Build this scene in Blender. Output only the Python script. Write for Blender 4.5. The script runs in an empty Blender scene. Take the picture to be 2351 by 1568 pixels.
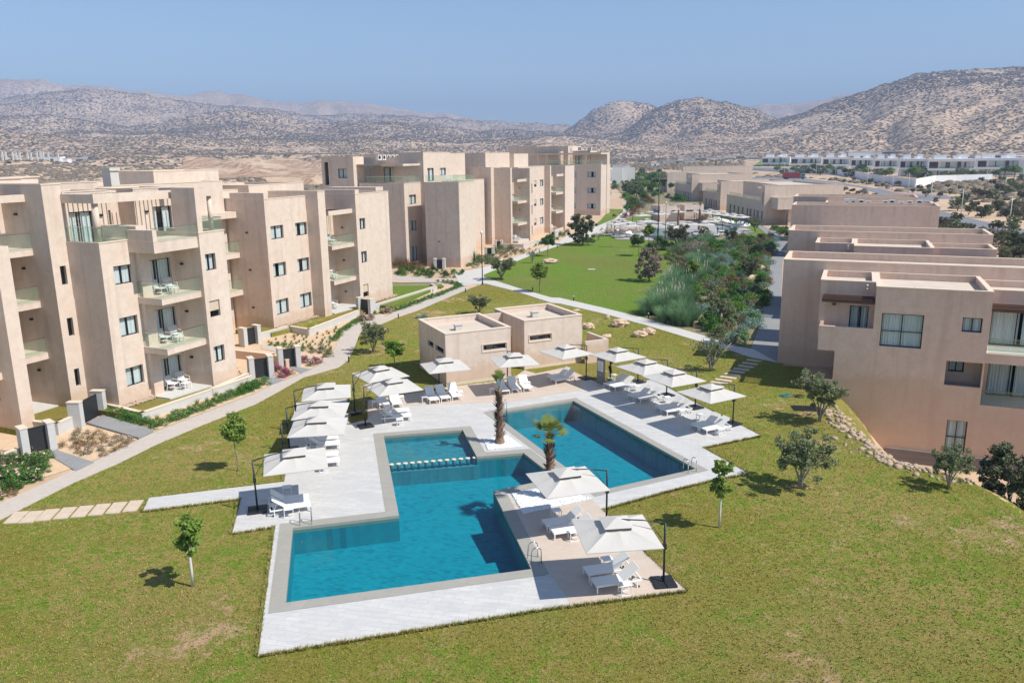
import bpy, bmesh, math, random
import numpy as np
from mathutils import Vector, Matrix
from mathutils.geometry import tessellate_polygon
random.seed(7); np.random.seed(7)
scene = bpy.context.scene
C = scene.collection
sin, cos, PI, R = math.sin, math.cos, math.pi, math.radians

# ---------------------------------------------------------------- camera model (recovered from the photo's vanishing points)
F, CX, CY, H = 1831.7, 1175.5, 784.0, 17.0
PITCH, ROLL = R(13.115), R(-0.7297)
_f = Vector((0, cos(PITCH), -sin(PITCH))); _r = Vector((1, 0, 0)); _u = _r.cross(_f)
CR = _r*cos(ROLL) + _u*sin(ROLL); CU = -_r*sin(ROLL) + _u*cos(ROLL); CF = _f
def ray(p): return CR*((p[0]-CX)/F) - CU*((p[1]-CY)/F) + CF
def at(p, z=0.0):
    d = ray(p); t = (z-H)/d.z
    return Vector((d.x*t, d.y*t, z))
def az(p):
    d = ray(p); return math.atan2(d.x, d.y)
def elev(p):
    d = ray(p); return d.z/math.hypot(d.x, d.y)
def hgt(base, top, zb=0.0):
    b = at(base, zb); d = ray(top); t = math.hypot(b.x, b.y)/math.hypot(d.x, d.y)
    return H + t*d.z - zb
def W(ox, oy, sc): return lambda x, y: (ox*.61224+x*sc, oy*.61224+y*sc)
z1=W(0,500,.25);z2=W(0,1100,.25);z3=W(800,540,.25);z4=W(800,1000,.25);z5=W(1700,500,.25);z6=W(2880,400,.25);z7=W(2880,900,.25)
z8=W(2880,1340,.25);z9=W(1500,1100,.25);z10=W(2100,1100,.25);z11=W(800,1600,.25);z12=W(1800,1600,.25);zp=W(0,1500,.25)
zc=W(1180,540,.15625);ze=W(1740,520,.15625);zr=W(2260,560,.2344);zq=W(2160,700,.2108)
def D(x, y): return (x, y)

# ---------------------------------------------------------------- tagging
def tag(o, label=None, cat=None, group=None, kind=None):
    if label: o['label'] = label
    if cat: o['category'] = cat
    if group: o['group'] = group
    if kind: o['kind'] = kind
    return o
def empty(name, loc=(0,0,0), rz=0.0, label=None, cat=None, group=None):
    o = bpy.data.objects.new(name, None); C.objects.link(o); o.location = loc; o.rotation_euler = (0, 0, rz); o.empty_display_size = .3
    return tag(o, label, cat, group)
ORD = ['first','second','third','fourth','fifth','sixth','seventh','eighth','ninth','tenth','eleventh','twelfth','thirteenth','fourteenth','fifteenth','sixteenth','seventeenth','eighteenth','nineteenth','twentieth']
TENS = ['', '', 'twenty', 'thirty', 'forty', 'fifty', 'sixty', 'seventy', 'eighty', 'ninety']
def ordinal(i):
    if i < 20: return ORD[i]
    n = i+1
    return '%d%s' % (n, 'th' if 10 <= n % 100 <= 20 else {1:'st', 2:'nd', 3:'rd'}.get(n % 10, 'th'))
def copy_tree(o, parent=None, loc=None, rz=None, sc=None):
    c = o.copy(); C.objects.link(c)
    if parent is not None: c.parent = parent
    if loc is not None: c.location = loc
    if rz is not None: c.rotation_euler = (0, 0, rz)
    if sc is not None: c.scale = (sc, sc, sc) if not isinstance(sc, tuple) else sc
    for ch in KIDS.get(o.name, []):
        copy_tree(ch, c)
    if o.name in KIDS: KIDS[c.name] = []
    return c
KIDS = {}

# ---------------------------------------------------------------- mesh builder
class MB:
    def __init__(s): s.v = []; s.f = []; s.m = []
    def quad(s, a, b, c, d, mi=0):
        n = len(s.v); s.v += [tuple(a), tuple(b), tuple(c), tuple(d)]; s.f.append((n, n+1, n+2, n+3)); s.m.append(mi)
    def tri(s, a, b, c, mi=0):
        n = len(s.v); s.v += [tuple(a), tuple(b), tuple(c)]; s.f.append((n, n+1, n+2)); s.m.append(mi)
    def box(s, x0, x1, y0, y1, z0, z1, mi=0):
        n = len(s.v)
        s.v += [(x0,y0,z0),(x1,y0,z0),(x1,y1,z0),(x0,y1,z0),(x0,y0,z1),(x1,y0,z1),(x1,y1,z1),(x0,y1,z1)]
        for q in ((0,3,2,1),(4,5,6,7),(0,1,5,4),(1,2,6,5),(2,3,7,6),(3,0,4,7)):
            s.f.append(tuple(n+i for i in q)); s.m.append(mi)
        return s
    def obox(s, o, ax, ay, hx, hy, z0, z1, mi=0):      # oriented box, centre o (2D), unit axes ax, ay
        n = len(s.v); P = []
        for z in (z0, z1):
            for sx, sy in ((-1,-1),(1,-1),(1,1),(-1,1)):
                P.append((o[0]+ax[0]*hx*sx+ay[0]*hy*sy, o[1]+ax[1]*hx*sx+ay[1]*hy*sy, z))
        s.v += P
        for q in ((0,3,2,1),(4,5,6,7),(0,1,5,4),(1,2,6,5),(2,3,7,6),(3,0,4,7)):
            s.f.append(tuple(n+i for i in q)); s.m.append(mi)
    def tube(s, pts, rad, n=8, cap=True, mi=0):
        pts = [Vector(p) for p in pts]
        rads = rad if isinstance(rad, (list, tuple)) else [rad]*len(pts)
        base = len(s.v); up = Vector((0, 0, 1))
        for i, p in enumerate(pts):
            d = (pts[min(i+1, len(pts)-1)]-pts[max(i-1, 0)]).normalized()
            a = d.cross(up)
            if a.length < .05: a = d.cross(Vector((1, 0, 0)))
            a.normalize(); b = d.cross(a)
            for k in range(n):
                t = 2*PI*k/n; s.v.append(tuple(p+(a*cos(t)+b*sin(t))*rads[i]))
        for i in range(len(pts)-1):
            for k in range(n):
                k2 = (k+1) % n
                s.f.append((base+i*n+k, base+i*n+k2, base+(i+1)*n+k2, base+(i+1)*n+k)); s.m.append(mi)
        if cap:
            s.f.append(tuple(base+k for k in range(n))[::-1]); s.m.append(mi)
            s.f.append(tuple(base+(len(pts)-1)*n+k for k in range(n))); s.m.append(mi)
    def poly(s, pts, z, holes=(), mi=0, zf=None):
        loops = [[Vector((p[0], p[1], 0)) for p in pts]] + [[Vector((p[0], p[1], 0)) for p in h] for h in holes]
        tr = tessellate_polygon(loops); n = len(s.v)
        allp = [p for l in loops for p in l]
        s.v += [(p.x, p.y, zf(p.x, p.y)+z if zf else z) for p in allp]
        for t in tr:
            a, b, c = (allp[i] for i in t)
            if (b-a).cross(c-a).z < 0: t = (t[0], t[2], t[1])
            s.f.append(tuple(n+i for i in t)); s.m.append(mi)
    def prism(s, pts, z0, z1, holes=(), mi=0):
        s.poly(pts, z1, holes, mi)
        for lp in [pts]+list(holes):
            for i in range(len(lp)):
                a = lp[i]; b = lp[(i+1) % len(lp)]
                s.quad((a[0],a[1],z0), (b[0],b[1],z0), (b[0],b[1],z1), (a[0],a[1],z1), mi)
    def build(s, name, mat, parent=None, smooth=False, loc=None):
        me = bpy.data.meshes.new(name); me.from_pydata(s.v, [], s.f)
        for m in (mat if isinstance(mat, (list, tuple)) else [mat]): me.materials.append(m)
        if any(s.m): me.polygons.foreach_set('material_index', s.m)
        if smooth: me.polygons.foreach_set('use_smooth', [True]*len(me.polygons))
        me.update()
        o = bpy.data.objects.new(name, me); C.objects.link(o)
        if parent is not None:
            o.parent = parent; KIDS.setdefault(parent.name, []).append(o)
        if loc is not None: o.location = loc
        return o
def offset_poly(pts, d):
    n = len(pts); area = sum(pts[i][0]*pts[(i+1)%n][1]-pts[(i+1)%n][0]*pts[i][1] for i in range(n))
    sg = 1 if area > 0 else -1; out = []
    for i in range(n):
        p0, p1, p2 = (Vector(pts[(i+k) % n][:2]) for k in (-1, 0, 1))
        d1 = (p1-p0).normalized(); d2 = (p2-p1).normalized()
        n1 = Vector((d1.y, -d1.x))*sg; n2 = Vector((d2.y, -d2.x))*sg
        m = (n1+n2); m = m/max(.3, m.length_squared)*2
        out.append((p1.x+m.x*d, p1.y+m.y*d))
    return out
def np_mesh(name, v, f, mat, parent=None, smooth=False):
    me = bpy.data.meshes.new(name); k = f.shape[1]
    me.vertices.add(len(v)); me.vertices.foreach_set('co', v.astype(np.float32).ravel())
    me.loops.add(f.size); me.loops.foreach_set('vertex_index', f.astype(np.int32).ravel())
    me.polygons.add(len(f)); me.polygons.foreach_set('loop_start', np.arange(0, f.size, k, dtype=np.int32))
    me.polygons.foreach_set('loop_total', np.full(len(f), k, dtype=np.int32))
    if smooth: me.polygons.foreach_set('use_smooth', np.ones(len(f), dtype=bool))
    me.update(calc_edges=True); me.validate(); me.materials.append(mat)
    o = bpy.data.objects.new(name, me); C.objects.link(o)
    if parent is not None: o.parent = parent; KIDS.setdefault(parent.name, []).append(o)
    return o

# ---------------------------------------------------------------- materials
class NT:
    def __init__(s, name):
        s.mat = bpy.data.materials.new(name); s.mat.use_nodes = True; s.t = s.mat.node_tree; s.N = s.t.nodes; s.N.clear()
        s.out = s.N.new('ShaderNodeOutputMaterial'); s.tc = s.N.new('ShaderNodeTexCoord')
    def lk(s, a, b): s.t.links.new(a, b)
    def mapped(s, scale=(1,1,1), rot=(0,0,0), src='Object'):
        m = s.N.new('ShaderNodeMapping'); m.inputs['Scale'].default_value = scale; m.inputs['Rotation'].default_value = rot
        s.lk(s.tc.outputs[src], m.inputs['Vector']); return m.outputs[0]
    def noise(s, scale, detail=3, vec=None, rough=.55, dist=0.0):
        n = s.N.new('ShaderNodeTexNoise'); n.inputs['Scale'].default_value = scale; n.inputs['Detail'].default_value = detail
        n.inputs['Roughness'].default_value = rough; n.inputs['Distortion'].default_value = dist
        s.lk(vec or s.tc.outputs['Object'], n.inputs['Vector']); return n.outputs['Fac']
    def voro(s, scale, vec=None, out='Distance', rnd=1.0, feat='F1'):
        n = s.N.new('ShaderNodeTexVoronoi'); n.feature = feat; n.inputs['Scale'].default_value = scale; n.inputs['Randomness'].default_value = rnd
        s.lk(vec or s.tc.outputs['Object'], n.inputs['Vector']); return n.outputs[out]
    def ramp(s, fac, stops):
        n = s.N.new('ShaderNodeValToRGB'); e = n.color_ramp.elements
        while len(e) < len(stops): e.new(.5)
        for k, (p, c) in enumerate(stops):
            e[k].position = p; e[k].color = (*c, 1) if isinstance(c, (tuple, list)) else (c, c, c, 1)
        s.lk(fac, n.inputs['Fac']); return n.outputs['Color']
    def mix(s, fac, a, b, mode='MIX'):
        n = s.N.new('ShaderNodeMix'); n.data_type = 'RGBA'; n.blend_type = mode
        for sock, v in ((n.inputs['Factor'], fac), (n.inputs[6], a), (n.inputs[7], b)):
            if hasattr(v, 'is_output') or isinstance(v, bpy.types.NodeSocket): s.lk(v, sock)
            else: sock.default_value = v if isinstance(v, (int, float)) else (*v, 1)
        return n.outputs[2]
    def math(s, op, a, b=None, c=None):
        n = s.N.new('ShaderNodeMath'); n.operation = op
        for i, v in enumerate((a, b, c)):
            if v is None: continue
            if isinstance(v, bpy.types.NodeSocket): s.lk(v, n.inputs[i])
            else: n.inputs[i].default_value = v
        return n.outputs[0]
    def bump(s, hgt, strength=.3, dist=.05):
        n = s.N.new('ShaderNodeBump'); n.inputs['Strength'].default_value = strength; n.inputs['Distance'].default_value = dist
        s.lk(hgt, n.inputs['Height']); return n.outputs['Normal']
    def objrand(s):
        n = s.N.new('ShaderNodeObjectInfo'); return n.outputs['Random']
    def pbr(s, col, rough=.8, metal=0, normal=None, spec=.3, trans=0, sub=None):
        b = s.N.new('ShaderNodeBsdfPrincipled')
        if isinstance(col, bpy.types.NodeSocket): s.lk(col, b.inputs['Base Color'])
        else: b.inputs['Base Color'].default_value = (*col, 1)
        if isinstance(rough, bpy.types.NodeSocket): s.lk(rough, b.inputs['Roughness'])
        else: b.inputs['Roughness'].default_value = rough
        b.inputs['Metallic'].default_value = metal; b.inputs['Specular IOR Level'].default_value = spec
        if normal is not None: s.lk(normal, b.inputs['Normal'])
        return b
    def done(s, b): s.lk(b.outputs[0], s.out.inputs['Surface']); return s.mat

def simple(name, col, rough=.6, metal=0, spec=.3, var=.12, scale=3.0, bump=0, bscale=40):
    n = NT(name)
    f = n.noise(scale, 4)
    c = n.mix(f, tuple(x*(1-var) for x in col), tuple(min(1, x*(1+var)) for x in col))
    nm = n.bump(n.noise(bscale, 3), bump, .02) if bump else None
    return n.done(n.pbr(c, rough, metal, nm, spec))
def stucco(name, a, b, dirt):
    n = NT(name)
    big = n.noise(.22, 5, rough=.6); mid = n.noise(1.6, 5, rough=.7, dist=.4)
    c = n.mix(n.ramp(big, [(.35, 0.), (.65, 1.)]), a, b)
    c = n.mix(n.ramp(mid, [(.42, 0.), (.68, .65)]), c, dirt)
    fine = n.noise(9, 4, rough=.7)
    c = n.mix(n.ramp(fine, [(.36, .32), (.55, 0.)]), c, dirt)
    streak = n.noise(1.0, 4, vec=n.mapped((1.6, 1.6, .09)))
    c = n.mix(n.ramp(streak, [(.52, 0.), (.74, .38)]), c, tuple(x*.72 for x in dirt))
    sp = n.N.new('ShaderNodeSeparateXYZ'); n.lk(n.tc.outputs['Object'], sp.inputs[0])
    low = n.math('SUBTRACT', sp.outputs[2], n.math('MULTIPLY', n.noise(1.1, 5, rough=.7), 2.4))
    c = n.mix(n.ramp(low, [(.0, .38), (.45, 0.)]), c, (.52,.34,.21))
    return n.done(n.pbr(c, .9, 0, n.bump(n.noise(14, 6, rough=.7), .35, .012), .15))
def leafmat(name, a, b, c3=None, tr=.25):
    n = NT(name)
    f = n.noise(1.7, 3); r = n.objrand()
    col = n.mix(n.ramp(f, [(.35, 0.), (.65, 1.)]), a, b)
    col = n.mix(n.math('MULTIPLY', r, .45), col, c3 or tuple(x*.6 for x in a))
    fl = n.noise(9, 1); col = n.mix(n.ramp(fl, [(.35, .0), (.75, .5)]), col, tuple(min(1, x*1.7) for x in b))
    p = n.pbr(col, .55, 0, None, .25)
    t = n.N.new('ShaderNodeBsdfTranslucent'); n.lk(col, t.inputs['Color'])
    m = n.N.new('ShaderNodeMixShader'); m.inputs[0].default_value = tr
    n.lk(p.outputs[0], m.inputs[1]); n.lk(t.outputs[0], m.inputs[2])
    return n.done(m)

def lawn_nodes(n, green, olive, straw, bare, bareamt):
    a = n.noise(.085, 5, rough=.6); b = n.noise(.55, 5, rough=.7, dist=.5); c = n.noise(1.9, 6, rough=.75, dist=.9); g = n.noise(5.5, 5, rough=.8, dist=.5); f = n.noise(17, 4, rough=.85)
    col = n.mix(n.ramp(n.math('ADD', n.math('MULTIPLY', a, .6), n.math('MULTIPLY', b, .4)), [(.45, 0.), (.545, 1.)]), olive, green)
    col = n.mix(n.ramp(n.math('ADD', n.math('MULTIPLY', c, .6), n.math('MULTIPLY', a, .4)), [(.475, 0.), (.565, .9)]), col, straw)
    lf = n.noise(.045, 4); col = n.mix(n.ramp(lf, [(.47, 0.), (.60, .6)]), col, tuple(x*.82 for x in straw))
    col = n.mix(n.ramp(g, [(.36, .6), (.50, 0.)]), col, tuple(x*.34 for x in olive))
    col = n.mix(n.ramp(f, [(.40, .5), (.55, 0.)]), col, tuple(x*.35 for x in green))
    col = n.mix(n.ramp(f, [(.54, 0.), (.74, .6)]), col, tuple(min(1, x*1.5) for x in straw))
    bm = n.math('ADD', n.math('MULTIPLY', n.noise(.14, 3), .55), n.math('MULTIPLY', n.noise(1.3, 6, rough=.8), .45))
    col = n.mix(n.ramp(bm, [(bareamt, 0.), (bareamt+.06, .95)]), col, bare)
    hb = n.math('ADD', g, n.math('MULTIPLY', f, .6))
    return n.done(n.pbr(col, .95, 0, n.bump(hb, 1., .10), .08))

M = {}
M['stucco'] = stucco('stucco_beige', (.65,.54,.455), (.695,.59,.505), (.565,.45,.365))
M['stucco_pink'] = stucco('stucco_rose', (.68,.505,.415), (.725,.56,.47), (.60,.425,.34))
M['coping'] = simple('coping_beige', (.68,.57,.45), .85, var=.08)
M['roof'] = simple('roof_screed', (.58,.50,.41), .95, var=.14, scale=.8, bump=.2, bscale=20)
M['white_render'] = simple('white_render', (.82,.82,.82), .85, var=.04)
M['frame'] = simple('dark_aluminium', (.035,.037,.04), .35, .4)
M['wood'] = simple('teak_wood', (.50,.24,.05), .6, var=.25, scale=6)
M['dwood'] = simple('brown_slat_wood', (.10,.052,.035), .6, var=.3, scale=5)
M['pole'] = simple('charcoal_metal', (.045,.05,.055), .4, .5)
M['black'] = simple('black_plastic', (.02,.021,.024), .45, bump=.3)
M['white'] = simple('white_powder_coat', (.80,.80,.80), .4, var=.02)
M['sling'] = simple('pale_sling_mesh', (.50,.49,.475), .7, var=.06, scale=12)
M['sling_w'] = simple('white_sling_mesh', (.80,.80,.79), .7, var=.04, scale=12)
M['steel'] = simple('stainless_steel', (.6,.61,.62), .18, 1.0)
M['pebble'] = simple('white_pebble', (.74,.74,.73), .8, var=.1, scale=8)
M['rock'] = simple('sandstone_boulder', (.60,.44,.32), .9, var=.35, scale=2.2, bump=.8, bscale=5)
M['rubble'] = simple('pale_rubble', (.42,.32,.23), .9, var=.4, scale=1.8, bump=.7, bscale=8)
M['trunk'] = simple('bark_grey', (.30,.26,.22), .9, var=.3, scale=6, bump=.5, bscale=20)
M['trunkw'] = simple('bark_whitewashed', (.62,.60,.56), .9, var=.15, scale=6)
M['palmtrunk'] = simple('palm_boot', (.24,.155,.11), .9, var=.75, scale=9, bump=.5, bscale=25)
M['concrete'] = simple('pale_concrete', (.55,.53,.49), .9, var=.1, scale=1.5)
M['patio'] = simple('patio_tile', (.56,.55,.52), .8, var=.08)
M['teal_stud'] = simple('stud_tile', (.06,.24,.30), .3)
M['studtop'] = simple('stud_top', (.72,.60,.45), .8)
M['flower_red'] = simple('magenta_flower', (.42,.05,.16), .8, var=.4, scale=8)
M['flower_pink'] = simple('pink_flower', (.62,.36,.38), .8, var=.3, scale=8)
M['plume'] = simple('pampas_plume', (.62,.55,.45), .9)
M['asphalt'] = simple('asphalt', (.21,.215,.23), .9, var=.12, scale=.4, bump=.2)
M['red'] = simple('red_paint', (.33,.05,.04), .5)
M['tealpaint'] = simple('teal_paint', (.10,.35,.38), .5)
M['acunit'] = simple('ac_casing', (.66,.65,.62), .6)
M['leaf_bright'] = leafmat('leaf_bright', (.10,.20,.025), (.17,.29,.04))
M['leaf_citrus'] = leafmat('leaf_citrus', (.11,.19,.028), (.19,.29,.05), (.2,.22,.05))
M['leaf_dark'] = leafmat('leaf_dark', (.055,.11,.026), (.105,.185,.045))
M['leaf_olive'] = leafmat('leaf_olive', (.12,.15,.065), (.20,.235,.115), (.20,.21,.12), .25)
M['leaf_silver'] = leafmat('leaf_silver', (.13,.22,.18), (.20,.31,.26), (.11,.21,.15), .1)
M['leaf_rosemary'] = leafmat('leaf_rosemary', (.06,.15,.028), (.11,.24,.045))
M['leaf_brown'] = leafmat('leaf_brown', (.13,.075,.035), (.20,.13,.06), (.09,.09,.03), .1)
M['leaf_grass'] = leafmat('leaf_grass', (.10,.20,.085), (.16,.27,.12), (.11,.21,.13), .25)
M['leaf_straw'] = leafmat('leaf_straw', (.30,.24,.08), (.22,.24,.06), (.3,.26,.14), .2)
M['leaf_dead'] = leafmat('leaf_dead', (.20,.16,.13), (.27,.22,.17), (.16,.13,.1), .1)
M['leaf_tamarisk'] = leafmat('leaf_tamarisk', (.06,.085,.04), (.11,.12,.06), (.13,.10,.07), .1)
M['leaf_palm'] = leafmat('leaf_palm', (.12,.17,.03), (.22,.25,.06))
M['scrub'] = leafmat('desert_scrub', (.14,.11,.07), (.20,.155,.10), (.10,.095,.055), .0)
def glassmat(name, tint, refl=.12, rough=.03, opac=.0):
    n = NT(name)
    t = n.N.new('ShaderNodeBsdfTransparent'); t.inputs['Color'].default_value = (*tint, 1)
    g = n.N.new('ShaderNodeBsdfGlossy'); g.inputs['Roughness'].default_value = rough; g.inputs['Color'].default_value = (1,1,1,1)
    fr = n.N.new('ShaderNodeFresnel'); fr.inputs['IOR'].default_value = 1.5
    gb = n.N.new('ShaderNodeNewGeometry'); m = n.N.new('ShaderNodeMixShader'); n.lk(n.math('MULTIPLY', n.math('ADD', fr.outputs[0], refl), n.math('SUBTRACT', 1.0, gb.outputs['Backfacing'])), m.inputs[0])
    n.lk(t.outputs[0], m.inputs[1]); n.lk(g.outputs[0], m.inputs[2])
    if not opac: return n.done(m)
    d = n.N.new('ShaderNodeBsdfDiffuse'); d.inputs['Color'].default_value = (.50,.62,.54,1)
    m2 = n.N.new('ShaderNodeMixShader'); m2.inputs[0].default_value = opac; n.lk(m.outputs[0], m2.inputs[1]); n.lk(d.outputs[0], m2.inputs[2])
    return n.done(m2)
M['pane'] = glassmat('window_glass', (.84,.90,.90), .04)
M['rail_glass'] = glassmat('railing_glass', (.90,.965,.93), .01, .03, .05)
n = NT('curtain_cloth')
wv = n.noise(7, 2, vec=n.mapped((3, 3, .03)))
M['curtain'] = n.done(n.pbr(n.ramp(wv, [(.3, (.50,.53,.55)), (.65, (.86,.87,.87))]), .9))
n = NT('umbrella_fabric')
wv = n.noise(60, 2, vec=n.mapped((1, 9, 1)))
b_ = n.pbr(n.mix(wv, (.56,.54,.50), (.61,.59,.55)), .85, 0, n.bump(n.noise(3.5, 3, dist=1.0), .22, .05), .1)
t_ = n.N.new('ShaderNodeBsdfTranslucent'); t_.inputs['Color'].default_value = (.55,.5,.43,1)
m_ = n.N.new('ShaderNodeMixShader'); m_.inputs[0].default_value = .12; n.lk(b_.outputs[0], m_.inputs[1]); n.lk(t_.outputs[0], m_.inputs[2])
M['canvas'] = n.done(m_)
M['vent'] = simple('vent_band', (.16,.145,.125), .9)

def tiles(name, w, h, c1, c2, mortar, msize, rot, vein, rough=.55, bumpy=.15, warp=0):
    n = NT(name)
    vec = n.mapped((1,1,1), (0,0,rot))
    br = n.N.new('ShaderNodeTexBrick'); br.inputs['Scale'].default_value = 1; br.inputs['Brick Width'].default_value = w; br.inputs['Row Height'].default_value = h
    br.inputs['Mortar Size'].default_value = msize; br.inputs['Color1'].default_value = (*c1,1); br.inputs['Color2'].default_value = (*c2,1); br.inputs['Mortar'].default_value = (*mortar,1)
    br.inputs['Mortar Smooth'].default_value = .2; br.offset = .5
    n.lk(vec, br.inputs['Vector'])
    v1 = n.noise(.7, 6, vec=n.mapped((1, 2.6, 1), (0,0,rot)), rough=.7, dist=1.2)
    c = n.mix(n.ramp(v1, [(.38, 0.), (.68, vein[1])]), br.outputs['Color'], vein[0])
    v2 = n.noise(.22, 4); c = n.mix(n.ramp(v2, [(.4, 0.), (.7, .35)]), c, tuple(x*.86 for x in c1))
    c = n.mix(n.ramp(n.noise(5, 5, rough=.75), [(.35, .18), (.55, 0.)]), c, tuple(x*.7 for x in c1))
    return n.done(n.pbr(c, rough, 0, n.bump(n.noise(25, 3), bumpy, .01), .3))
PR = -R(12.67)
M['deck'] = tiles('deck_marble', .9, .3, (.62,.605,.575), (.55,.54,.515), (.38,.375,.36), .010, -PR, ((.45,.455,.455), .9))
M['deck_pink'] = tiles('deck_travertine', .9, .3, (.56,.465,.385), (.52,.43,.355), (.47,.385,.32), .006, -PR, ((.60,.52,.45), .6))
M['pool_coping'] = tiles('pool_coping_stone', .6, .6, (.37,.355,.31), (.35,.33,.285), (.28,.27,.235), .008, -PR, ((.31,.30,.265), .6))
M['path'] = tiles('path_pavers', .22, .11, (.54,.48,.42), (.49,.43,.38), (.36,.32,.28), .008, R(25), ((.58,.52,.45), .5), .85)
M['path_grey'] = tiles('grey_pavers', .22, .11, (.26,.265,.27), (.31,.31,.31), (.2,.2,.2), .008, R(25), ((.34,.33,.32), .5), .85)
M['gardenwall'] = tiles('garden_wall_stone', 1.4, .16, (.55,.55,.535), (.50,.50,.49), (.27,.27,.27), .012, 0, ((.46,.46,.45), .6), .85)
# garden wall: horizontal bands follow height, so build the rows on z
n = NT('garden_wall_bands')
sx = n.N.new('ShaderNodeSeparateXYZ'); n.lk(n.tc.outputs['Object'], sx.inputs[0])
row = n.math('FRACT', n.math('MULTIPLY', sx.outputs[2], 6.2))
line = n.ramp(row, [(.0, 1.), (.10, 0.)])
c_ = n.mix(n.noise(1.3, 5, vec=n.mapped((1,1,3)), rough=.7), (.60,.60,.585), (.45,.45,.44))
c_ = n.mix(n.math('MULTIPLY', line, .75), c_, (.22,.22,.22))
M['gardenwall'] = n.done(n.pbr(c_, .85, 0, n.bump(n.noise(12, 4), .3, .01), .2))

# pool tiles (vivid teal mosaic slabs) and water
def pooltile(name, a, b, c):
    n = NT(name)
    vec = n.mapped((1,1,1), (0,0,-PR))
    br = n.N.new('ShaderNodeTexBrick'); br.inputs['Scale'].default_value = 1; br.inputs['Brick Width'].default_value = .5; br.inputs['Row Height'].default_value = .25
    br.inputs['Mortar Size'].default_value = .007; br.inputs['Color1'].default_value = (*a,1); br.inputs['Color2'].default_value = (*b,1); br.inputs['Mortar'].default_value = (*[x*.8 for x in a],1)
    n.lk(vec, br.inputs['Vector'])
    wn = n.N.new('ShaderNodeTexWhiteNoise'); wn.noise_dimensions = '2D'; sc_ = n.N.new('ShaderNodeVectorMath'); sc_.operation = 'MULTIPLY'; sc_.inputs[1].default_value = (3.6, 7.2, 0); n.lk(vec, sc_.inputs[0]); fl_ = n.N.new('ShaderNodeVectorMath'); fl_.operation = 'FLOOR'; n.lk(sc_.outputs[0], fl_.inputs[0]); n.lk(fl_.outputs[0], wn.inputs['Vector'])
    base = n.mix(wn.outputs['Value'], a, b)
    base = n.mix(n.ramp(wn.outputs['Value'], [(.84, 0.), (.88, .5)]), base, tuple(x*.62 for x in b))
    col = n.mix(n.ramp(n.noise(.35, 4, rough=.6), [(.35, 0.), (.7, .35)]), base, c)
    col = n.mix(n.ramp(n.noise(3.0, 4, vec=n.mapped((1,2,1)), rough=.7, dist=.8), [(.4, .35), (.6, 0.)]), col, tuple(x*.6 for x in a))
    return n.done(n.pbr(col, .7))
M['pooltile'] = pooltile('pool_tile_teal', (.010,.33,.405), (.006,.255,.34), (.016,.36,.42))
M['pooltile_s'] = pooltile('pool_tile_shallow', (.08,.33,.38), (.05,.22,.28), (.22,.38,.38))
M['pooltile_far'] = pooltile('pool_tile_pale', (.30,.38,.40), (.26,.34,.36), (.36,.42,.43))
n = NT('pool_water')
t = n.N.new('ShaderNodeBsdfTransparent'); t.inputs['Color'].default_value = (.55,.88,.93,1)
g = n.N.new('ShaderNodeBsdfGlossy'); g.inputs['Roughness'].default_value = .04
wb = n.bump(n.math('ADD', n.noise(2.2, 3, dist=.6), n.math('MULTIPLY', n.noise(7, 2), .35)), .16, .06)
n.lk(wb, g.inputs['Normal'])
fr = n.N.new('ShaderNodeFresnel'); fr.inputs['IOR'].default_value = 1.33; n.lk(wb, fr.inputs['Normal'])
mx = n.N.new('ShaderNodeMixShader'); n.lk(fr.outputs[0], mx.inputs[0]); n.lk(t.outputs[0], mx.inputs[1]); n.lk(g.outputs[0], mx.inputs[2])
M['water'] = n.done(mx)

M['lawn_dry'] = lawn_nodes(NT('lawn_dry'), (.165,.275,.024), (.265,.245,.045), (.40,.30,.105), (.52,.35,.21), .562)
M['lawn_green'] = lawn_nodes(NT('lawn_green'), (.11,.275,.018), (.16,.27,.03), (.26,.245,.075), (.38,.30,.14), .60)
M['bed'] = simple('sandy_bed', (.60,.44,.29), .95, var=.2, scale=2, bump=.6, bscale=12)
M['soil'] = simple('garden_soil', (.25,.21,.115), .95, var=.3, scale=1.2, bump=.6, bscale=12)
n = NT('grass_blades')
ba = n.noise(.085, 5, rough=.6); bb = n.noise(.55, 5, rough=.7, dist=.5); bc = n.noise(1.9, 6, rough=.75, dist=.9)
c_ = n.mix(n.ramp(n.math('ADD', n.math('MULTIPLY', ba, .6), n.math('MULTIPLY', bb, .4)), [(.45, 0.), (.545, 1.)]), (.28,.25,.05), (.165,.285,.026))
c_ = n.mix(n.ramp(n.math('ADD', n.math('MULTIPLY', bc, .6), n.math('MULTIPLY', ba, .4)), [(.475, 0.), (.565, .9)]), c_, (.40,.30,.10))
c_ = n.mix(n.ramp(n.noise(21, 3, rough=.8), [(.44, 0.), (.6, .8)]), c_, (.50,.42,.16))
c_ = n.mix(n.ramp(n.noise(9, 3, rough=.8), [(.38, .8), (.5, 0.)]), c_, (.07,.09,.02))
M['blades'] = n.done(n.pbr(c_, .8, 0, None, .1))
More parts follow.
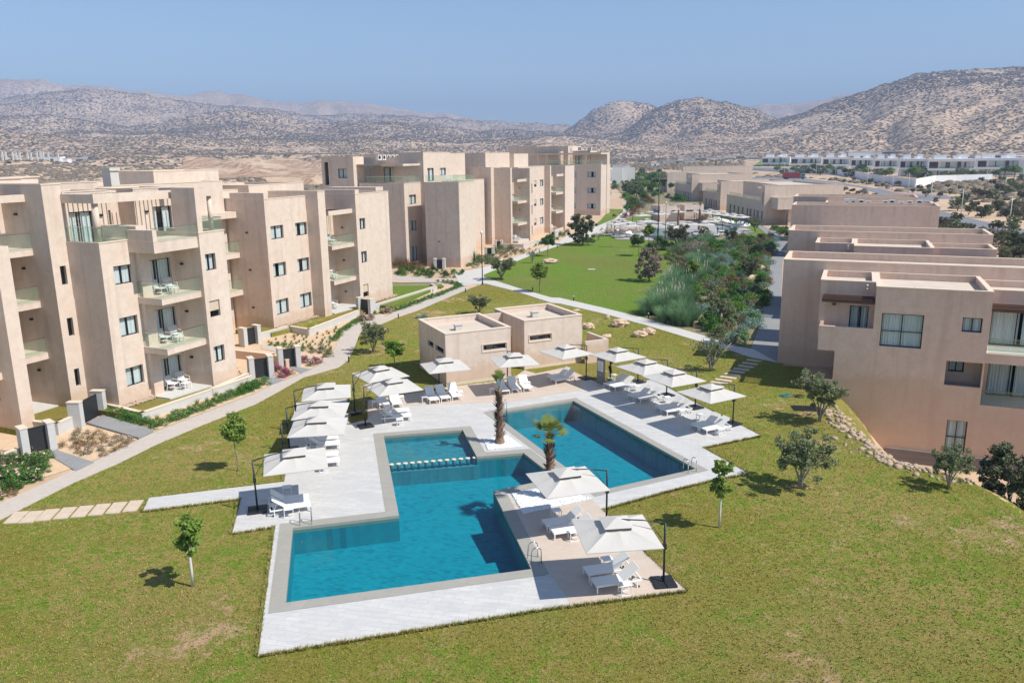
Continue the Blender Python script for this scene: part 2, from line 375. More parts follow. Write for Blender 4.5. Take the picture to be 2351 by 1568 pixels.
# desert ground
n = NT('desert_ground')
big = n.noise(.004, 6, rough=.6); mid = n.noise(.03, 5, rough=.65); fin = n.noise(.4, 5, rough=.7)
c_ = n.mix(n.ramp(big, [(.38, 0.), (.62, 1.)]), (.54,.385,.25), (.66,.49,.335))
c_ = n.mix(n.ramp(mid, [(.45, 0.), (.7, .65)]), c_, (.46,.33,.22))
c_ = n.mix(n.ramp(fin, [(.35, .35), (.6, 0.)]), c_, (.33,.25,.18))
dots = n.voro(.085); dn = n.noise(.006, 4, rough=.6); dens = n.noise(.05, 3)
th = n.math('ADD', n.math('MULTIPLY', dn, .55), n.math('MULTIPLY', dens, .35))
mask = n.ramp(n.math('SUBTRACT', dots, th), [(.0, 1.), (.05, 0.)])
sx = n.N.new('ShaderNodeSeparateXYZ'); n.lk(n.tc.outputs['Object'], sx.inputs[0])
far = n.ramp(n.math('DIVIDE', sx.outputs[1], 4000.), [(.12, 0.), (.30, .75)])
c_ = n.mix(n.math('MULTIPLY', mask, far), c_, (.16,.135,.11))
M['desert'] = n.done(n.pbr(c_, .95, 0, n.bump(n.math('ADD', n.noise(.02, 6), n.math('MULTIPLY', n.noise(.15, 4), .3)), .5, 3.0), .1))
n = NT('bare_cut_slope'); rill = n.noise(.06, 5, vec=n.mapped((3.2,.35,1), (0,0,R(-25))), rough=.7, dist=.8)
M['cut'] = n.done(n.pbr(n.mix(n.ramp(rill, [(.38, 0.), (.62, 1.)]), (.40,.235,.14), (.66,.46,.30)), .95, 0, n.bump(rill, 1., 6.), .1))

M['far_deck'] = simple('far_deck_stone', (.40,.385,.36), .8, var=.15)
# ---------------------------------------------------------------- terrain
def hsh(ix, iy, seed):
    n = (ix.astype(np.int64)*374761393 + iy.astype(np.int64)*668265263 + seed*974711) & 0xffffffff
    n = ((n ^ (n >> 13))*1274126177) & 0xffffffff
    n = n ^ (n >> 16)
    return (n & 0xffff)/65535.0
def vnoise(x, y, seed=0):
    ix = np.floor(x); iy = np.floor(y); fx = x-ix; fy = y-iy; fx = fx*fx*(3-2*fx); fy = fy*fy*(3-2*fy)
    a = hsh(ix, iy, seed); b = hsh(ix+1, iy, seed); c = hsh(ix, iy+1, seed); d = hsh(ix+1, iy+1, seed)
    return (a+(b-a)*fx)*(1-fy)+(c+(d-c)*fx)*fy
def fbm(x, y, o=4, seed=0):
    s = 0; a = .5
    for k in range(o):
        s = s + a*vnoise(x*2**k, y*2**k, seed+k*17); a *= .5
    return s
def smooth(a, b, x):
    t = np.clip((x-a)/(b-a), 0, 1); return t*t*(3-2*t)
# each ridge: distance, front width, crest line drawn as (px, py) of the skyline it makes
RIDGES = [
 (5600, 1500, [(-200,200),(0,188),(100,186),(150,200),(220,199),(300,209),(400,214),(500,208),(560,214),(620,225),(690,234),(730,224),(800,228),(870,238),(950,248),(1050,262),(1130,276),(1250,300),(1500,330),(2600,330)]),
 (5200, 1500, [(-200,340),(1600,330),(1690,250),(1740,236),(1800,235),(1870,233),(1950,212),(2000,210),(2200,250),(2600,300)]),
 (4200, 1500, [(-200,226),(0,222),(60,216),(180,205),(260,209),(330,216),(420,229),(500,238),(560,243),(640,250),(700,262),(760,266),(840,262),(950,269),(1050,276),(1150,282),(1300,289),(1400,305),(1500,330),(2600,330)]),
 (2900, 1100, [(-200,272),(0,262),(100,262),(200,275),(300,290),(380,283),(470,262),(560,256),(640,270),(720,290),(800,284),(900,277),(1000,288),(1100,302),(1200,300),(1300,306),(1400,320),(1500,335),(2600,335)]),
 (1900, 700, [(-200,305),(0,300),(120,310),(240,318),(360,312),(500,322),(620,318),(740,326),(860,318),(960,324),(1060,330),(1200,318),(1300,312),(1420,325),(1500,335),(2600,335)]),
 (2900, 900, [(-200,345),(1220,340),(1290,310),(1330,278),(1365,255),(1400,241),(1440,239),(1500,247),(1530,262),(1600,300),(1700,330),(2600,335)]),
 (2500, 950, [(-200,345),(1300,340),(1440,300),(1500,252),(1560,230),(1610,226),(1680,238),(1740,252),(1790,274),(1850,300),(1950,330),(2600,335)]),
 (2300, 1100, [(-200,345),(1400,345),(1600,322),(1680,302),(1720,292),(1780,274),(1850,255),(1900,237),(1950,220),(1990,205),(2050,180),(2100,161),(2160,153),(2250,150),(2351,145),(2480,140),(2600,150)]),
 (1750, 520, [(-200,345),(1500,345),(1680,330),(1780,316),(1850,305),(1950,302),(2050,308),(2120,322),(2200,318),(2300,300),(2400,285),(2600,280)]),
]
RID = []
for (rk, wk, pts) in RIDGES:
    RID.append((rk, wk, np.array([az(p) for p in pts]), np.array([H + rk*elev(p) for p in pts])))
DROP = []   # filled in below: world polygon of the low ground on the right
def poly_sd(x, y, poly):
    """distance inside the polygon (0 outside)"""
    inside = np.zeros(x.shape, bool); dist = np.full(x.shape, 1e9); n = len(poly)
    for i in range(n):
        ax_, ay_ = poly[i]; bx, by = poly[(i+1) % n]
        cond = ((ay_ > y) != (by > y)) & (x < (bx-ax_)*(y-ay_)/((by-ay_) if by != ay_ else 1e-9)+ax_)
        inside ^= cond
        ex, ey = bx-ax_, by-ay_; t = np.clip(((x-ax_)*ex+(y-ay_)*ey)/(ex*ex+ey*ey+1e-12), 0, 1)
        dist = np.minimum(dist, np.hypot(x-ax_-t*ex, y-ay_-t*ey))
    return np.where(inside, dist, -dist)
def zt(x, y):
    x = np.asarray(x, float); y = np.asarray(y, float)
    r = np.hypot(x, y); a = np.arctan2(x, y)
    left = smooth(.12, -.18, a)
    base = left*(14*smooth(430, 1150, r)) + 8*smooth(600, 1300, r) + 30*smooth(1300, 2600, r)
    und = (fbm(x/150, y/150, 4, 5)-.47)*smooth(380, 800, r)*(22*left+5)
    rav = np.abs(fbm(x/230, y/230, 3, 31)-.47)*2
    und = und - left*13*smooth(.28, .0, rav)*smooth(420, 620, r)*smooth(1400, 1000, r)
    z = base+und
    w1 = (fbm(x/700, y/700, 3, 9)-.47)
    for k, (rk, wk, aa, hh) in enumerate(RID):
        crest = np.interp(a, aa, hh) + (fbm(a*90, a*0+k, 3, k)-.47)*rk*.004
        rr = r + w1*wk*.6
        u = (rr-rk)/wk
        b = np.clip(1-np.abs(u), 0, 1); b = b*b*(3-2*b)*.6+b*.4
        g = fbm(a*rk/150+w1*2.2, r/650, 4, 40+k); g2 = np.abs(fbm(a*rk/260+w1*3+7, r/1500, 3, 60+k)-.47)*3.2
        carve = (g*.35+(1-np.clip(g2, 0, 1))*.6)*4*b*(1-b)
        zz = base + (crest-base)*np.clip(b-.36*carve, 0, 1)
        zz = np.where((crest > base+1) & (b > 0), zz, -1e3)
        z = np.maximum(z, zz)
    if len(DROP):
        sd = poly_sd(x, y, DROP)
        z = np.where(r < 200, z - 4.6*smooth(.0, 5.5, sd), z)
    return z
def zt1(x, y): return float(zt(np.array([x]), np.array([y]))[0])

G1 = R(23.2736)
E1 = Vector((sin(G1), cos(G1), 0)); E2 = Vector((-cos(G1), sin(G1), 0)); GROT = PI/2-G1
def ST(s, t, z=0): v = E1*s+E2*t; return Vector((v.x, v.y, z))

rimpx = [z8(560,470),z8(660,590),z8(760,700),z8(880,800),z8(1000,900),z8(1150,980),z8(1330,1015),z8(1560,1070),z8(1750,1120),z8(1950,1210),z8(2100,1290),z8(2351,1500)]
rim = [tuple(at(p)[:2]) for p in rimpx]
DROP = rim + [(60, 30), (75, 60), tuple(ST(66.9, -30)[:2]), tuple(ST(66.9, 1.5)[:2]), tuple(ST(62.3, 1.2)[:2])]
MAXZ = 17
def terrain():
    aa = np.radians(np.linspace(-64, 64, 719))
    rr = [6.0]
    while rr[-1] < 9500: rr.append(rr[-1]*(1.0135 if rr[-1] > 90 else 1.0115))
    rr = np.array(rr); A_, R_ = np.meshgrid(aa, rr)
    X = R_*np.sin(A_); Y = R_*np.cos(A_); Z = zt(X, Y)
    # the ground is cut out under the pools
    nr, na = X.shape
    v = np.stack([X.ravel(), Y.ravel(), Z.ravel()], 1)
    i = np.arange(nr*na).reshape(nr, na)
    f = np.stack([i[:-1,:-1].ravel(), i[:-1,1:].ravel(), i[1:,1:].ravel(), i[1:,:-1].ravel()], 1)
    ins = (poly_sd(X.ravel(), Y.ravel(), HOLE) > 0).reshape(X.shape)
    keep = ~((ins[:-1,:-1] | ins[1:,:-1] | ins[:-1,1:] | ins[1:,1:]).ravel())
    o = np_mesh('desert_ground', v, f[keep][:, ::-1], M['desert'], smooth=True)
    tag(o, kind='structure')
    return o
# ---------------------------------------------------------------- deck outline and pools (world XY)
def P2(lst, z=0): return [tuple(at(p, z)[:2]) for p in lst]
ZD = .10
deck_out = P2([D(593,1502),D(1250,1396),D(1575,1354),z12(1530,1175),z12(1120,755),z12(1700,592),z12(2150,482),D(1718,1086),z12(2045,190),D(1747,999),
               z10(1240,1000),z10(860,790),z10(400,838),z9(1735,785),z9(1515,680),z9(1250,735),z9(1145,705),z9(1015,790),z9(427,862),z4(1890,1150),z4(1415,1228),z4(1415,1405),D(803,972),
               D(797,915),D(678,925),D(660,1032),D(652,1105),D(342,1142),D(328,1172),D(490,1152),D(553,1144),D(533,1223),D(631.5,1207)], ZD)
poolA = P2([D(656,1383),D(1219.5,1306),D(1132.5,1127),D(1275.5,1097),D(1202,1039.8),D(1094.6,1048.5),D(1062.3,987),D(881,1001),D(916,1183),D(672.3,1212)], ZD)
poolB = P2([D(1373,1127),D(1597,1076),D(1316,920),D(1131,948.5)], ZD)
HOLE = offset_poly(deck_out, -.55)
BIG = [(-75, 14), (60, 14), (80, 40), (80, 72)]
def hfun(x, y): return zt1(x, y)
ground = terrain()

def sheet(name, pts, z, mat, label=None, holes=()):
    m = MB(); m.poly(pts, z, holes); o = m.build(name, mat); tag(o, kind='structure'); return o
# lawn: tessellated on a fine grid where it follows the ground's fall on the right, flat polygon elsewhere
pathL = [D(-60,1224),D(0,1195),D(90,1149),D(170,1109),D(272,1065),D(355,1023.5),D(467,976),D(588,928.5),D(640,900),z4(830,1020),z4(1150,930),z4(1230,870),z4(1290,760),z4(1345,620),z4(1390,550),z4(1540,532),z4(1700,465),z4(1870,410),z4(2100,310),z4(2351,205)]
junc = [D(1110.8,651)]
pathE_lo = [z5(300,1385),z5(560,1450),z5(900,1560),z10(0,98),z10(400,190),z10(800,300),z10(1280,445),z10(1550,522),z10(1750,590),z10(1990,637)]
lawn1 = P2(pathL+junc+pathE_lo) + [tuple(at(D(1800,834))[:2]), tuple(ST(66.7, 4.6)[:2]), tuple(ST(66.7,2.8)[:2]), tuple(ST(62,1.5)[:2])] + [ (p[0], p[1]) for p in rim] + [(46, 22), (40, 12), (-60, 12)]
dl = offset_poly(deck_out, -.25)
sheet('lawn', lawn1, .02, M['lawn_dry'], holes=[dl])
# steep lawn below the rim on the right follows the ground
m = MB()
xs = np.arange(8, 48, .6); ys = np.arange(14, 62, .6)
XX, YY = np.meshgrid(xs, ys); ZZ = zt(XX, YY)+.03; sdv = poly_sd(XX, YY, DROP)
v = np.stack([XX.ravel(), YY.ravel(), ZZ.ravel()], 1); idx = np.arange(XX.size).reshape(XX.shape)
f = np.stack([idx[:-1,:-1].ravel(), idx[:-1,1:].ravel(), idx[1:,1:].ravel(), idx[1:,:-1].ravel()], 1)
kp = ((sdv[:-1,:-1] > -.7) & (sdv[:-1,:-1] < np.where(YY[:-1,:-1] < 34, 16., 3.)) & (np.hypot(XX, YY-0)[:-1,:-1] < 62) & (XX[:-1,:-1] < 34)).ravel()
tag(np_mesh('lower_lawn', v, f[kp], M['lawn_dry'], smooth=True), kind='structure')

# green lawn beyond the crossing path
pathE_hi = [z5(285,1325),z5(600,1425),z5(900,1512),z10(0,45),z10(400,137),z10(800,237),z10(1050,312),z10(1350,400),z10(1550,480),z10(1750,515)]
pathN_r = [z5(280,1300),z5(560,1185),z5(800,1090),z5(1000,1025),z5(1130,985)]
green = P2(pathE_hi+[z10(1800,390),D(1748,728),D(1761,694),D(1768,603),D(1780,568),D(1768,544),D(1737.5,520),D(1660,498),D(1600,485),D(1400,480),D(1380,505)]+pathN_r[::-1])
sheet('green_lawn', green, .022, M['lawn_green'])
# paths
def path(name, poly, mat, z=.05):
    m = MB(); m.prism(poly, -.02, z); o = m.build(name, mat); tag(o, kind='structure'); return o
pathU = [D(-60,1186),D(0,1157),z2(820,1567),z2(1290,1340),z2(1440,1270),D(588,903.5),z4(540,1090),z4(650,1050),z4(900,945),z4(1040,870),z4(1110,760),z4(1195,600),z4(1260,545),z4(1490,470),z4(1600,455),z4(1800,350),z4(2050,250),z4(2290,180)]
path('path_main', P2(pathL + [z4(2351,200)] + pathU[::-1]), M['path'])
path('path_crossing', P2([z5(60,1395),z5(100,1400),z5(270,1385)]+pathE_lo+[z10(1990,560),z10(1770,515)]+pathE_hi[::-1][1:]+[z5(160,1262),z5(0,1270)]), M['concrete'], .056)
path('path_north', P2([z5(160,1262),z5(350,1215),z5(530,1150),z5(680,1100),z5(950,1010),z5(1060,930),z5(1150,905),z5(1330,850),z5(1480,790),z5(1560,720),z5(1555,640),z5(1640,640),z5(1640,730),z5(1540,830),z5(1350,930)]+pathN_r[::-1]+[z5(275,1330)]), M['concrete'], .052)
path('path_west', P2([D(890,632),D(980,638),D(1064,645),D(1070,657),D(980,650),D(890,641)]), M['path'], .048)
path('path_east', P2([z10(1752,505),z10(1800,390),z10(1850,220),z10(1920,0),D(1768,603),D(1780,568),D(1768,544),D(1737.5,520),D(1700,507),D(1706,503),D(1747,517),D(1785,535),D(1806,556),D(1797,603),D(1794,671),z10(2010,560),z10(2000,640)]), M['path_grey'], .062)
# planting beds
sheet('planting_bed', P2([D(1480,729),D(1500,690),D(1530,655),D(1545,615),D(1556,590),D(1556,565),D(1590,548),D(1700,535),D(1775,545),D(1778,570),D(1766,603),D(1758,694),D(1745,728),D(1735,770),D(1722,797),D(1673,792),D(1623,772),D(1548,750)]), .035, M['soil'])
sheet('gravel_bed', P2([D(-60,1150),D(205,1063),D(322,1006),D(360,989),D(588,902),D(625,883),D(652,873),D(715,847),D(750,828),D(767,800),D(788,760),D(820,742),D(862,728),D(890,724),D(940,698),D(1002,673),D(1060,656),D(1060,640),D(1000,640),D(900,630),D(700,640),D(300,760),D(-60,900)]), .030, M['bed'])
sheet('far_bed', P2([z5(0,1265),z5(350,1210),z5(530,1145),z5(680,1095),z5(950,1005),z5(1060,925),z5(1130,900),z5(1100,830),z5(900,900),z5(600,1000),z5(200,1100),z5(-100,1150)]), .033, M['bed'])
sheet('garden_ground', P2([D(1395,520),D(1440,480),D(1436,455),D(1400,420),D(1500,395),D(1640,395),D(1690,440),D(1700,470),D(1600,485),D(1450,500)]), .028, M['soil'])

# ---------------------------------------------------------------- deck
m = MB()
cpA = offset_poly(poolA, .62); cpB = offset_poly(poolB, .5)
grav1 = P2([z9(760,1345),z9(985,1305),z9(1130,1410),z9(805,1440)], ZD); grav2 = P2([z12(285,612),z12(560,570),z12(800,600),z12(1030,662),z12(395,805)], ZD)
m.prism(deck_out, -.15, ZD, holes=[cpA, cpB])
o = m.build('pool_deck', M['deck']); tag(o, kind='structure')
# travertine areas, laid 5 mm proud of the marble
def flush(name, pts, mat, z=ZD+.005):
    m = MB(); m.poly(pts, z); o = m.build(name, mat); tag(o, kind='structure')
flush('travertine_deck', P2([z12(470,1010),z12(555,1210),z12(800,1567),z12(830,1625),D(1575,1353),z12(1525,1178),z12(1118,758),z12(1030,665),z12(395,808),z12(285,640),z12(225,640)], ZD), M['deck_pink'])
flush('travertine_terrace', P2([z9(1145,706),z9(1015,791),z9(427,863),z4(1890,1152),z4(1418,1230),z4(1418,1400),z4(1500,1330),z9(0,1030),z9(600,1010),z9(1000,1000),z9(1400,930),z9(1700,880),z9(1640,820),z9(1735,787),z9(1515,682),z9(1250,737)], ZD), M['deck_pink'])
for nm, g_ in (('pebble_bed', grav1), ('pebble_bed', grav2)):
    m = MB(); m.poly(g_, ZD+.012); o = m.build(nm, M['pebble']); tag(o, kind='structure')
def pebbles(poly, n, label):
    lo = np.min(poly, 0); hi = np.max(poly, 0); ps = np.random.rand(n*3, 2)*(hi-lo)+lo
    ps = ps[poly_sd(ps[:,0], ps[:,1], poly) > .04][:n]
    bm = bmesh.new(); bmesh.ops.create_icosphere(bm, subdivisions=1, radius=1); bv = np.array([v.co[:] for v in bm.verts]); bf = np.array([[v.index for v in f.verts] for f in bm.faces]); bm.free()
    k = len(ps); s = np.random.uniform(.035, .075, (k,1,1))*np.random.uniform(.6, 1.3, (k,1,3)); s[:,:,2] *= .6
    v = bv[None]*s + np.concatenate([ps, np.full((k,1), ZD+.03)], 1)[:,None,:]
    f = (bf[None]+np.arange(k)[:,None,None]*len(bv)).reshape(-1, 3)
    o = np_mesh('white_pebbles', v.reshape(-1,3), f, M['pebble']); tag(o, label, 'pebbles', kind='stuff')
pebbles(grav1, 1500, 'white pebbles around the foot of the taller bare palm between the pools')
pebbles(grav2, 4200, 'white pebbles in the bed beside the lower palm and the nearest parasols')
m = MB(); m.poly(cpA, ZD+.008, [poolA]); 
for lp in (poolA,):
    for i in range(len(lp)):
        a = lp[i]; b = lp[(i+1)%len(lp)]; m.quad((a[0],a[1],-.18),(b[0],b[1],-.18),(b[0],b[1],ZD+.008),(a[0],a[1],ZD+.008))
tag(m.build('pool_coping', M['pool_coping']), kind='structure')
m = MB(); m.poly(cpB, ZD+.008, [poolB])
for i in range(4):
    a = poolB[i]; b = poolB[(i+1)%4]; m.quad((a[0],a[1],-.18),(b[0],b[1],-.18),(b[0],b[1],ZD+.008),(a[0],a[1],ZD+.008))
tag(m.build('pool_coping', M['pool_coping']), kind='structure')
def basin(poly, zb, mat, wz=-.03, step=None):
    m = MB()
    for i in range(len(poly)):
        a = poly[i]; b = poly[(i+1) % len(poly)]
        m.quad((a[0],a[1],zb),(b[0],b[1],zb),(b[0],b[1],-.178),(a[0],a[1],-.178))
    m.poly(poly, zb)
    tag(m.build('pool_basin', mat), kind='structure')
    m = MB(); m.poly(offset_poly(poly, -.003), wz); tag(m.build('pool_water', M['water']), kind='structure')
basin(poolA, -1.25, M['pooltile']); basin(poolB, -1.35, M['pooltile'])
# raised shallow shelf in the first pool, with its row of round posts
studpx = [(z11(1637+ (2335-1637)/11*k, 340-(340-270)/11*k)) for k in range(12)]
stud_all = [D(899+ (1090-899)/12*k, 1064.5-(1064.5-1049)/12*k) for k in range(13)]
sa = at(D(893,1071), -.05); sb = at(D(1100,1055), -.05)
shelf = offset_poly([tuple(sa[:2]), tuple(sb[:2]), poolA[6], poolA[7]], -.004)
m = MB(); m.prism([tuple(sa[:2]), tuple(sb[:2]), poolA[6], poolA[7]][::1], -1.24, -.42)
tag(m.build('pool_shelf', M['pooltile_s']), kind='structure')
for k, p in enumerate(stud_all):
    c = at(p, .02); e = empty('pool_post', (c.x, c.y, -.42), 0, '%s round stone-topped post from the left across the small pool' % ordinal(k), 'pool post', 'round posts dividing the small pool')
    m = MB(); m.tube([(0,0,0),(0,0,.38)], .12, 14); m.build('shaft', M['teal_stud'], e, True)
    m = MB(); m.tube([(0,0,.38),(0,0,.42)], .135, 16); m.build('cap', M['studtop'], e)
# ladders
def ladder(p, dirv, label):
    c = at(p, ZD); t = math.atan2(dirv.y, dirv.x)
    e = empty('pool_ladder', (c.x, c.y, ZD), t, label, 'pool ladder', 'steel pool ladders')
    for s in (-1, 1):
        pts = [(-.42, .27*s, 0), (-.42, .27*s, .55)]
        pts += [(-.21-.21*cos(a), .27*s, .55+.2*sin(a)) for a in np.linspace(.3, PI-.2, 7)]
        pts += [(.02, .27*s, .3), (.06, .27*s, -.9)]
        m = MB(); m.tube(pts, .022, 8); m.build('handrail', M['steel'], e, True)
    for zz in (-.25, -.5, -.75):
        m = MB(); m.box(-.02, .10, -.26, .26, zz, zz+.03); m.build('rung', M['steel'], e)
p2d = (Vector(poolA[0])-Vector(poolA[9])).normalized(); 
inA = Vector((p2d.x, p2d.y, 0))
ladder(z11(850,900), inA, 'steel ladder at the near left pool corner, below the loungers on the left')
ladder(z12(460,1235), Vector((poolA[0][0]-poolA[1][0], poolA[0][1]-poolA[1][1], 0)).normalized(), 'steel ladder on the right edge of the front pool by the nearest parasol')
ladder(z12(1905,395), Vector((poolB[2][0]-poolB[1][0], poolB[2][1]-poolB[1][1], 0)).normalized(), 'steel ladder at the right near corner of the back pool')
ladder(z9(945,1085), Vector((poolB[1][0]-poolB[2][0], poolB[1][1]-poolB[2][1], 0)).normalized(), 'steel ladder at the left corner of the back pool behind the tall palm')

# ---------------------------------------------------------------- parasols
def make_umbrella():
    e = empty('cantilever_parasol', (0,0,0)); KIDS[e.name] = []
    m = MB()
    for sx in (0, 1):
        for sy in (0, 1):
            m.box(-.46+sx*.47, -.01+sx*.47, -.46+sy*.47, -.01+sy*.47, 0, .09)
    b = m.build('base_weight', M['black'], e)
    bv = b.modifiers.new('b', 'BEVEL'); bv.width = .03; bv.segments = 2
    m = MB(); m.tube([(0,0,.05),(0,0,2.62)], .045, 10); m.build('pole', M['pole'], e, True)
    m = MB(); m.box(-.07,.07,-.07,.07,1.5,1.72); m.tube([(-.05,.0,1.6),(-.05,.16,1.6)], .012, 6); m.build('crank', M['pole'], e)
    m = MB(); m.tube([(0,0,2.60),(.9,0,2.80),(2.0,0,2.92)], .028, 8); m.tube([(0,0,1.75),(.62,0,2.70)], .015, 6); m.tube([(2.0,0,2.92),(2.0,0,2.35)], .02, 6); m.build('arm', M['pole'], e, True)
    # canopy: 3 x 3 m, 8 sagging panels, and a raised vent cap
    def roof(cx_, half, zE, zC, sag, name, mat, par, n=6, hole=0):
        m = MB()
        ang = [(-half,-half),(0,-half),(half,-half),(half,0),(half,half),(0,half),(-half,half),(-half,0)]
        for k in range(8):
            a = Vector(ang[k]); b = Vector(ang[(k+1)%8])
            def pt(u, w):
                q = a*(1-w)+b*w; z = zC+(zE-zC)*u - sag*math.sin(PI*u)*(.35+.65*4*w*(1-w)) + (.0 if u < 1 else .05*4*w*(1-w)*(1 if sag else 0))
                return (cx_+q.x*u, q.y*u, z)
            u0 = hole
            for i in range(n):
                for j in range(4):
                    ua = u0+(1-u0)*i/n; ub = u0+(1-u0)*(i+1)/n
                    if ua == 0: m.tri(pt(0,0), pt(ub, j/4), pt(ub, (j+1)/4))
                    else: m.quad(pt(ua,j/4), pt(ub,j/4), pt(ub,(j+1)/4), pt(ua,(j+1)/4))
        return m.build(name, mat, par, False)
    c = roof(2.0, 1.5, 2.33, 2.86, .05, 'canopy', M['canvas'], e, hole=.22)
    m = MB()   # valance hem
    for (x0,y0),(x1,y1) in (((.5,-1.5),(3.5,-1.5)),((3.5,-1.5),(3.5,1.5)),((3.5,1.5),(.5,1.5)),((.5,1.5),(.5,-1.5))):
        m.quad((x0,y0,2.33),(x1,y1,2.33),(x1,y1,2.30),(x0,y0,2.30))
    v = m.build('hem', M['canvas'], c)
    m = MB()
    h0, h1 = .38, .52
    for k in range(4):
        s_ = [(-1,-1),(1,-1),(1,1),(-1,1)]; a = s_[k]; b = s_[(k+1)%4]
        m.quad((2+a[0]*.50,a[1]*.50,2.68),(2+b[0]*.50,b[1]*.50,2.68),(2+b[0]*.50,b[1]*.50,2.80),(2+a[0]*.50,a[1]*.50,2.80))
    m.build('vent', M['vent'], e)
    roof(2.0, .58, 2.79, 2.99, 0, 'vent_cap', M['canvas'], e, n=2)
    for k in range(8):
        a = PI/4*k; r_ = 1.5/max(abs(cos(a)), abs(sin(a)))
        m = MB(); m.tube([(2,0,2.80),(2+r_*.98*cos(a), r_*.98*sin(a), 2.29)], .012, 5, False); m.build('rib', M['pole'], e)
    return e
PROTO_U = make_umbrella()
umb = [  # pole position, canopy direction and a description
 (z11(750,205), 15, 'off-white parasol nearest the left lawn, alone over two loungers by the paved strip'),
 (z4(960,1370), 8, 'nearest of the three overlapping parasols on the left edge of the deck'),
 (z4(985,1225), 8, 'middle one of the three overlapping parasols on the left edge of the deck'),
 (z4(1040,1065), 14, 'farthest of the three overlapping parasols on the left edge of the deck'),
 (z4(1645,1015), 30, 'parasol overlapping another in front of the bright round tree, the nearer of those two'),
 (z4(1535,910), 30, 'parasol overlapping another in front of the bright round tree, the farther of those two'),
 (z9(400,593), -74, 'parasol at the left corner of the pool house'),
 (z9(1050,540), -74, 'parasol in front of the left pool house window, above three loungers'),
 (z9(1525,470), -145, 'parasol in front of the right pool house block'),
 (z10(530,497), -149, 'farthest parasol of the row of four along the right side of the back pool'),
 (z10(790,603), -149, 'second farthest parasol of the row of four along the right side of the back pool'),
 (z10(1050,700), -149, 'second nearest parasol of the row of four along the right side of the back pool'),
 (z10(1395,832), -149, 'nearest parasol of the row of four along the right side of the back pool'),
 (z12(800,385), -162, 'parasol beside the pebble bed between the two pools'),
 (z12(1255,840), -172, 'nearest parasol, over the corner of the pink paving at the front right'),
]
for i, (apx, ang, lab) in enumerate(umb):
    c = at(apx, 2.99+ZD); a = R(ang); x = c.x-2.0*cos(a); y = c.y-2.0*sin(a)
    o = PROTO_U if i == 0 else copy_tree(PROTO_U)
    o.location = (x, y, ZD+.006); o.rotation_euler = (R(random.uniform(-.6,.6)), R(random.uniform(-.8,.5)), a+R(random.uniform(-3,3)))
    tag(o, lab, 'parasol', 'cantilever parasols round the pools')

# ---------------------------------------------------------------- loungers: foot at origin, head towards +x
def make_lounger(sling, ang=38):
    e = empty('sun_lounger', (0,0,0)); KIDS[e.name] = []
    m = MB(); L_ = 1.95; w = .34
    for s in (-1, 1): m.box(0, L_, s*w-.022, s*w+.022, .27, .33)
    m.box(0, .045, -w, w, .271, .329); m.box(L_-.045, L_, -w, w, .271, .329); m.box(1.15, 1.19, -w, w, .272, .315)
    m.build('frame', M['white'], e)
    for (x, s) in ((.02,-1),(.02,1),(1.72,-1),(1.72,1)):
        m = MB(); m.box(x, x+.045, s*w-.023, s*w+.023, 0, .275); m.build('leg', M['white'], e)
    for s in (-1, 1):
        m = MB(); m.tube([(1.80, s*w-.02, .05),(1.80, s*w+.02, .05)], .05, 10); m.build('wheel', M['pole'], e)
    m = MB(); m.box(.03, 1.18, -w+.01, w-.01, .331, .343); m.build('seat', sling, e)
    a = R(ang); m = MB(); bx, bz, bl = 1.18, .335, .80
    def q(u, y, dz): return (bx+u*cos(a)-dz*sin(a), y, bz+u*sin(a)+dz*cos(a))
    for s in (-1, 1): m.tube([q(0, s*.31, 0), q(bl, s*.31, 0)], .017, 6)
    m.tube([q(bl, -.31, 0), q(bl, .31, 0)], .017, 6)
    m.quad(q(.0,-.30,.018), q(bl,-.30,.018), q(bl,.30,.018), q(0,.30,.018)); m.quad(q(.0,-.30,.006), q(0,.30,.006), q(bl,.30,.006), q(bl,-.30,.006))
    b = m.build('backrest', [sling], e)
    m = MB()
    for s in (-1, 1): m.tube([q(bl*.62, s*.26, 0), (1.75, s*.26, .31)], .012, 6)
    m.build('strut', M['white'], e)
    return e
PL = make_lounger(M['sling_w'])
def make_table():
    e = empty('side_table', (0,0,0)); KIDS[e.name] = []
    m = MB(); m.box(-.22, .22, -.2, .2, .40, .425); m.build('table_top', M['white'], e)
    for s in (-1, 1):
        m = MB(); m.box(-.22,-.19, s*.18-.015, s*.18+.015, 0, .40); m.box(.19,.22, s*.18-.015, s*.18+.015, 0, .40); m.box(-.19,.19, s*.18-.014, s*.18+.014, 0, .03); m.build('leg', M['white'], e)
    return e
PT = make_table()
first = {'l': True, 't': True}
def lounger(p, rz, lab):
    c = at(p, ZD) if not isinstance(p, Vector) else p
    o = PL if first['l'] else copy_tree(PL); first['l'] = False
    o.location = (c.x, c.y, ZD+.006); o.rotation_euler = (0, 0, rz+R(random.uniform(-3.5,3.5))); tag(o, lab, 'sun lounger', 'white sun loungers')
def table(p, rz, lab):
    c = at(p, ZD) if not isinstance(p, Vector) else p
    o = PT if first['t'] else copy_tree(PT); first['t'] = False
    o.location = (c.x, c.y, ZD+.006); o.rotation_euler = (0, 0, rz); tag(o, lab, 'side table', 'small white side tables')
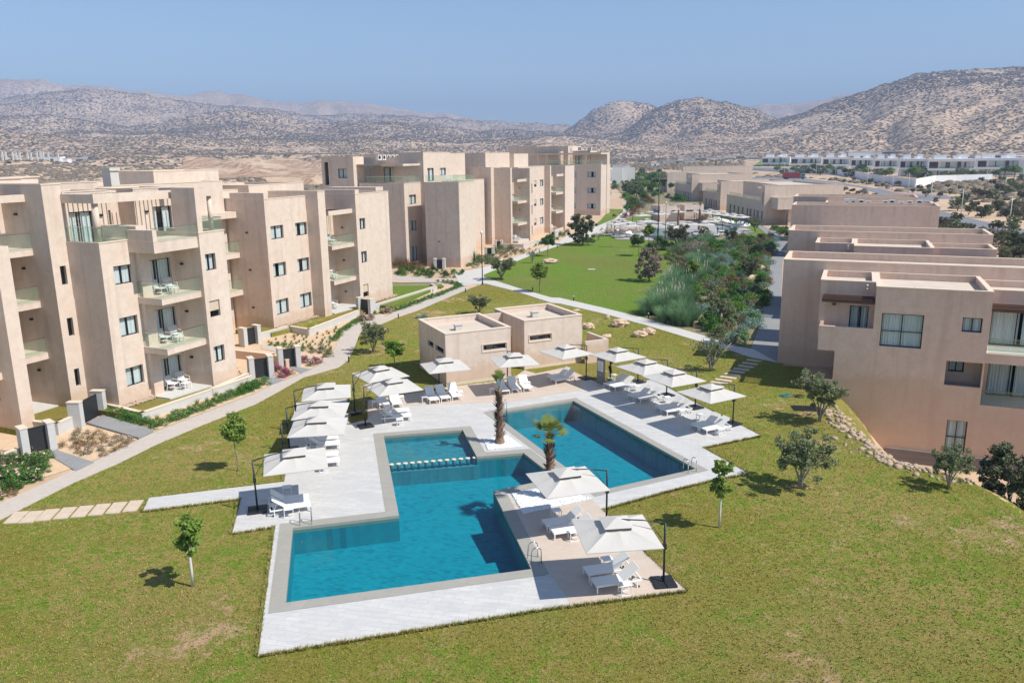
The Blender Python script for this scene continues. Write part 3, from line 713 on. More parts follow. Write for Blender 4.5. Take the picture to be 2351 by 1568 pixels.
groups = [
 ('the nearest parasol at the front right', z12(1070,1540), z12(1490,1475), [z12(968,1388), z12(1041,1495)], [z12(1165,1290), z12(1330,1530)]),
 ('the parasol by the pebble bed', z12(1070,1540), z12(1490,1475), [z12(587,940), z12(656,1012)], [z12(700,835), z12(860,1035)]),
 ('the lone parasol on the left', z11(898,775), z11(515,825), [z11(880,692), z11(895,748)], [z11(680,618), z11(695,822)]),
 ('the nearest of the three left-edge parasols', z11(1165,365), z11(800,400), [z11(1150,290), z11(1162,345)], [z11(1015,408), z11(985,240)]),
 ('the middle of the three left-edge parasols', z11(1165,205), z11(800,240), [z11(1150,130), z11(1165,187)], [z11(1000,210)]),
 ('the nearer parasol by the bright round tree', z4(1825,1425), z4(1560,1450), [z4(1800,1350), z4(1818,1400)], [z4(1715,1455), z4(1625,1335)]),
 ('the farther parasol near the bright round tree', z4(1640,1300), z4(1590,1200), [z4(1575,1305), z4(1695,1300)], [z4(1485,1290), z4(1725,1240)]),
 ('the pool house left corner', z4(1995,1262), z4(1915,1165), [z4(2035,1262), z4(2140,1245), z4(2242,1230)], [z4(1940,1245), z4(2265,1195)]),
 ('the pool house left window', z9(1140,915), z9(1060,825), [z9(968,935), z9(1072,918), z9(1180,908)], [z9(850,925), z9(1172,865)]),
 ('the right pool house block', z9(1430,835), z9(1640,800), [z9(1360,802), z9(1405,830)], []),
 ('the farthest parasol of the right-hand row', z10(500,905), z10(710,865), [z10(425,872), z10(477,893)], [z10(500,795), z10(615,905)]),
 ('the second farthest parasol of the right-hand row', z10(740,1012), z10(945,975), [z10(642,975), z10(710,1000)], [z10(708,895), z10(860,1005)]),
 ('the second nearest parasol of the right-hand row', z10(975,1130), z10(1215,1100), [z10(895,1085), z10(955,1115)], [z10(985,1003), z10(1120,1125)]),
 ('the nearest parasol of the right-hand row', z10(1340,1305), z10(1575,1265), [z10(1230,1255), z10(1310,1288)], [z10(1290,1170), z10(1470,1300)]),
]
for gname, a, b, feet, tabs in groups:
    A_ = at(a, ZD); B_ = at(b, ZD); rz = math.atan2(B_.y-A_.y, B_.x-A_.x)
    nm = ['farther', 'nearer'] if len(feet) == 2 else ['left', 'middle', 'right']
    for k, p in enumerate(feet): lounger(p, rz, 'white sun lounger, %s one by %s' % (nm[k], gname))
    for k, p in enumerate(tabs): table(p, rz, 'white side table, %s one by %s' % (('farther', 'nearer')[k] if len(feet) == 2 else ('left', 'right')[k], gname))
# ---------------------------------------------------------------- stepping slabs
def slab(c, ax, hx, hy, lab, grp, mat=None):
    m = MB(); ay = Vector((-ax.y, ax.x)); m.obox((0,0), ax, ay, hx, hy, 0, .05); o = m.build('stepping_slab', mat or M['concrete']); o.location = (c.x, c.y, .02)
    tag(o, lab, 'paving slab', grp)
M['slab'] = simple('pale_slab', (.56,.455,.35), .9, var=.18, scale=2)
sl = [zp(150,1085),zp(290,1080),zp(440,1062),zp(600,1045),zp(757,1030),zp(915,1013),zp(1070,997),zp(1225,980)]
ax = (at(zp(1240,940))-at(zp(1180,1020))).normalized()
for k, p in enumerate(sl): slab(at(p), Vector((ax.x, ax.y)), 0.66, .33, '%s pale stepping slab from the left across the dry lawn to the paved strip' % ordinal(k), 'stepping slabs on the left lawn', M['slab'])
sl = [z10(1780,622),z10(1745,650),z10(1708,677),z10(1665,702),z10(1625,725),z10(1585,752),z10(1543,778),z10(1500,803),z10(1460,828),z10(1420,855)]
ax = (at(z10(1830,628))-at(z10(1735,616))).normalized()
for k, p in enumerate(sl): slab(at(p), Vector((ax.x, ax.y)), .62, .24, '%s stepping slab down the lawn from the path by the right building' % ordinal(k), 'stepping slabs on the right lawn', M['slab'])
# ---------------------------------------------------------------- building kit (local x along the front away from camera, y into the building)
def face(mb, plane, at0, a0, a1, z0, z1, ops, depth=.28, mi=0):
    """wall plane with real openings; plane 'y': y=at0 facing -y, plane 'x': x=at0 facing -x"""
    def P(a, d, z): return (a, at0+d, z) if plane == 'y' else (at0+d, a, z)
    A_ = sorted({a0, a1, *[o[0] for o in ops], *[o[1] for o in ops]}); Z_ = sorted({z0, z1, *[o[2] for o in ops], *[o[3] for o in ops]})
    A_ = [a for a in A_ if a0-1e-6 <= a <= a1+1e-6]; Z_ = [z for z in Z_ if z0-1e-6 <= z <= z1+1e-6]
    for i in range(len(A_)-1):
        for j in range(len(Z_)-1):
            am = (A_[i]+A_[i+1])/2; zm = (Z_[j]+Z_[j+1])/2
            if any(o[0] < am < o[1] and o[2] < zm < o[3] for o in ops): continue
            mb.quad(P(A_[i],0,Z_[j]), P(A_[i+1],0,Z_[j]), P(A_[i+1],0,Z_[j+1]), P(A_[i],0,Z_[j+1]), mi)
    for (b0, b1, c0, c1) in [o[:4] for o in ops]:
        mb.quad(P(b0,0,c0), P(b1,0,c0), P(b1,depth,c0), P(b0,depth,c0), mi); mb.quad(P(b0,0,c1), P(b0,depth,c1), P(b1,depth,c1), P(b1,0,c1), mi)
        mb.quad(P(b0,0,c0), P(b0,depth,c0), P(b0,depth,c1), P(b0,0,c1), mi); mb.quad(P(b1,0,c0), P(b1,0,c1), P(b1,depth,c1), P(b1,depth,c0), mi)
class Bld:
    def __init__(s, name, x0, y0, rot, label, mat, cat='building', group=None, z0=0, storey=3.5, base=None):
        s.ox, s.oy = x0, y0
        b = base if base else ST(x0, y0)
        s.e = empty(name, (b[0], b[1], 0), rot, label, cat, group); KIDS[s.e.name] = []
        s.mat = mat; s.w = MB(); s.cp = MB(); s.rf = MB(); s.pg = MB(); s.cop = True
    def block(s, x0, x1, y0, y1, z0, z1, front=(), side=(), par=.45, depth=.28, win=True, cop=None, wx=None):
        x0 -= s.ox; x1 -= s.ox; y0 -= s.oy; y1 -= s.oy
        front = [(a-s.ox, b-s.ox, c, d, *k) for a, b, c, d, *k in front]; side = [(a-s.oy, b-s.oy, c, d, *k) for a, b, c, d, *k in side]
        face(s.w, 'y', y0, x0, x1, z0, z1, [o[:4] for o in front], depth); face(s.w, 'x', x0, y0, y1, z0, z1, [o[:4] for o in side], depth)
        s.w.quad((x1,y0,z0),(x1,y1,z0),(x1,y1,z1),(x1,y0,z1)); s.w.quad((x0,y1,z0),(x0,y1,z1),(x1,y1,z1),(x1,y1,z0))
        pw = .24
        if par > 0:
            i = (x0+pw, x1-pw, y0+pw, y1-pw); zi = z1-par
            s.w.quad((i[0],i[2],zi),(i[0],i[2],z1),(i[1],i[2],z1),(i[1],i[2],zi)); s.w.quad((i[0],i[3],zi),(i[1],i[3],zi),(i[1],i[3],z1),(i[0],i[3],z1))
            s.w.quad((i[0],i[2],zi),(i[0],i[3],zi),(i[0],i[3],z1),(i[0],i[2],z1)); s.w.quad((i[1],i[2],zi),(i[1],i[2],z1),(i[1],i[3],z1),(i[1],i[3],zi))
            s.rf.quad((i[0],i[2],zi),(i[1],i[2],zi),(i[1],i[3],zi),(i[0],i[3],zi))
            c = s.cp; o = .035; t = .07
            c.box(x0-o, x1+o, y0-o, y0+pw+o, z1, z1+t); c.box(x0-o, x1+o, y1-pw-o, y1+o, z1+.001, z1+t+.001)
            c.box(x0-o+.001, x0+pw+o, y0+pw+o, y1-pw-o, z1+.002, z1+t-.002); c.box(x1-pw-o, x1+o-.001, y0+pw+o, y1-pw-o, z1+.002, z1+t-.002)
        else:
            s.rf.quad((x0,y0,z1),(x1,y0,z1),(x1,y1,z1),(x0,y1,z1))
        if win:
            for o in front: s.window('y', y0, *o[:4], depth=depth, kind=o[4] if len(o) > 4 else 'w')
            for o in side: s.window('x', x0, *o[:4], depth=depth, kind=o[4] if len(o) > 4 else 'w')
    def window(s, plane, at0, a0, a1, z0, z1, depth=.28, kind='w'):
        """frame > pane, curtain. kind: w window, d sliding door, s shuttered, n narrow dark, e empty opening"""
        if kind == 'e': return
        g = .012; a0 += g; a1 -= g; z0 += g; z1 -= g
        def bx(mb, b0, b1, d0, d1, c0, c1, mi=0):
            if plane == 'y': mb.box(b0, b1, at0+d0, at0+d1, c0, c1, mi)
            else: mb.box(at0+d0, at0+d1, b0, b1, c0, c1, mi)
        t = .06; d0 = depth-.09; d1 = depth-.03
        m = MB(); bx(m, a0, a1, d0, d1, z0, z0+t); bx(m, a0, a1, d0, d1, z1-t, z1); bx(m, a0, a0+t, d0, d1, z0+t, z1-t); bx(m, a1-t, a1, d0, d1, z0+t, z1-t)
        am = (a0+a1)/2
        if a1-a0 > .75: bx(m, am-.03, am+.03, d0-.004, d1, z0+t, z1-t)
        if kind == 'g': bx(m, a0+t, a1-t, d0-.002, d1-.01, z0+(z1-z0)*.45, z0+(z1-z0)*.45+.05)
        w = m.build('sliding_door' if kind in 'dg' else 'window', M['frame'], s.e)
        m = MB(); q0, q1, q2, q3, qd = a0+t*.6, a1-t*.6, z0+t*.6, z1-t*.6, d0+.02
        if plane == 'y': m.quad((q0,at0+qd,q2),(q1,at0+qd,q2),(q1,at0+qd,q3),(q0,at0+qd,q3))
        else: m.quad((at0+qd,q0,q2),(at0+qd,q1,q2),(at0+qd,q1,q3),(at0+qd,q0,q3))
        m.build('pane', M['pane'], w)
        if kind == 's':
            m = MB(); n_ = 12
            for i in range(n_):
                c = z1-(z1-z0)*.62*(i+1)/n_; bx(m, a0+.02, a1-.02, .10, .125, c+.012, c+(z1-z0)*.62/n_-.004)
            m.build('roller_shutter', M['coping'], w)
        m = MB()     # curtains: pleated sheets behind the glass
        spans = [(a0, a0+(a1-a0)*.30), (a0+(a1-a0)*.58, a1)] if kind in 'wdg' else ([(a0, a1)] if kind == 'c' else [])
        if kind in 'dg' and random.random() < .6: spans = [(a0, a0+(a1-a0)*.38), (a0+(a1-a0)*.45, a1)]
        if kind == 'w' and random.random() < .75: spans = [(a0, a0+(a1-a0)*.46), (a0+(a1-a0)*.5, a1)]
        if kind == 'g': spans = [(a0, am-.03), (am+.03, a1)]
        for (p, q) in spans:
            k = max(3, int((q-p)/.09)); pts = [(p+(q-p)*i/k, depth-.01+(.045 if i % 2 else 0)) for i in range(k+1)]
            for i in range(k):
                (u0, w0), (u1, w1) = pts[i], pts[i+1]
                if plane == 'y': m.quad((u0, at0+w0, z0),(u1, at0+w1, z0),(u1, at0+w1, z1),(u0, at0+w0, z1))
                else: m.quad((at0+w0, u0, z0),(at0+w1, u1, z0),(at0+w1, u1, z1),(at0+w0, u0, z1))
        if m.f: m.build('curtain', M['curtain'], w)
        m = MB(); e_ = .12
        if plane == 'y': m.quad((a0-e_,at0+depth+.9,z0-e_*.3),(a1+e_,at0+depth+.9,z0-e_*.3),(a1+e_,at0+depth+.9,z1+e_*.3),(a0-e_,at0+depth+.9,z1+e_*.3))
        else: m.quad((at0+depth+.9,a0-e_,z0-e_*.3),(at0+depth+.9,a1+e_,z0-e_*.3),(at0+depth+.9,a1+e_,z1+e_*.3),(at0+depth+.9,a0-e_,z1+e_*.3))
        m.build('unlit_room_sheet', M['frame'], w)  # dark sheet stands in for the unlit room behind the glass
    def wbox(s, x0, x1, y0, y1, z0, z1): s.w.box(x0-s.ox, x1-s.ox, y0-s.oy, y1-s.oy, z0, z1)
    def balcony(s, x0, x1, y0, y1, zs, th=.42, rail=1.05, left=True, solid_left=0, rightglass=False, back=0):
        """slab x0..x1, y0..y1 top at zs, glass along y0 (front) and x0 (left)"""
        x0 -= s.ox; x1 -= s.ox; y0 -= s.oy; y1 -= s.oy
        m = MB(); m.box(x0, x1, y0, y1, zs-th, zs); m.box(x0-.02, x1-.003, y0-.02, y1-.003, zs, zs+.03)
        b = m.build('balcony', s.mat, s.e)
        m = MB(); k = max(1, round((x1-x0)/1.3))
        for i in range(k): m.box(x0+.04+(x1-x0-.06)*i/k, x0+.03+(x1-x0-.06)*(i+1)/k, y0+.05, y0+.065, zs+.04, zs+rail)
        if left: m.box(x0+.05, x0+.065, y0+.07, y1-.02, zs+.04, zs+rail)
        if rightglass: m.box(x1-.065, x1-.05, y0+.07, y1-.02, zs+.04, zs+rail)
        m.build('glass_railing', M['rail_glass'], b)
        m = MB(); m.box(x0+.03, x1-.01, y0+.035, y0+.08, zs+rail, zs+rail+.035)
        if left: m.box(x0+.035, x0+.08, y0+.08, y1-.02, zs+rail+.001, zs+rail+.034)
        m.build('handrail', M['steel'], b)
    def rail(s, pts, z, h=1.0):
        m = MB(); hr = MB()
        for (xa, ya), (xb, yb) in zip(pts[:-1], pts[1:]):
            a = Vector((xa-s.ox, ya-s.oy)); b = Vector((xb-s.ox, yb-s.oy)); d = (b-a).normalized(); n_ = Vector((-d.y, d.x)); L_ = (b-a).length; k = max(1, round(L_/1.4))
            for i in range(k):
                c = a+d*(L_*(i+.5)/k); m.obox(c, d, n_, L_/k/2-.01, .007, z, z+h)
            hr.obox((a+b)/2, d, n_, L_/2, .022, z+h, z+h+.035)
        g = m.build('glass_railing', M['rail_glass'], s.e); hr.build('handrail', M['steel'], g)
    def lamp(s, plane, at0, a, z):
        m = MB()
        if plane == 'y': a -= s.ox; at0 -= s.oy; m.box(a-.12, a+.12, at0-.12, at0, z-.07, z+.07)
        else: a -= s.oy; at0 -= s.ox; m.box(at0-.12, at0, a-.12, a+.12, z-.07, z+.07)
        m.build('wall_lamp', M['frame'], s.e)
    def pergola(s, beams, slats, mat=None, name='pergola'):
        m = MB()
        for b in beams: m.box(b[0]-s.ox, b[1]-s.ox, b[2]-s.oy, b[3]-s.oy, b[4], b[5])
        p = m.build(name, mat or s.mat, s.e)
        if slats:
            m = MB()
            for b in slats: m.box(b[0]-s.ox, b[1]-s.ox, b[2]-s.oy, b[3]-s.oy, b[4], b[5])
            m.build('slats', M['dwood'], p)
    def done(s):
        s.w.build('wall', s.mat, s.e); 
        if s.cp.f: s.cp.build('parapet_coping', M['coping'], s.e)
        if s.rf.f: s.rf.build('roof', M['roof'], s.e)
# patio furniture
def make_chair():
    e = empty('patio_chair', (0,0,0)); KIDS[e.name] = []
    m = MB(); m.box(-.28,.28,-.28,.25,.40,.425); m.build('seat', M['white'], e)
    m = MB(); m.quad((-.26,.24,.42),(.26,.24,.42),(.26,.42,.92),(-.26,.42,.92)); m.quad((-.26,.26,.42),(-.26,.44,.92),(.26,.44,.92),(.26,.26,.42)); m.build('backrest', M['sling'], e)
    for sx in (-1,1):
        m = MB(); m.tube([(sx*.30,-.28,0),(sx*.30,-.26,.62),(sx*.30,.30,.64),(sx*.30,.42,.92)], .02, 5); m.tube([(sx*.30,.22,.41),(sx*.30,.30,0)], .02, 5); m.build('side_frame', M['white'], e)
    return e
def make_stool():
    e = empty('low_table', (0,0,0)); KIDS[e.name] = []
    m = MB(); m.box(-.3,.3,-.22,.22,.38,.41); m.build('table_top', M['white'], e)
    for sx in (-1,1):
        for sy in (-1,1): m = MB(); m.box(sx*.27-.02,sx*.27+.02,sy*.19-.02,sy*.19+.02,0,.38); m.build('leg', M['white'], e)
    return e
PC, PS = make_chair(), make_stool(); fst = [True]
def patio_set(s, t, z, where, rot=GROT, sc=1.1):
    for k, (ds, dt, dr) in enumerate(((-.55, .15, .25), (.55, .25, -.2))):
        o = PC if fst[0] else copy_tree(PC); o.location = ST(s+ds, t+dt, z); o.rotation_euler = (0,0,rot+dr); o.scale = (sc,)*3
        tag(o, 'white patio chair, %s one on %s' % ('left' if k == 0 else 'right', where), 'chair', 'patio chairs on balconies and terraces')
        if k == 0: keep = fst[0]; fst[0] = False
    o = PS if keep else copy_tree(PS); o.location = ST(s, t-.5, z); o.rotation_euler = (0,0,rot); o.scale = (sc,)*3
    tag(o, 'low white table on %s' % where, 'table', 'low patio tables')

SL = lambda n, x0, x1, y0, y1, z: [(x0+(x1-x0)*i/n, x0+(x1-x0)*i/n+.09, y0, y1, z, z+.16) for i in range(n)]
# ================= A: nearest four-storey block =================
A = Bld('apartment_building', 38, 50, GROT, 'nearest beige four-storey apartment block on the left with balconies and a rooftop pergola', M['stucco'], 'apartment block')
FH = 3.54; L0 = .55; lv = [L0, 4.15, 7.70, 11.25]
win = lambda a, b, zt_, zb_, k='w': (a, b, zb_, zt_, k)
# stair / narrow-window strip with its big shaded side wall
A.block(36.33, 37.72, 48.65, 61, 0, 15.5, front=[(36.86,37.3,8.9,10.17,'n'),(36.83,37.27,5.38,6.63,'n'),(36.83,37.22,1.84,3.07,'n')])
# projecting tower, three storeys, roof terrace
A.block(37.61, 40.36, 45.65, 50.0, 0, 11.68, front=[(38.5,39.96,8.78,10.06),(38.45,39.95,5.18,6.52),(38.43,39.92,1.63,2.97)], par=.2)
A.rail([(37.68,48.6),(37.68,45.75),(40.3,45.75)], 11.75, .98)
A.block(40.36, 41.2, 45.27, 48.5, 0, 12.6, par=0)
m = MB(); m.tube([(37.95-38,46.0-50,11.7),(37.95-38,46.0-50,14.3)], .2, 14); m.build('column', A.mat, A.e, True)
A.pergola([(37.6,44.3,45.62,45.85,14.28,14.88),(37.6,37.85,45.85,48.6,14.29,14.87)], SL(24, 38.0, 47.0, 45.88, 48.7, 14.62), name='pergola')
# walls behind the roof terrace
A.block(40.4, 43.9, 45.72, 52, 0, 11.3, front=[(41.3,43.5,7.75,10.1,'d'),(41.3,43.5,4.2,6.5,'d'),(41.3,43.5,.6,2.85,'d')], par=0)
A.block(37.73, 41.15, 48.6, 52, 11.2, 14.95, front=[(38.04,39.89,11.4,13.65,'d')], par=.2)
A.block(41.15, 43.2, 49.9, 52, 11.2, 14.9, front=[(41.75,42.45,12.0,13.5,'w')], par=0)
A.block(43.2, 47.2, 48.3, 52, 11.2, 14.95, front=[(44.85,46.6,11.4,13.6,'d')], par=.2)
A.lamp('y', 48.6, 40.5, 13.3); A.lamp('y', 48.3, 44.2, 13.3)
# right-hand pier block
A.block(43.87, 46.42, 43.16, 56, 0, 11.85, front=[(44.27,45.3,9.08,10.3,'w'),(44.24,45.27,5.62,6.86,'s'),(44.22,45.3,2.17,3.42,'w')], par=.25)
A.block(43.86, 44.32, 43.155, 45.35, 11.85, 15.05, par=0)
A.pergola([(44.32,45.95,43.16,43.6,14.42,14.98),(45.55,45.95,43.6,49,14.43,14.97)], [], name='roof_beam')
m = MB(); m.tube([(45.55-38,43.5-50,11.8),(45.55-38,43.5-50,14.45)], .17, 12); m.build('column', A.mat, A.e, True)
A.rail([(44.35,43.24),(46.3,43.24),(46.3,46)], 11.93, .9)
for zz in (4.12, 7.66): A.balcony(40.2, 43.86, 43.45, 46.3, zz)
A.balcony(39.9, 43.86, 43.3, 46.0, 11.6, th=.75, left=False, rail=.9)
A.wbox(39.9, 40.25, 43.3, 45.6, 11.6, 12.4)
A.lamp('x', 43.87, 45.0, 9.6); A.lamp('x', 43.87, 45.0, 6.1); A.lamp('x', 43.87, 45.0, 2.6)
# left unit with its recess and fin
A.block(31.85, 32.75, 47.5, 58, 0, 12.0, par=0)
A.block(32.75, 36.33, 52.7, 62, 0, 15.2, front=[(33.3,35.5,7.8,10.0,'d'),(33.3,35.5,4.2,6.4,'d'),(33.3,35.5,.6,2.8,'d'),(33.3,35.5,11.3,13.5,'d')])
for zz in (4.22, 7.79, 11.32): A.balcony(32.76, 36.32, 50.3, 52.7, zz, left=False)
A.pergola([(32.4,36.32,50.3,50.6,14.43,14.9),(32.4,32.7,50.6,52.7,14.44,14.89)], SL(10, 32.8, 36.2, 50.65, 52.7, 14.72))
A.lamp('x', 36.33, 51.4, 13.6); A.lamp('x', 36.33, 51.4, 10.0); A.lamp('x', 36.33, 51.4, 6.5); A.lamp('x', 36.33, 51.4, 2.9)
A.block(26.5, 31.8, 51, 60, 0, 12.0); A.balcony(27.5, 31.84, 48.6, 51, 4.1, left=False); A.balcony(27.5, 31.84, 48.6, 51, 7.66, left=False)
A.lamp('x', 31.85, 49.3, 2.3)
# rear mass, roof plant and stair penthouse
A.block(33, 46.3, 55.5, 70, 12, 15.35, par=.3); A.block(46.45, 62.3, 57.6, 72, 0, 14.9, par=.3)
A.block(56.2, 64.5, 60, 64.5, 12, 15.95, par=.2)
A.block(46.42, 52, 52.5, 58, 0, 13.9, par=.3)
for zz in (4.15, 7.90): A.balcony(56.5, 62.45, 56.3, 58.0, zz, th=.5, rail=1.15)
A.pergola([(56.5,62.45,56.3,58.0,11.35,11.95)], [], name='canopy_slab')
m = MB(); m.box(8.6, 9.4, 4.3, 5.2, 15.0, 16.4); m.box(8.5, 9.5, 4.2, 5.3, 16.2, 16.45); m.build('chimney', M['concrete'], A.e)
for (u, v_, w_) in ((-3,8,2.2),(1.5,9,3.0),(5,11,2.4)):
    m = MB(); m.box(u, u+w_, v_, v_+1.2, 14.9, 15.75); m.box(u-.1, u+w_+.1, v_-.1, v_+1.3, 15.75, 15.85); m.build('roof_vent', A.mat, A.e)
A.done()
# ================= B: three-storey block =================
B = Bld('apartment_building', 62.5, 52.8, GROT, 'beige three-storey apartment block in the middle left with a column of balconies', M['stucco'], 'apartment block')
B.block(62.5, 68.95, 52.82, 66, 0, 13.15, front=[(63.15,65.05,9.2,10.52),(66.95,68.85,9.2,10.52),(63.1,65.03,5.45,6.83),(66.9,68.83,5.45,6.83),(63.07,65.0,1.62,3.14),(66.88,68.8,1.62,3.14)], par=.35)
B.block(62.49, 63.1, 52.8, 57, 13.1, 13.75, par=0)
B.block(68.95, 70.2, 51.3, 60, 0, 13.6, par=.25)
B.block(70.2, 76.0, 54.6, 62, 0, 11.0, front=[(70.9,74.6,7.75,9.9,'d'),(70.9,74.6,4.0,6.2,'d'),(70.9,74.6,.6,2.6,'d')], par=.2)
B.block(70.2, 72.6, 54.0, 60, 10.9, 13.2, par=0)
B.block(75.95, 82.9, 51.45, 64, 0, 13.0, front=[(76.55,77.7,9.05,10.3),(76.55,77.68,5.24,6.55),(76.55,77.66,1.3,2.75,'s')], par=.35)
B.block(75.94, 76.7, 51.43, 58, 12.95, 13.5, par=0)
for zz in (3.83, 7.66): B.balcony(71.75, 75.94, 51.92, 54.55, zz)
B.pergola([(71.5,75.94,51.92,52.2,10.95,11.42),(71.5,71.75,52.2,54.55,10.96,11.41)], SL(12, 71.9, 75.7, 52.25, 54.5, 11.2))
for zz in (9.3, 5.6, 2.0): B.lamp('x', 75.95, 53.4, zz)
B.block(66, 75, 57.6, 66, 12.5, 14.3, par=.2); B.block(63.5, 66, 59, 64, 12.6, 13.9, par=.2)
B.lamp('x', 62.5, 55.2, 9.9); B.lamp('x', 62.5, 55.2, 6.2); B.lamp('x', 62.5, 55.2, 2.4)
B.done()
# ================= C =================
K = Bld('apartment_building', 110, 65, GROT, 'four-storey beige apartment block beyond the gardens with glass-railed roof terraces and a white-barred pergola', M['stucco'], 'apartment block')
K.block(109.87, 115.1, 65.28, 73.5, 0, 12.93, front=[(111.3,113.5,9.64,11.1),(111.3,113.5,5.5,7.0),(111.3,113.4,.5,2.9,'d')], par=.1)
K.rail([(109.95,72.2),(109.95,65.4),(114.9,65.4)], 13.0, 1.0)
K.block(108.98, 112.0, 73.83, 79.9, 0, 17.1, side=[(75.1,76.8,13.8,15.25),(78.6,79.4,12.7,16.3,'e')], par=.25)
K.block(115.12, 121, 69.2, 80, 0, 16.9, side=[(70.1,72.2,13.0,15.3,'d')], par=.25); K.block(115.1, 124.5, 64.62, 69.2, 0, 17.62, front=[(116.3,118.5,13.05,15.15,'d'),(120.7,122.8,13.9,15.1)], par=.2)
K.pergola([(109.87,115.1,65.28,65.55,15.6,15.92),(109.87,110.15,65.55,73.8,15.61,15.91),(109.87,115.0,69.2,73.8,15.62,15.85)], SL(10, 110.3, 114.9, 65.6, 69.2, 15.7))
m = MB()
for i in range(5): m.box(2.2+1.0*i, 2.25+1.0*i, -3.0, -2.0, 17, 17.02)
K.pergola([(101.8,103.8,65.28,66,12.15,12.7),(101.8,103.8,66,73.8,12.16,12.69)], [], name='canopy_slab')
K.block(110.75, 116.4, 56.18, 62.15, 0, 13.06, par=.1); K.wbox(115.1, 116.4, 62.15, 64.6, 0, 13.0)
K.rail([(110.85,62.0),(110.85,56.3),(116.3,56.3),(116.3,60)], 13.12, .95)
K.block(115.1, 142, 66.5, 85, 0, 12.6, par=.3); K.block(128, 141, 70, 84, 12, 17.5, par=.25)
for zz in (4.3, 8.4): K.balcony(136.5, 142.7, 68.15, 70, zz, th=.55, rail=1.15)
K.pergola([(136.5,142.7,68.15,70,12.04,12.56)], [], name='canopy_slab')
K.lamp('x', 110.75, 59.8, 4.0); K.lamp('x', 109.87, 68.2, 4.3)
for i in range(5):
    m = MB(); u = 2.6+1.35*i; m.box(u, u+1.0, 6.4, 6.9, 16.5, 17.35); a_ = m.build('air_conditioner', M['acunit'], K.e); m = MB(); m.tube([(u+.4, 6.38, 16.95),(u+.4, 6.40, 16.95)], .3, 14); m.build('fan_grille', M['frame'], a_)
K.done()
# ================= D =================
Dd = Bld('apartment_building', 142.8, 65.4, GROT, 'long beige apartment block behind the big dark bush, with two columns of balconies', M['stucco'], 'apartment block')
Dd.block(142.8, 144.14, 65.4, 76, 0, 14.75, par=.25)
Dd.block(144.14, 144.9, 61.9, 76, 0, 14.7, par=0)
Dd.block(144.9, 151.2, 64.2, 74, 0, 12.3, front=[(145.6,149.6,8.2,10.6,'d'),(145.6,149.6,4.0,6.4,'d'),(145.6,149.6,.6,2.8,'d')], par=.2)
Dd.block(151.14, 153.0, 60.71, 74, 0, 14.4, front=[(152.1,152.5,9.5,11.4,'n'),(152.1,152.5,5.3,7.2,'n'),(152.1,152.5,1.2,3.0,'n')], par=.25)
Dd.block(144.9, 147.5, 63.8, 74, 12.2, 14.1, par=0)
for zz in (3.87, 8.17): Dd.balcony(146.5, 151.13, 61.4, 64.2, zz, th=.46)
Dd.pergola([(146.4,151.13,61.4,61.75,11.9,12.4),(146.4,146.7,61.75,64.2,11.91,12.39)], SL(8, 147, 151, 61.8, 64, 12.2))
Dd.block(153.0, 168.0, 64.0, 76, 0, 14.6, front=[(161.9,163.2,10.35,11.75,'s'),(165.25,167.4,10.35,11.75),(161.85,163.15,6.27,7.66,'s'),(165.25,167.38,6.27,7.68),(161.8,163.1,2.16,3.6,'s'),(165.25,167.35,2.15,3.65)], par=.3)
Dd.block(168.01, 168.7, 62.65, 76, 0, 14.7, par=0)
Dd.block(168.7, 175.0, 64.6, 74, 0, 12.2, front=[(169.3,173.3,8.7,10.8,'d'),(169.3,173.3,4.6,6.6,'d'),(169.3,173.3,.6,2.8,'d')], par=.2)
for zz in (4.63, 8.78): Dd.balcony(170.4, 175.0, 62.1, 64.6, zz, th=.5)
Dd.pergola([(170.4,175,62.0,62.4,12.3,12.78)], [], name='canopy_slab')
Dd.block(175.01, 181.5, 61.62, 76, 0, 14.5, par=.3)
Dd.block(146, 158, 68, 80, 14, 17.5, par=.25); Dd.block(158, 166, 67, 76, 14.4, 17.3, par=.25)
for (yy, zz) in ((62.9,6.3),(62.9,10.6),(62.9,2.3)): Dd.lamp('x', 151.14, yy, zz)
Dd.done()
# ================= E =================
Ee = Bld('apartment_building', 221.3, 67.2, GROT, 'farthest beige apartment block with dark windows on its end wall and a wide rooftop pergola', M['stucco'], 'apartment block')
Ee.block(221.3, 223.1, 67.2, 77, 0, 14.2, side=[(68.7,71.15,10.7,12.2),(68.7,71.15,6.3,7.75),(68.7,71.15,1.88,3.3),(74.55,76.5,10.7,12.2),(74.55,76.5,6.3,7.75),(74.55,76.5,1.88,3.3)], par=.1)
Ee.rail([(221.4,84),(221.4,67.3),(223,67.3)], 14.25, 1.05)
Ee.block(224, 236, 78, 88.5, 14, 19.4, par=.25); Ee.block(226, 236, 88.5, 97.5, 0, 19.6, par=.25)
Ee.block(223.1, 232, 67.62, 88, 0, 14.0, par=.2); Ee.block(228, 234, 72.5, 80, 14, 18.0, front=[(229,231,14.5,16.5)], side=[(75.2,77.2,14.2,16.6,'d')], par=.25)
Ee.pergola([(221.3,221.7,67.3,88.5,17.0,17.45),(221.7,228,67.3,67.7,17.02,17.43),(221.7,228,79.4,80.1,14.2,17.95)], SL(16, 222, 227.6, 68, 88, 17.2))
for yy in (71.6, 83.5, 86.2): m = MB(); m.box(.05, .45, yy-67.2, yy-66.8, 14.2, 17.0); m.build('column', Ee.mat, Ee.e)
Ee.block(228, 230.6, 67.45, 72.4, 0, 17.5, par=.25); Ee.block(230.6, 234, 69.2, 78, 0, 15.8, par=.25)
for zz in (5.0, 9.0, 13.0): Ee.balcony(230.6, 234, 67.6, 69.2, zz, th=.45)
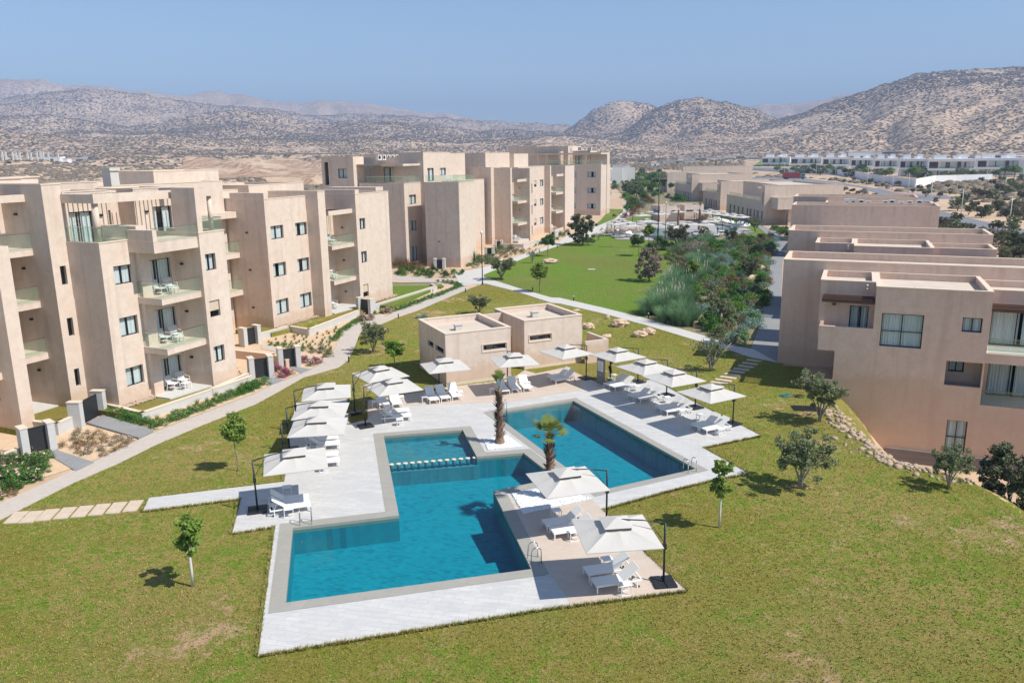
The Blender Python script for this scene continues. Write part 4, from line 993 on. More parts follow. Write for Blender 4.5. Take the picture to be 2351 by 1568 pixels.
for i in range(6):
    m = MB(); v_ = 2.5+3.0*i; m.box(5, 5.8, v_+2, v_+3.1, 18.2, 19.0); m.build('air_conditioner', M['acunit'], Ee.e)
Ee.done()
# patio furniture on the balconies
patio_set(42.2, 44.9, 7.70, 'the second-floor balcony of the nearest block'); patio_set(42.2, 44.9, 4.16, 'the first-floor balcony of the nearest block'); patio_set(42.4, 44.9, .62, 'the ground-floor terrace of the nearest block')
patio_set(34.4, 51.6, 7.83, 'the second-floor balcony at the left picture edge'); patio_set(34.4, 51.6, 4.26, 'the first-floor balcony at the left picture edge')
patio_set(73.3, 53.3, 7.70, 'the upper balcony of the three-storey block'); patio_set(73.3, 53.3, 3.87, 'the lower balcony of the three-storey block'); patio_set(73.0, 53.2, .6, 'the terrace of the three-storey block')
patio_set(148.3, 62.9, 8.2, 'the upper left balcony of the long block'); patio_set(148.3, 62.9, 3.9, 'the lower left balcony of the long block')
patio_set(148.3, 62.4, .5, 'the left terrace of the long block'); patio_set(172.2, 63.4, .5, 'the right terrace of the long block')
patio_set(118, 64.2, .3, 'the terrace beside the two garden gates'); patio_set(113.6, 59.2, 13.1, 'the glass-railed roof terrace of the far block')
# terraces and raised garden lawns behind the low walls
def gpoly(name, st, z0, z1, mat):
    m = MB(); m.prism([tuple(ST(*p)[:2]) for p in st], z0, z1); tag(m.build(name, mat), kind='structure')
gpoly('raised_lawn', [(36.6,48.2),(36.6,43.3),(46.6,42.7),(46.6,50),(38,50)], 0, .46, M['lawn_dry'])
gpoly('terrace_floor', [(40.2,43.7),(43.86,43.3),(43.86,46.3),(40.2,46.3)], 0, .56, M['patio'])
gpoly('terrace_floor', [(32.7,50.0),(36.3,50.0),(36.3,52.7),(32.7,52.7)], 0, .5, M['patio'])
gpoly('raised_lawn', [(31.8,46.5),(36.5,46.5),(36.5,53),(31.8,53)], 0, .42, M['lawn_dry'])
gpoly('raised_lawn', [(60.5,51.5),(75,49.2),(75,54),(60.5,56)], 0, .45, M['lawn_dry'])
gpoly('terrace_floor', [(70.6,51.3),(75.94,51.0),(75.94,54.6),(70.6,54.6)], 0, .55, M['patio'])
gpoly('raised_lawn', [(77,51.4),(77,48),(93,50),(93,58),(83,58),(83,51.4)], 0, .42, M['lawn_green'])
gpoly('terrace_floor', [(146,61.2),(151,60.9),(151,64.2),(146,64.2)], 0, .5, M['patio'])
gpoly('terrace_floor', [(116.4,60),(122,60),(122,64.5),(116.4,64.5)], 0, .3, M['patio'])
def stz(p, z): X = at(p, z); return X.dot(E1), X.dot(E2)
# ================= right-hand terraced houses =================
def row_house(s0, tL, zt_, label, zb=-1, length=19.4, front=True, rear=None, detail=True, group=None):
    b = Bld('terraced_house', s0, tL, GROT, label, M['stucco_pink'], 'terraced house')
    rear = rear or s0+14.3
    b.block(s0, rear, tL-length, tL, zb, zt_, par=.5)
    if front:
        f = s0-7.34; T = lambda t: tL-5.09+t
        dz = zt_-8.55; Z = lambda z: z+dz
        ops = [(T(-4.79),T(-2.17),Z(3.7),Z(6.05),'g'),(T(-8.27),T(-7.1),Z(5.08),Z(6.07),'w')]
        if detail: ops += [(T(-8.6),T(-6.42),Z(1.30),Z(3.02),'e'),(T(-8.13),T(-6.88),Z(-3.47),Z(-1.15),'g')]
        b.block(f, s0, T(-8.7), T(-1.69), -6.5 if detail else zb, Z(7.83), side=ops, par=.42)
        b.block(f+.001, s0, T(-1.69), T(.68), -6.5 if detail else zb, Z(3.1), par=0)
        b.wbox(f, f+.25, T(-1.69)+.001, T(1.84), Z(3.101), Z(4.88)); b.wbox(f+.25, s0, T(-1.689), T(1.84), Z(3.102), Z(3.6)); b.wbox(f+.25, f+2, T(1.6), T(1.839), Z(3.6), Z(4.85))
        b.block(f+2.0, s0, T(-1.688), T(2.0), Z(3.6), Z(7.829), side=[(T(-1.34),T(-.09),Z(3.75),Z(6.1),'d')], par=.42)
        b.lamp('x', f+2, T(1.0), Z(6.15))
        b.pergola([(f+.35,f+.5,T(-1.66),T(1.8),Z(6.55),Z(6.8)),(f+.5,f+2,T(-1.64),T(-1.52),Z(6.56),Z(6.79)),(f+.5,f+2,T(1.66),T(1.78),Z(6.56),Z(6.79))], [(f+.55+.17*i, f+.62+.17*i, T(-1.6), T(1.75), Z(6.81), Z(6.88)) for i in range(8)], M['dwood'])
        b.block(f+2.5, s0, T(-length+5.3), T(-8.71), zb-5 if detail else zb, Z(7.6), side=[(T(-12.2),T(-9.1),Z(3.8),Z(6.2),'d'),(T(-12.0),T(-9.3),Z(.2),Z(2.6),'d')], par=.42)
        b.wbox(f+.001, f+2.5, T(-length+5.3), T(-8.701), Z(3.05), Z(3.72))
        b.pergola([(f+.9,f+1.05,T(-14),T(-8.71),Z(6.4),Z(6.65))], [(f+1.1+.17*i, f+1.17+.17*i, T(-14), T(-8.72), Z(6.66), Z(6.73)) for i in range(8)], M['dwood'])
        b.rail([(f+.08,T(-14)),(f+.08,T(-8.75))], Z(3.73), 1.0)
        m = MB(); m.box(f+.26-s0, f+2.48-s0, T(-length+5.4)-tL, T(-8.72)-tL, Z(3.721), Z(3.75))
        if detail: m.box(f+.26-s0, f+2.48-s0, T(-14.2)-tL, T(-8.72)-tL, Z(.121), Z(.15))
        m.build('balcony_floor', M['patio'], b.e)
        if detail:
            b.wbox(f+.001, f+2.5, T(-14.3), T(-8.701), -6.5, Z(.12)); b.rail([(f+.08,T(-14)),(f+.08,T(-8.75))], Z(.13), 1.0)
            b.block(f+1.6, f+2.1, T(-8.69), T(-6.1), Z(.2), Z(3.05), side=[(T(-7.7),T(-6.75),Z(1.9),Z(2.85),'w')], par=0)
            m = MB(); m.box(f-.18-s0, f-s0, T(-15)-tL, T(-3.2)-tL, -8, -3.62); m.build('stone_plinth', M['darkband'], b.e)
            b.lamp('x', f+2.5, T(-12.6), Z(2.7)); b.lamp('x', f+2.5, T(-8.95), Z(2.85))
        for q in range(3):
            m = MB(); u = -5.6+.02*q; v_ = -6.2-3.1*q; m.tube([(u, v_, Z(7.4)), (u, v_, Z(7.62)), (u+.12, v_, Z(7.66))], .07, 8); m.build('roof_vent', M['concrete'], b.e)
    b.done(); return b
n = NT('dark_stone_bands'); sx = n.N.new('ShaderNodeSeparateXYZ'); n.lk(n.tc.outputs['Object'], sx.inputs[0])
line = n.ramp(n.math('FRACT', n.math('MULTIPLY', sx.outputs[2], 2.6)), [(.0, 1.), (.07, 0.)])
c_ = n.mix(n.noise(1.2, 5, rough=.7), (.26,.225,.215), (.17,.15,.15)); c_ = n.mix(line, c_, (.07,.06,.06))
M['darkband'] = n.done(n.pbr(c_, .85, 0, n.bump(n.noise(10, 4), .3, .02), .2))
r1b = stz(z6(155,1357), 8.3)
R1 = row_house(67.34, 5.09, 8.55, 'nearest rose-beige terraced house at the right edge, with a large curtained window', length=21, rear=r1b[0])
s2, t2 = stz(z6(190,1140), 8.55); s2b = stz(z6(190,1112), 8.3)[0]
R2 = row_house(s2, t2, 8.55, 'second rose-beige terraced house, whose long parapets show over the roof of the nearest one', detail=False, rear=s2b, length=19.6)
R2.block
b3 = Bld('terraced_house', 83, 4, GROT, 'low rose-beige roof block tucked between the nearest two terraced houses', M['stucco_pink'], 'terraced house')
b3.block(r1b[0]+1.5, r1b[0]+7, -13.5, 2.0, -1, 7.75, par=.4); b3.done()
s3, t3 = stz(z6(220,905), 8.55); s3b, t3b = stz(z6(235,828), 8.6)
R3 = Bld('terraced_house', s3, t3, GROT, 'third rose-beige terraced house, with air conditioners standing on its roof', M['stucco_pink'], 'terraced house')
R3.block(s3, s3+8, t3-21.5, t3, -1, 8.55, par=.4); R3.block(s3+8.5, s3b, t3-22, t3b-6, -1, 7.9, par=.5); R3.block(s3b, s3b+10, t3b-21.5, t3b, -1, 8.6, par=.5)
R3.block(s3-9, s3, t3-21.5, t3-5, -1, 4.2, par=.4)
for i, tt in enumerate((7.6, 8.6, 9.9, 11.0, 13.8, 14.9, 16.2, 17.6, 19.2)):
    m = MB(); m.box(14+(i%3)*2, 14.8+(i%3)*2, -tt-1.0, -tt, 7.45, 8.5+(.35 if i < 2 else 0)); a_ = m.build('air_conditioner', M['acunit'], R3.e)
    m = MB(); m.tube([(13.96+(i%3)*2, -tt-.5, 8.0),(13.99+(i%3)*2, -tt-.5, 8.0)], .38, 16); m.build('fan_grille', M['frame'], a_)
R3.done()
# far terraces: frame aligned with world axes
def atY(p, Y): d = ray(p); t = Y/d.y; return d.x*t, H+d.z*t
def far_house(base, top, rightpx, label, depth=16, extra=None, side=True, xl=None):
    c = at(base); h_ = hgt(base, top); X0, Y0 = c.x, c.y; X1 = atY(rightpx, Y0)[0]
    b = Bld('terraced_house', X0, Y0, 0, label, M['stucco'], 'terraced house', base=(X0, Y0)); b.ox, b.oy = X0, Y0
    ops = []
    k = h_/8.0
    if side: ops = [(Y0+.8,Y0+1.8,.4*k,2.7*k,'d'),(Y0+1.0,Y0+1.7,4.0*k,6.6*k,'n'),(Y0+4,Y0+5.6,.3*k,2.6*k,'d'),(Y0+7,Y0+8.2,.3*k,2.6*k,'d'),(Y0+10,Y0+11.6,.3*k,2.6*k,'d'),(Y0+13,Y0+14.2,.3*k,2.6*k,'d')] + [(Y0+q, Y0+q+1.6, .3*k, 2.6*k, 'd') for q in (17, 21, 25, 29) if q+2 < depth]
    # left face: ground floor, open roof terrace above with a glass rail
    b.block(X0, X1, Y0, Y0+2.6, -1, h_, side=[o for o in ops if o[1] < Y0+2.6], par=.4)
    b.block(X0+.02, X1, Y0+2.6, Y0+depth, -1, 4.2*k, side=[o for o in ops if o[0] > Y0+2.6], par=0)
    b.block(X0+4.5, X1-.02, Y0+2.6, Y0+depth, 4.2*k, h_-.02, side=[(Y0+4,Y0+5.4,4.5*k,6.6*k,'d'),(Y0+9,Y0+10.4,4.5*k,6.6*k,'d')], par=.4)
    b.wbox(X0+.02, X0+.25, Y0+2.6, Y0+depth, 4.2*k, 4.9*k); b.rail([(X0+.1,Y0+2.7),(X0+.1,Y0+depth-2)], 4.9*k, .7)
    b.pergola([(X0+.1,X0+4.5,Y0+6.0,Y0+6.4,7.2*k,7.6*k)], [])
    if extra:
        xa = atY(extra[0], Y0-5)[0]; xb = atY(extra[1], Y0-5)[0]
        b.block(xa, max(xb, xa+6), Y0-5, Y0+.0, 3.3*k, 5.6*k, par=.3); b.block(xa+3, max(xb, xa+6), Y0-4, Y0+.0, -.5, 3.3*k, side=[(Y0-3.4,Y0-2.4,.4,2.7,'d')], par=0)
    b.done(); return b
Q1 = far_house(zr(1570,735), zr(1590,358), z6(690,800), 'beige terraced house just behind the air conditioners, a diagonal shadow across its wall', extra=(zr(1715,560), zr(1850,560)), depth=34)
Q2 = far_house(zr(1148,600), zr(1160,322), zr(1870,400), 'second beige terraced house back, behind the far parasols, with a glass-railed upper terrace', side=True, depth=22)
Q3 = far_house(zr(866,512), zr(877,250), zr(1455,300), 'third beige terraced house back, left of centre beyond the far pool house', extra=(zr(975,420), zr(1150,420)), depth=30)
Q4 = far_house(zr(630,425), zr(640,233), zr(1175,280), 'fourth beige terraced house back, standing left of its neighbours beside the dense garden')
Q5 = far_house(zr(780,330), zr(790,175), zr(1470,180), 'farthest low beige terrace with a stepped white and brown skyline', side=False)
# ================= pool houses =================
def pool_house(loc, rot, label, detail=True):
    b = Bld('pool_house', 0, 0, rot, label, M['stucco'], 'pool house', base=loc)
    b.block(0, 5.39, 0, 6.28, 0, 4.05, front=[(3.07,4.98,2.45,2.86,'n')], side=[(.45,2.3,2.42,2.84,'n'),(2.75,4.1,2.42,2.84,'n')], par=.45)
    b.block(7.37, 12.68, 1.67, 7.6, 0, 4.03, front=[(7.86,9.8,2.36,2.74,'n')], side=[(4.1,5.0,.12,2.3,'e')], par=.45, wx=1)
    m = MB(); m.box(7.37+.12, 7.37+.17, 4.12, 4.98, .12, 2.28); d_ = m.build('door', M['wood'], b.e); m = MB(); m.box(7.37+.06, 7.37+.12, 4.85, 4.9, 1.1, 1.25); m.build('handle', M['steel'], d_)
    b.wbox(5.39, 7.37, 5.9, 6.14, 0, 4.0)
    b.wbox(12.68, 14.9, 1.0, 1.25, 0, 1.9); b.wbox(14.65, 14.9, 1.25, 4.2, 0, 1.9); b.wbox(12.68, 14.2, 4.2, 4.44, 0, 2.3)
    for (x, y) in ((2.2, 3.0), (9.9, 4.9)):
        m = MB(); m.box(x-.28, x+.28, y-.22, y+.22, 3.6, 4.02); m.box(x-.34, x+.34, y-.28, y+.28, 4.02, 4.07); m.build('roof_vent', M['concrete'], b.e)
    for (a, b0, b1, c0, c1) in ((-.045, 2.95, 5.10, 2.30, 2.98), ):
        m = MB(); m.box(b0, b1, a, -.002, c0, c0+.06); m.box(b0, b1, a, -.002, c1-.06, c1); m.box(b0, b0+.06, a, -.003, c0+.06, c1-.06); m.box(b1-.06, b1, a, -.003, c0+.06, c1-.06); m.build('window_surround', M['coping'], b.e)
    m = MB(); a=1.625; m.box(7.74,9.92,a,1.668,2.22,2.28); m.box(7.74,9.92,a,1.668,2.82,2.88); m.box(7.74,7.80,a,1.667,2.28,2.82); m.box(9.86,9.92,a,1.667,2.28,2.82); m.build('window_surround', M['coping'], b.e)
    m = MB(); m.box(-.03, 5.42, -.03, -.002, .0, .22); m.build('skirting', M['coping'], b.e); m = MB(); m.box(7.34, 12.7, 1.64, 1.668, 0, .22); m.build('skirting', M['coping'], b.e)
    b.done(); return b
pool_house((-4.99, 58.12), R(24.8), 'pale two-block pool house with flat roofs and slit windows behind the main pools')
c = at(zq(1178,375)); rr_ = R(12); v_ = Vector((7.37*cos(rr_)-1.67*sin(rr_), 7.37*sin(rr_)+1.67*cos(rr_)))
pool_house((c.x-v_.x, c.y-v_.y), rr_, 'distant two-block pool house behind the second pool, partly hidden by parasols and a palm')
# ================= garden walls, pillars and gates =================
def wall_line(pts, h_, th, label, z0=-.1, mat=None):
    m = MB(); mc = MB()
    for a, b in zip(pts[:-1], pts[1:]):
        a = Vector(a); b = Vector(b); d = (b-a).normalized(); n_ = Vector((-d.y, d.x)); c_ = (a+b)/2
        m.obox(c_, d, n_, (b-a).length/2+th*.49, th/2, z0, h_); mc.obox(c_, d, n_, (b-a).length/2+th*.55, th/2+.025, h_, h_+.05)
    e = m.build('garden_wall', mat or M['gardenwall']); tag(e, label, 'garden wall'); KIDS[e.name] = []
    mc.build('wall_coping', M['coping'], e)
WL = lambda l: [tuple(at(p)[:2]) for p in l]
wall_line(WL([z2(975,1080),z2(1315,1167),z2(2300,825)]), .55, .28, 'low pale stone garden wall along the hedge in front of the nearest block')
wall_line(WL([z2(225,1270),z2(540,1300)]), .78, .24, 'low rendered wall left of the tall gate pillars, below the nearest block', mat=M['stucco'])
wall_line(WL([z2(540,1300),z2(700,1225)]), .78, .28, 'short stone wall joining the left gate pillar')
wall_line(WL([z2(-300,1680),z2(0,1560),z2(150,1500)]), .45, .28, 'low stone wall at the left picture edge beside the oleanders')
wall_line(WL([z4(0,1190),z4(340,1040)]), .6, .28, 'low stone wall below the nearest block, ending at a gate pillar')
wall_line(WL([z4(215,840),z4(560,880),z4(680,930)]), .7, .28, 'rendered wall between the two dark louvred gates', mat=M['stucco'])
wall_line(WL([z4(440,670),z4(700,600),z4(880,632),z4(1330,455)]), .62, .28, 'angled low stone wall around the sandy bed of young plants')
wall_line(WL([z4(1480,400),z4(2045,220),z4(1990,195)]), .6, .26, 'long low stone wall beside the three-storey block, behind the hedge')
wall_line(WL([z4(1640,205),z4(2050,200)]), .85, .24, 'rendered garden wall across the small green lawn', mat=M['stucco'])
wall_line(WL([z5(460,1050),z5(640,1055),z5(810,1000)]), .7, .3, 'stone wall under the long block, left of the small round tree')
wall_line(WL([z5(820,910),z5(930,920),z5(1065,870)]), .7, .3, 'stone wall under the right balconies of the long block')
def gate(pl, pr, label, h_=1.75, deg=None):
    a = at(pl); b = at(pr); d = (b-a); L_ = d.length; d.normalize(); n_ = Vector((-d.y, d.x))
    e = empty('garden_gate', (a.x, a.y, 0), 0, label, 'gate', 'garden gates between stone pillars'); KIDS[e.name] = []
    for q, s_ in ((0, -.0), (L_, .0)):
        m = MB(); m.obox((d.x*q, d.y*q), (d.x,d.y), (n_.x,n_.y), .2, .42, 0, h_); p_ = m.build('pillar', M['gardenwall'], e)
        m = MB(); m.obox((d.x*q, d.y*q), (d.x,d.y), (n_.x,n_.y), .23, .45, h_, h_+.06); m.build('cap', M['coping'], p_)
    m = MB(); m.obox((d.x*L_/2, d.y*L_/2), (d.x,d.y), (n_.x,n_.y), L_/2-.22, .02, .12, h_-.15); g_ = m.build('gate_leaf', M['pole'], e)
    m = MB()
    for s_ in (.1, h_-.2): m.obox((d.x*L_/2, d.y*L_/2), (d.x,d.y), (n_.x,n_.y), L_/2-.22, .04, s_, s_+.06)
    m.build('gate_frame', M['frame'], g_)
gate(z2(715,1235), z2(925,1120), 'tall stone-pillared gate at the top of the grey paved ramp')
gate(z2(235,1490), z2(480,1430), 'stone-pillared gate behind the oleander bushes at the left edge')
gate(z4(280,735), z4(405,705), 'gate with stone pillars beside the sandy bed of young plants')
gate(z4(355,1035), z4(530,1010), 'dark louvred gate left of the magenta flowers')
gate(z4(620,935), z4(780,915), 'dark louvred gate right of the magenta flowers')
gate(z4(1350,425), z4(1460,440), 'dark gate beside the pink flowering shrub')
gate(z3(2040,1150), z3(2120,1150), 'gate by the brown dry hedge under the far block', 1.6)
gate(z5(390,1065), z5(445,1065), 'grey gate under the tall shaded wall of the long block', 1.6)
gate(z5(300,1130), z5(365,1130), 'grey gate by the yucca plant beside the lamp post', 1.6)
gate(z5(900,965), z5(945,970), 'small gate behind the flowering bed before the dark bush', 1.5)
def flat(name, pts, z, mat): m = MB(); m.prism(P2(pts), 0, z); tag(m.build(name, mat), kind='structure')
flat('entry_ramp', [z2(795,1205),z2(950,1135),z2(1410,1275),z2(1275,1345)], .16, M['path_grey'])
flat('entry_path', [z2(430,1480),z2(510,1440),z2(870,1560),z2(700,1640)], .07, M['path_grey'])
flat('entry_path', [z4(440,720),z4(500,730),z4(700,780),z4(1060,860),z4(1040,890),z4(800,830),z4(440,760)], .065, M['path'])
flat('entry_path', [z4(430,1005),z4(520,1015),z4(650,1045),z4(530,1090)], .065, M['path_grey'])
flat('entry_path', [z4(690,925),z4(780,925),z4(900,950),z4(810,985)], .065, M['path_grey'])
flat('entry_path', [z4(1450,440),z4(1510,450),z4(1610,460),z4(1490,520)], .065, M['path'])
# ================= white villas on the rise =================
VR = -R(22)
def villa(x0, x1, yt, yb, label):
    a = at(z6(x0, yb)); X0, Y0 = a.x, a.y; ux, uy = cos(VR), sin(VR); d = ray(z6(x1, yb)); h_ = hgt(z6(x0, yb), z6(x0, yt))
    Wd = (X0*d.y-Y0*d.x)/(uy*d.x-ux*d.y); X1 = X0+Wd
    b = Bld('white_villa', X0, Y0, VR, label, M['white_render'], 'villa', 'white villas beyond the road', base=(X0, Y0)); b.ox, b.oy = X0, Y0
    g0, g1 = h_*.40, h_*.50
    b.block(X0+.5, X1-.5, Y0+3, Y0+16, -1, g0, front=[(X0+2, X0+Wd*.45, .3, g0-.4,'d'), (X0+Wd*.5, X1-3, .3, g0-.4,'d')], par=0)
    for i in range(4): b.wbox(X0+.2+(Wd-.8)*i/3, X0+.6+(Wd-.8)*i/3, Y0+.2, Y0+.6, -1, g0)
    b.wbox(X0, X1, Y0, Y0+3.2, g0, g1); b.wbox(X0, X1, Y0, Y0+16, h_*.86, h_)
    b.wbox(X0, X0+.5, Y0, Y0+16, g1, h_*.86); b.wbox(X1-.5, X1, Y0, Y0+16, g1, h_*.86)
    b.block(X0+.5, X1-.5, Y0+2.4, Y0+15.9, g1, h_*.86, front=[(X0+Wd*.28, X0+Wd*.62, g1+.1, h_*.84,'d'),(X0+Wd*.72, X0+Wd*.9, g1+.1, h_*.84,'d')], par=0)
    m = MB(); m.box(.6, Wd*.22, 2.2, 2.38, g1+.05, h_*.85); m.box(Wd*.63, Wd*.71, 2.2, 2.38, g1+.05, h_*.85); m.build('wooden_panel', M['dwood'], b.e)
    b.rail([(X0+.6, Y0+.1), (X1-.6, Y0+.1)], g1, .9)
    b.block(X0+Wd*.12, X0+Wd*.40, Y0+4, Y0+9, h_, h_*1.22, par=.15); b.block(X0+Wd*.55, X0+Wd*.66, Y0+4, Y0+8, h_, h_*1.15, par=.1); b.block(X0+Wd*.66, X0+Wd*.86, Y0+6, Y0+11, h_, h_*1.25, par=.1)
    b.done()
for k, (x0,x1,yt,yb) in enumerate([(1905,2330,476,640),(1460,1890,484,655),(1198,1450,482,645),(968,1190,478,630),(752,960,474,615),(495,745,468,598),(204,488,466,585),(-60,196,464,572),(2340,2700,486,650)]):
    villa(x0,x1,yt,yb,'%s white villa from the right in the row beyond the road' % ordinal({8:0,0:1,1:2,2:3,3:4,4:5,5:6,6:7,7:8}[k]))
wall_line(WL([z6(-150,600),z6(200,612),z6(600,625),z6(800,650),z6(950,690),z6(1180,725),z6(1350,745),z6(1530,705),z6(2050,690)]), 4.0, .4, 'long white boundary wall below the white villas', mat=M['white_render'])
m = MB()
for i in range(46):
    t = i/45; p = z6(1000+1050*t, 700-15*t); a = at(p); m.box(a.x-.25, a.x+.25, a.y-.25+3, a.y+.25+3, 0, 3.4)
sheet('road', P2([z6(-400,655),z6(0,650),z6(340,662),z6(440,675),z6(700,705),z6(1000,755),z6(1160,800),z6(1290,815),z6(1650,825),z6(1900,830),z6(1900,850),z6(1560,850),z6(1455,895),z6(1500,935),z6(1700,990),z6(2000,1060),z6(2500,1160),z6(2600,1270),z6(2351,1205),z6(1700,1060),z6(1410,965),z6(1215,890),z6(1080,830),z6(1000,800),z6(850,745),z6(600,712),z6(340,690),z6(-400,680)]), .06, M['asphalt'])
M['redpave'] = simple('reddish_pavement', (.40,.29,.25), .9, var=.1)
sheet('pavement', P2([z6(1080,832),z6(1215,892),z6(1410,967),z6(1700,1062),z6(2351,1207),z6(2600,1272),z6(2600,1300),z6(2351,1232),z6(1700,1082),z6(1405,985),z6(1180,895),z6(1040,832)]), .10, M['redpave'])
sheet('pavement', P2([z6(1000,752),z6(1160,797),z6(1290,812),z6(1650,822),z6(1640,808),z6(1330,790),z6(1200,770),z6(1030,735)]), .10, M['redpave'])
M['golf'] = simple('golf_green', (.15,.22,.05), .95, var=.2, scale=.01)
def drape(name, pts, mat, dz=.3, n=40):
    """sheet that follows the rising ground; pts = world XY quad"""
    a, b, c, d = [Vector(p) for p in pts]; m = MB(); g = []
    for i in range(n+1):
        for j in range(9):
            u, w = i/n, j/8; q = (a*(1-u)+b*u)*(1-w)+(d*(1-u)+c*u)*w; g.append((q.x, q.y))
    zz = zt(np.array([q[0] for q in g]), np.array([q[1] for q in g]))+dz
    m.v = [(q[0], q[1], float(z)) for q, z in zip(g, zz)]
    for i in range(n):
        for j in range(8): m.f.append((i*9+j, (i+1)*9+j, (i+1)*9+j+1, i*9+j+1)); m.m.append(0)
    tag(m.build(name, mat, smooth=True), kind='structure')
def pol(px, r): a = az((px, 350)); return (r*sin(a), r*cos(a))
drape('golf_green', [pol(1730,900), pol(2240,880), pol(2200,1050), pol(1750,1080)], M['golf'], .8)
CUT = [pol(400,760), pol(745,540), pol(770,1060), pol(420,1140)]
drape('bare_cut_slope', CUT, M['cut'], .5)
drape('golf_green', [pol(2290,800), pol(2420,800), pol(2420,900), pol(2270,900)], M['golf'], .8)
# ================= second pool =================
sp = P2([zr(130,885),zr(560,900),zr(800,870),zr(1100,855),zr(1490,815),zr(1380,765),zr(1180,720),zr(1080,690),zr(520,700),zr(350,720),zr(170,700),zr(40,740),zr(60,830)])
sheet('far_pool_deck', sp, .09, M['far_deck'])
def simplepool(pts, mat, lab='far_pool_water'):
    m = MB(); m.poly(pts, .10); tag(m.build('far_pool_floor', mat), kind='structure'); m = MB(); m.poly(pts, .14); tag(m.build(lab, M['water']), kind='structure')
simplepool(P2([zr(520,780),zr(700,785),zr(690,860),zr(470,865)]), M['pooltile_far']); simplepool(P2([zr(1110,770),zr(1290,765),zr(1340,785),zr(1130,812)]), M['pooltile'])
far_u = [(485,590),(365,625),(555,610),(125,705),(165,682),(200,697),(255,722),(410,680),(575,715),(655,722),(725,590),(875,708),(1030,712),(1085,678),(955,588),(1030,598),(1060,585),(1120,605),(1205,615),(1290,625),(1365,638),(700,735)]
dirs_ = [20,20,20,20,20,20,20,20,200,200,-80,160,160,160,-80,-140,-140,-140,-140,-140,-140,200]
for k, (p, dg) in enumerate(zip(far_u, dirs_)):
    c = at(zr(*p), 3.05); a = R(dg); o = copy_tree(PROTO_U, loc=(c.x-2*cos(a), c.y-2*sin(a), .10), rz=a, sc=(1.25,1.25,1.0))
    tag(o, '%s parasol from the left around the distant second pool' % ordinal(sorted(range(len(far_u)), key=lambda i: far_u[i][0]).index(k)), 'parasol', 'parasols round the distant second pool')
    for q in (-.5, .5):
        o = copy_tree(PL, loc=(c.x-1.2*cos(a)+q*sin(a), c.y-1.2*sin(a)-q*cos(a), .10), rz=a+PI)
        tag(o, '%s sun lounger under the %s distant parasol from the left' % ('farther' if q < 0 else 'nearer', ordinal(sorted(range(len(far_u)), key=lambda i: far_u[i][0]).index(k))), 'sun lounger', 'loungers round the distant second pool')
rows = [(zr(1300,770), zr(1420,775), 7, 'right end'), (zr(640,880), zr(900,860), 6, 'near edge'), (zr(170,830), zr(290,850), 5, 'left edge'), (zr(1180,720), zr(1300,745), 6, 'far edge')]
for a, b, k, w_ in rows:
    A_, B_ = at(a), at(b)
    for i in range(k):
        c = A_.lerp(B_, i/(k-1)); o = copy_tree(PL, loc=(c.x, c.y, .1), rz=R(100)); tag(o, '%s sun lounger in the row at the %s of the distant pool deck' % (ordinal(i), w_), 'sun lounger', 'loungers round the distant second pool')
# ---------------------------------------------------------------- foliage
def leafquads(cent, rad, n, size, up=.3, outward=.5, aspect=.55, seed=None):
    """n leaf quads spread round each cluster centre"""
    k = len(cent); c = np.repeat(np.asarray(cent), n, 0); rd = np.repeat(np.asarray(rad, float).reshape(-1), n)
    d = np.random.normal(size=(k*n, 3)); d /= np.linalg.norm(d, axis=1)[:,None]
    rr = np.random.rand(k*n)**.45; p = c + d*(rr*rd)[:,None]*np.array([1,1,.85])
    nrm = d*outward + np.random.normal(size=d.shape)*.6 + np.array([0,0,up]); nrm /= np.linalg.norm(nrm, axis=1)[:,None]
    t = np.cross(nrm, np.random.normal(size=d.shape)); t /= np.linalg.norm(t, axis=1)[:,None]; b = np.cross(nrm, t)
    s = size*np.random.uniform(.6, 1.35, (k*n,1)); t = t*s; b = b*s*aspect
    v = np.stack([p-t, p-b, p+t, p+b], 1).reshape(-1, 3); f = np.arange(k*n*4).reshape(-1, 4)
    return v, f
def blades(n, h, spread, w=.02, curve=.5, rbase=.1):
    a = np.random.rand(n)*2*PI; lean = np.random.rand(n)**.7*spread; hh = h*np.random.uniform(.6, 1.1, n); rb = np.sqrt(np.random.rand(n))*rbase
    bx = np.cos(a+np.random.normal(size=n)*.5)*rb; by = np.sin(a)*rb; V = []; dx, dy = np.cos(a), np.sin(a); px, py = -dy, dx
    lv = [0, .35, .7, 1.0]
    for u in lv:
        z = hh*(u-curve*.35*u*u*np.minimum(1, lean)); o = lean*hh*(u**1.6)*.8; ww = w*(1-u*.85)
        V.append(np.stack([bx+dx*o-px*ww, by+dy*o-py*ww, z], 1)); V.append(np.stack([bx+dx*o+px*ww, by+dy*o+py*ww, z], 1))
    v = np.stack(V, 1).reshape(-1, 3); b = np.arange(n)[:,None]*8
    f = np.concatenate([b+np.array([[0,1,3,2]]), b+np.array([[2,3,5,4]]), b+np.array([[4,5,7,6]])], 0)
    return v, f
def branch_tubes(m, base, tips, r0, r1, n=6, wob=.08):
    for t in tips:
        a = Vector(base); b = Vector(t); mid = a.lerp(b, .5)+Vector([random.uniform(-wob, wob) for _ in range(3)])+Vector((0,0,-.05))
        m.tube([a, mid, b], [r0, (r0+r1)/2, r1], n, False)
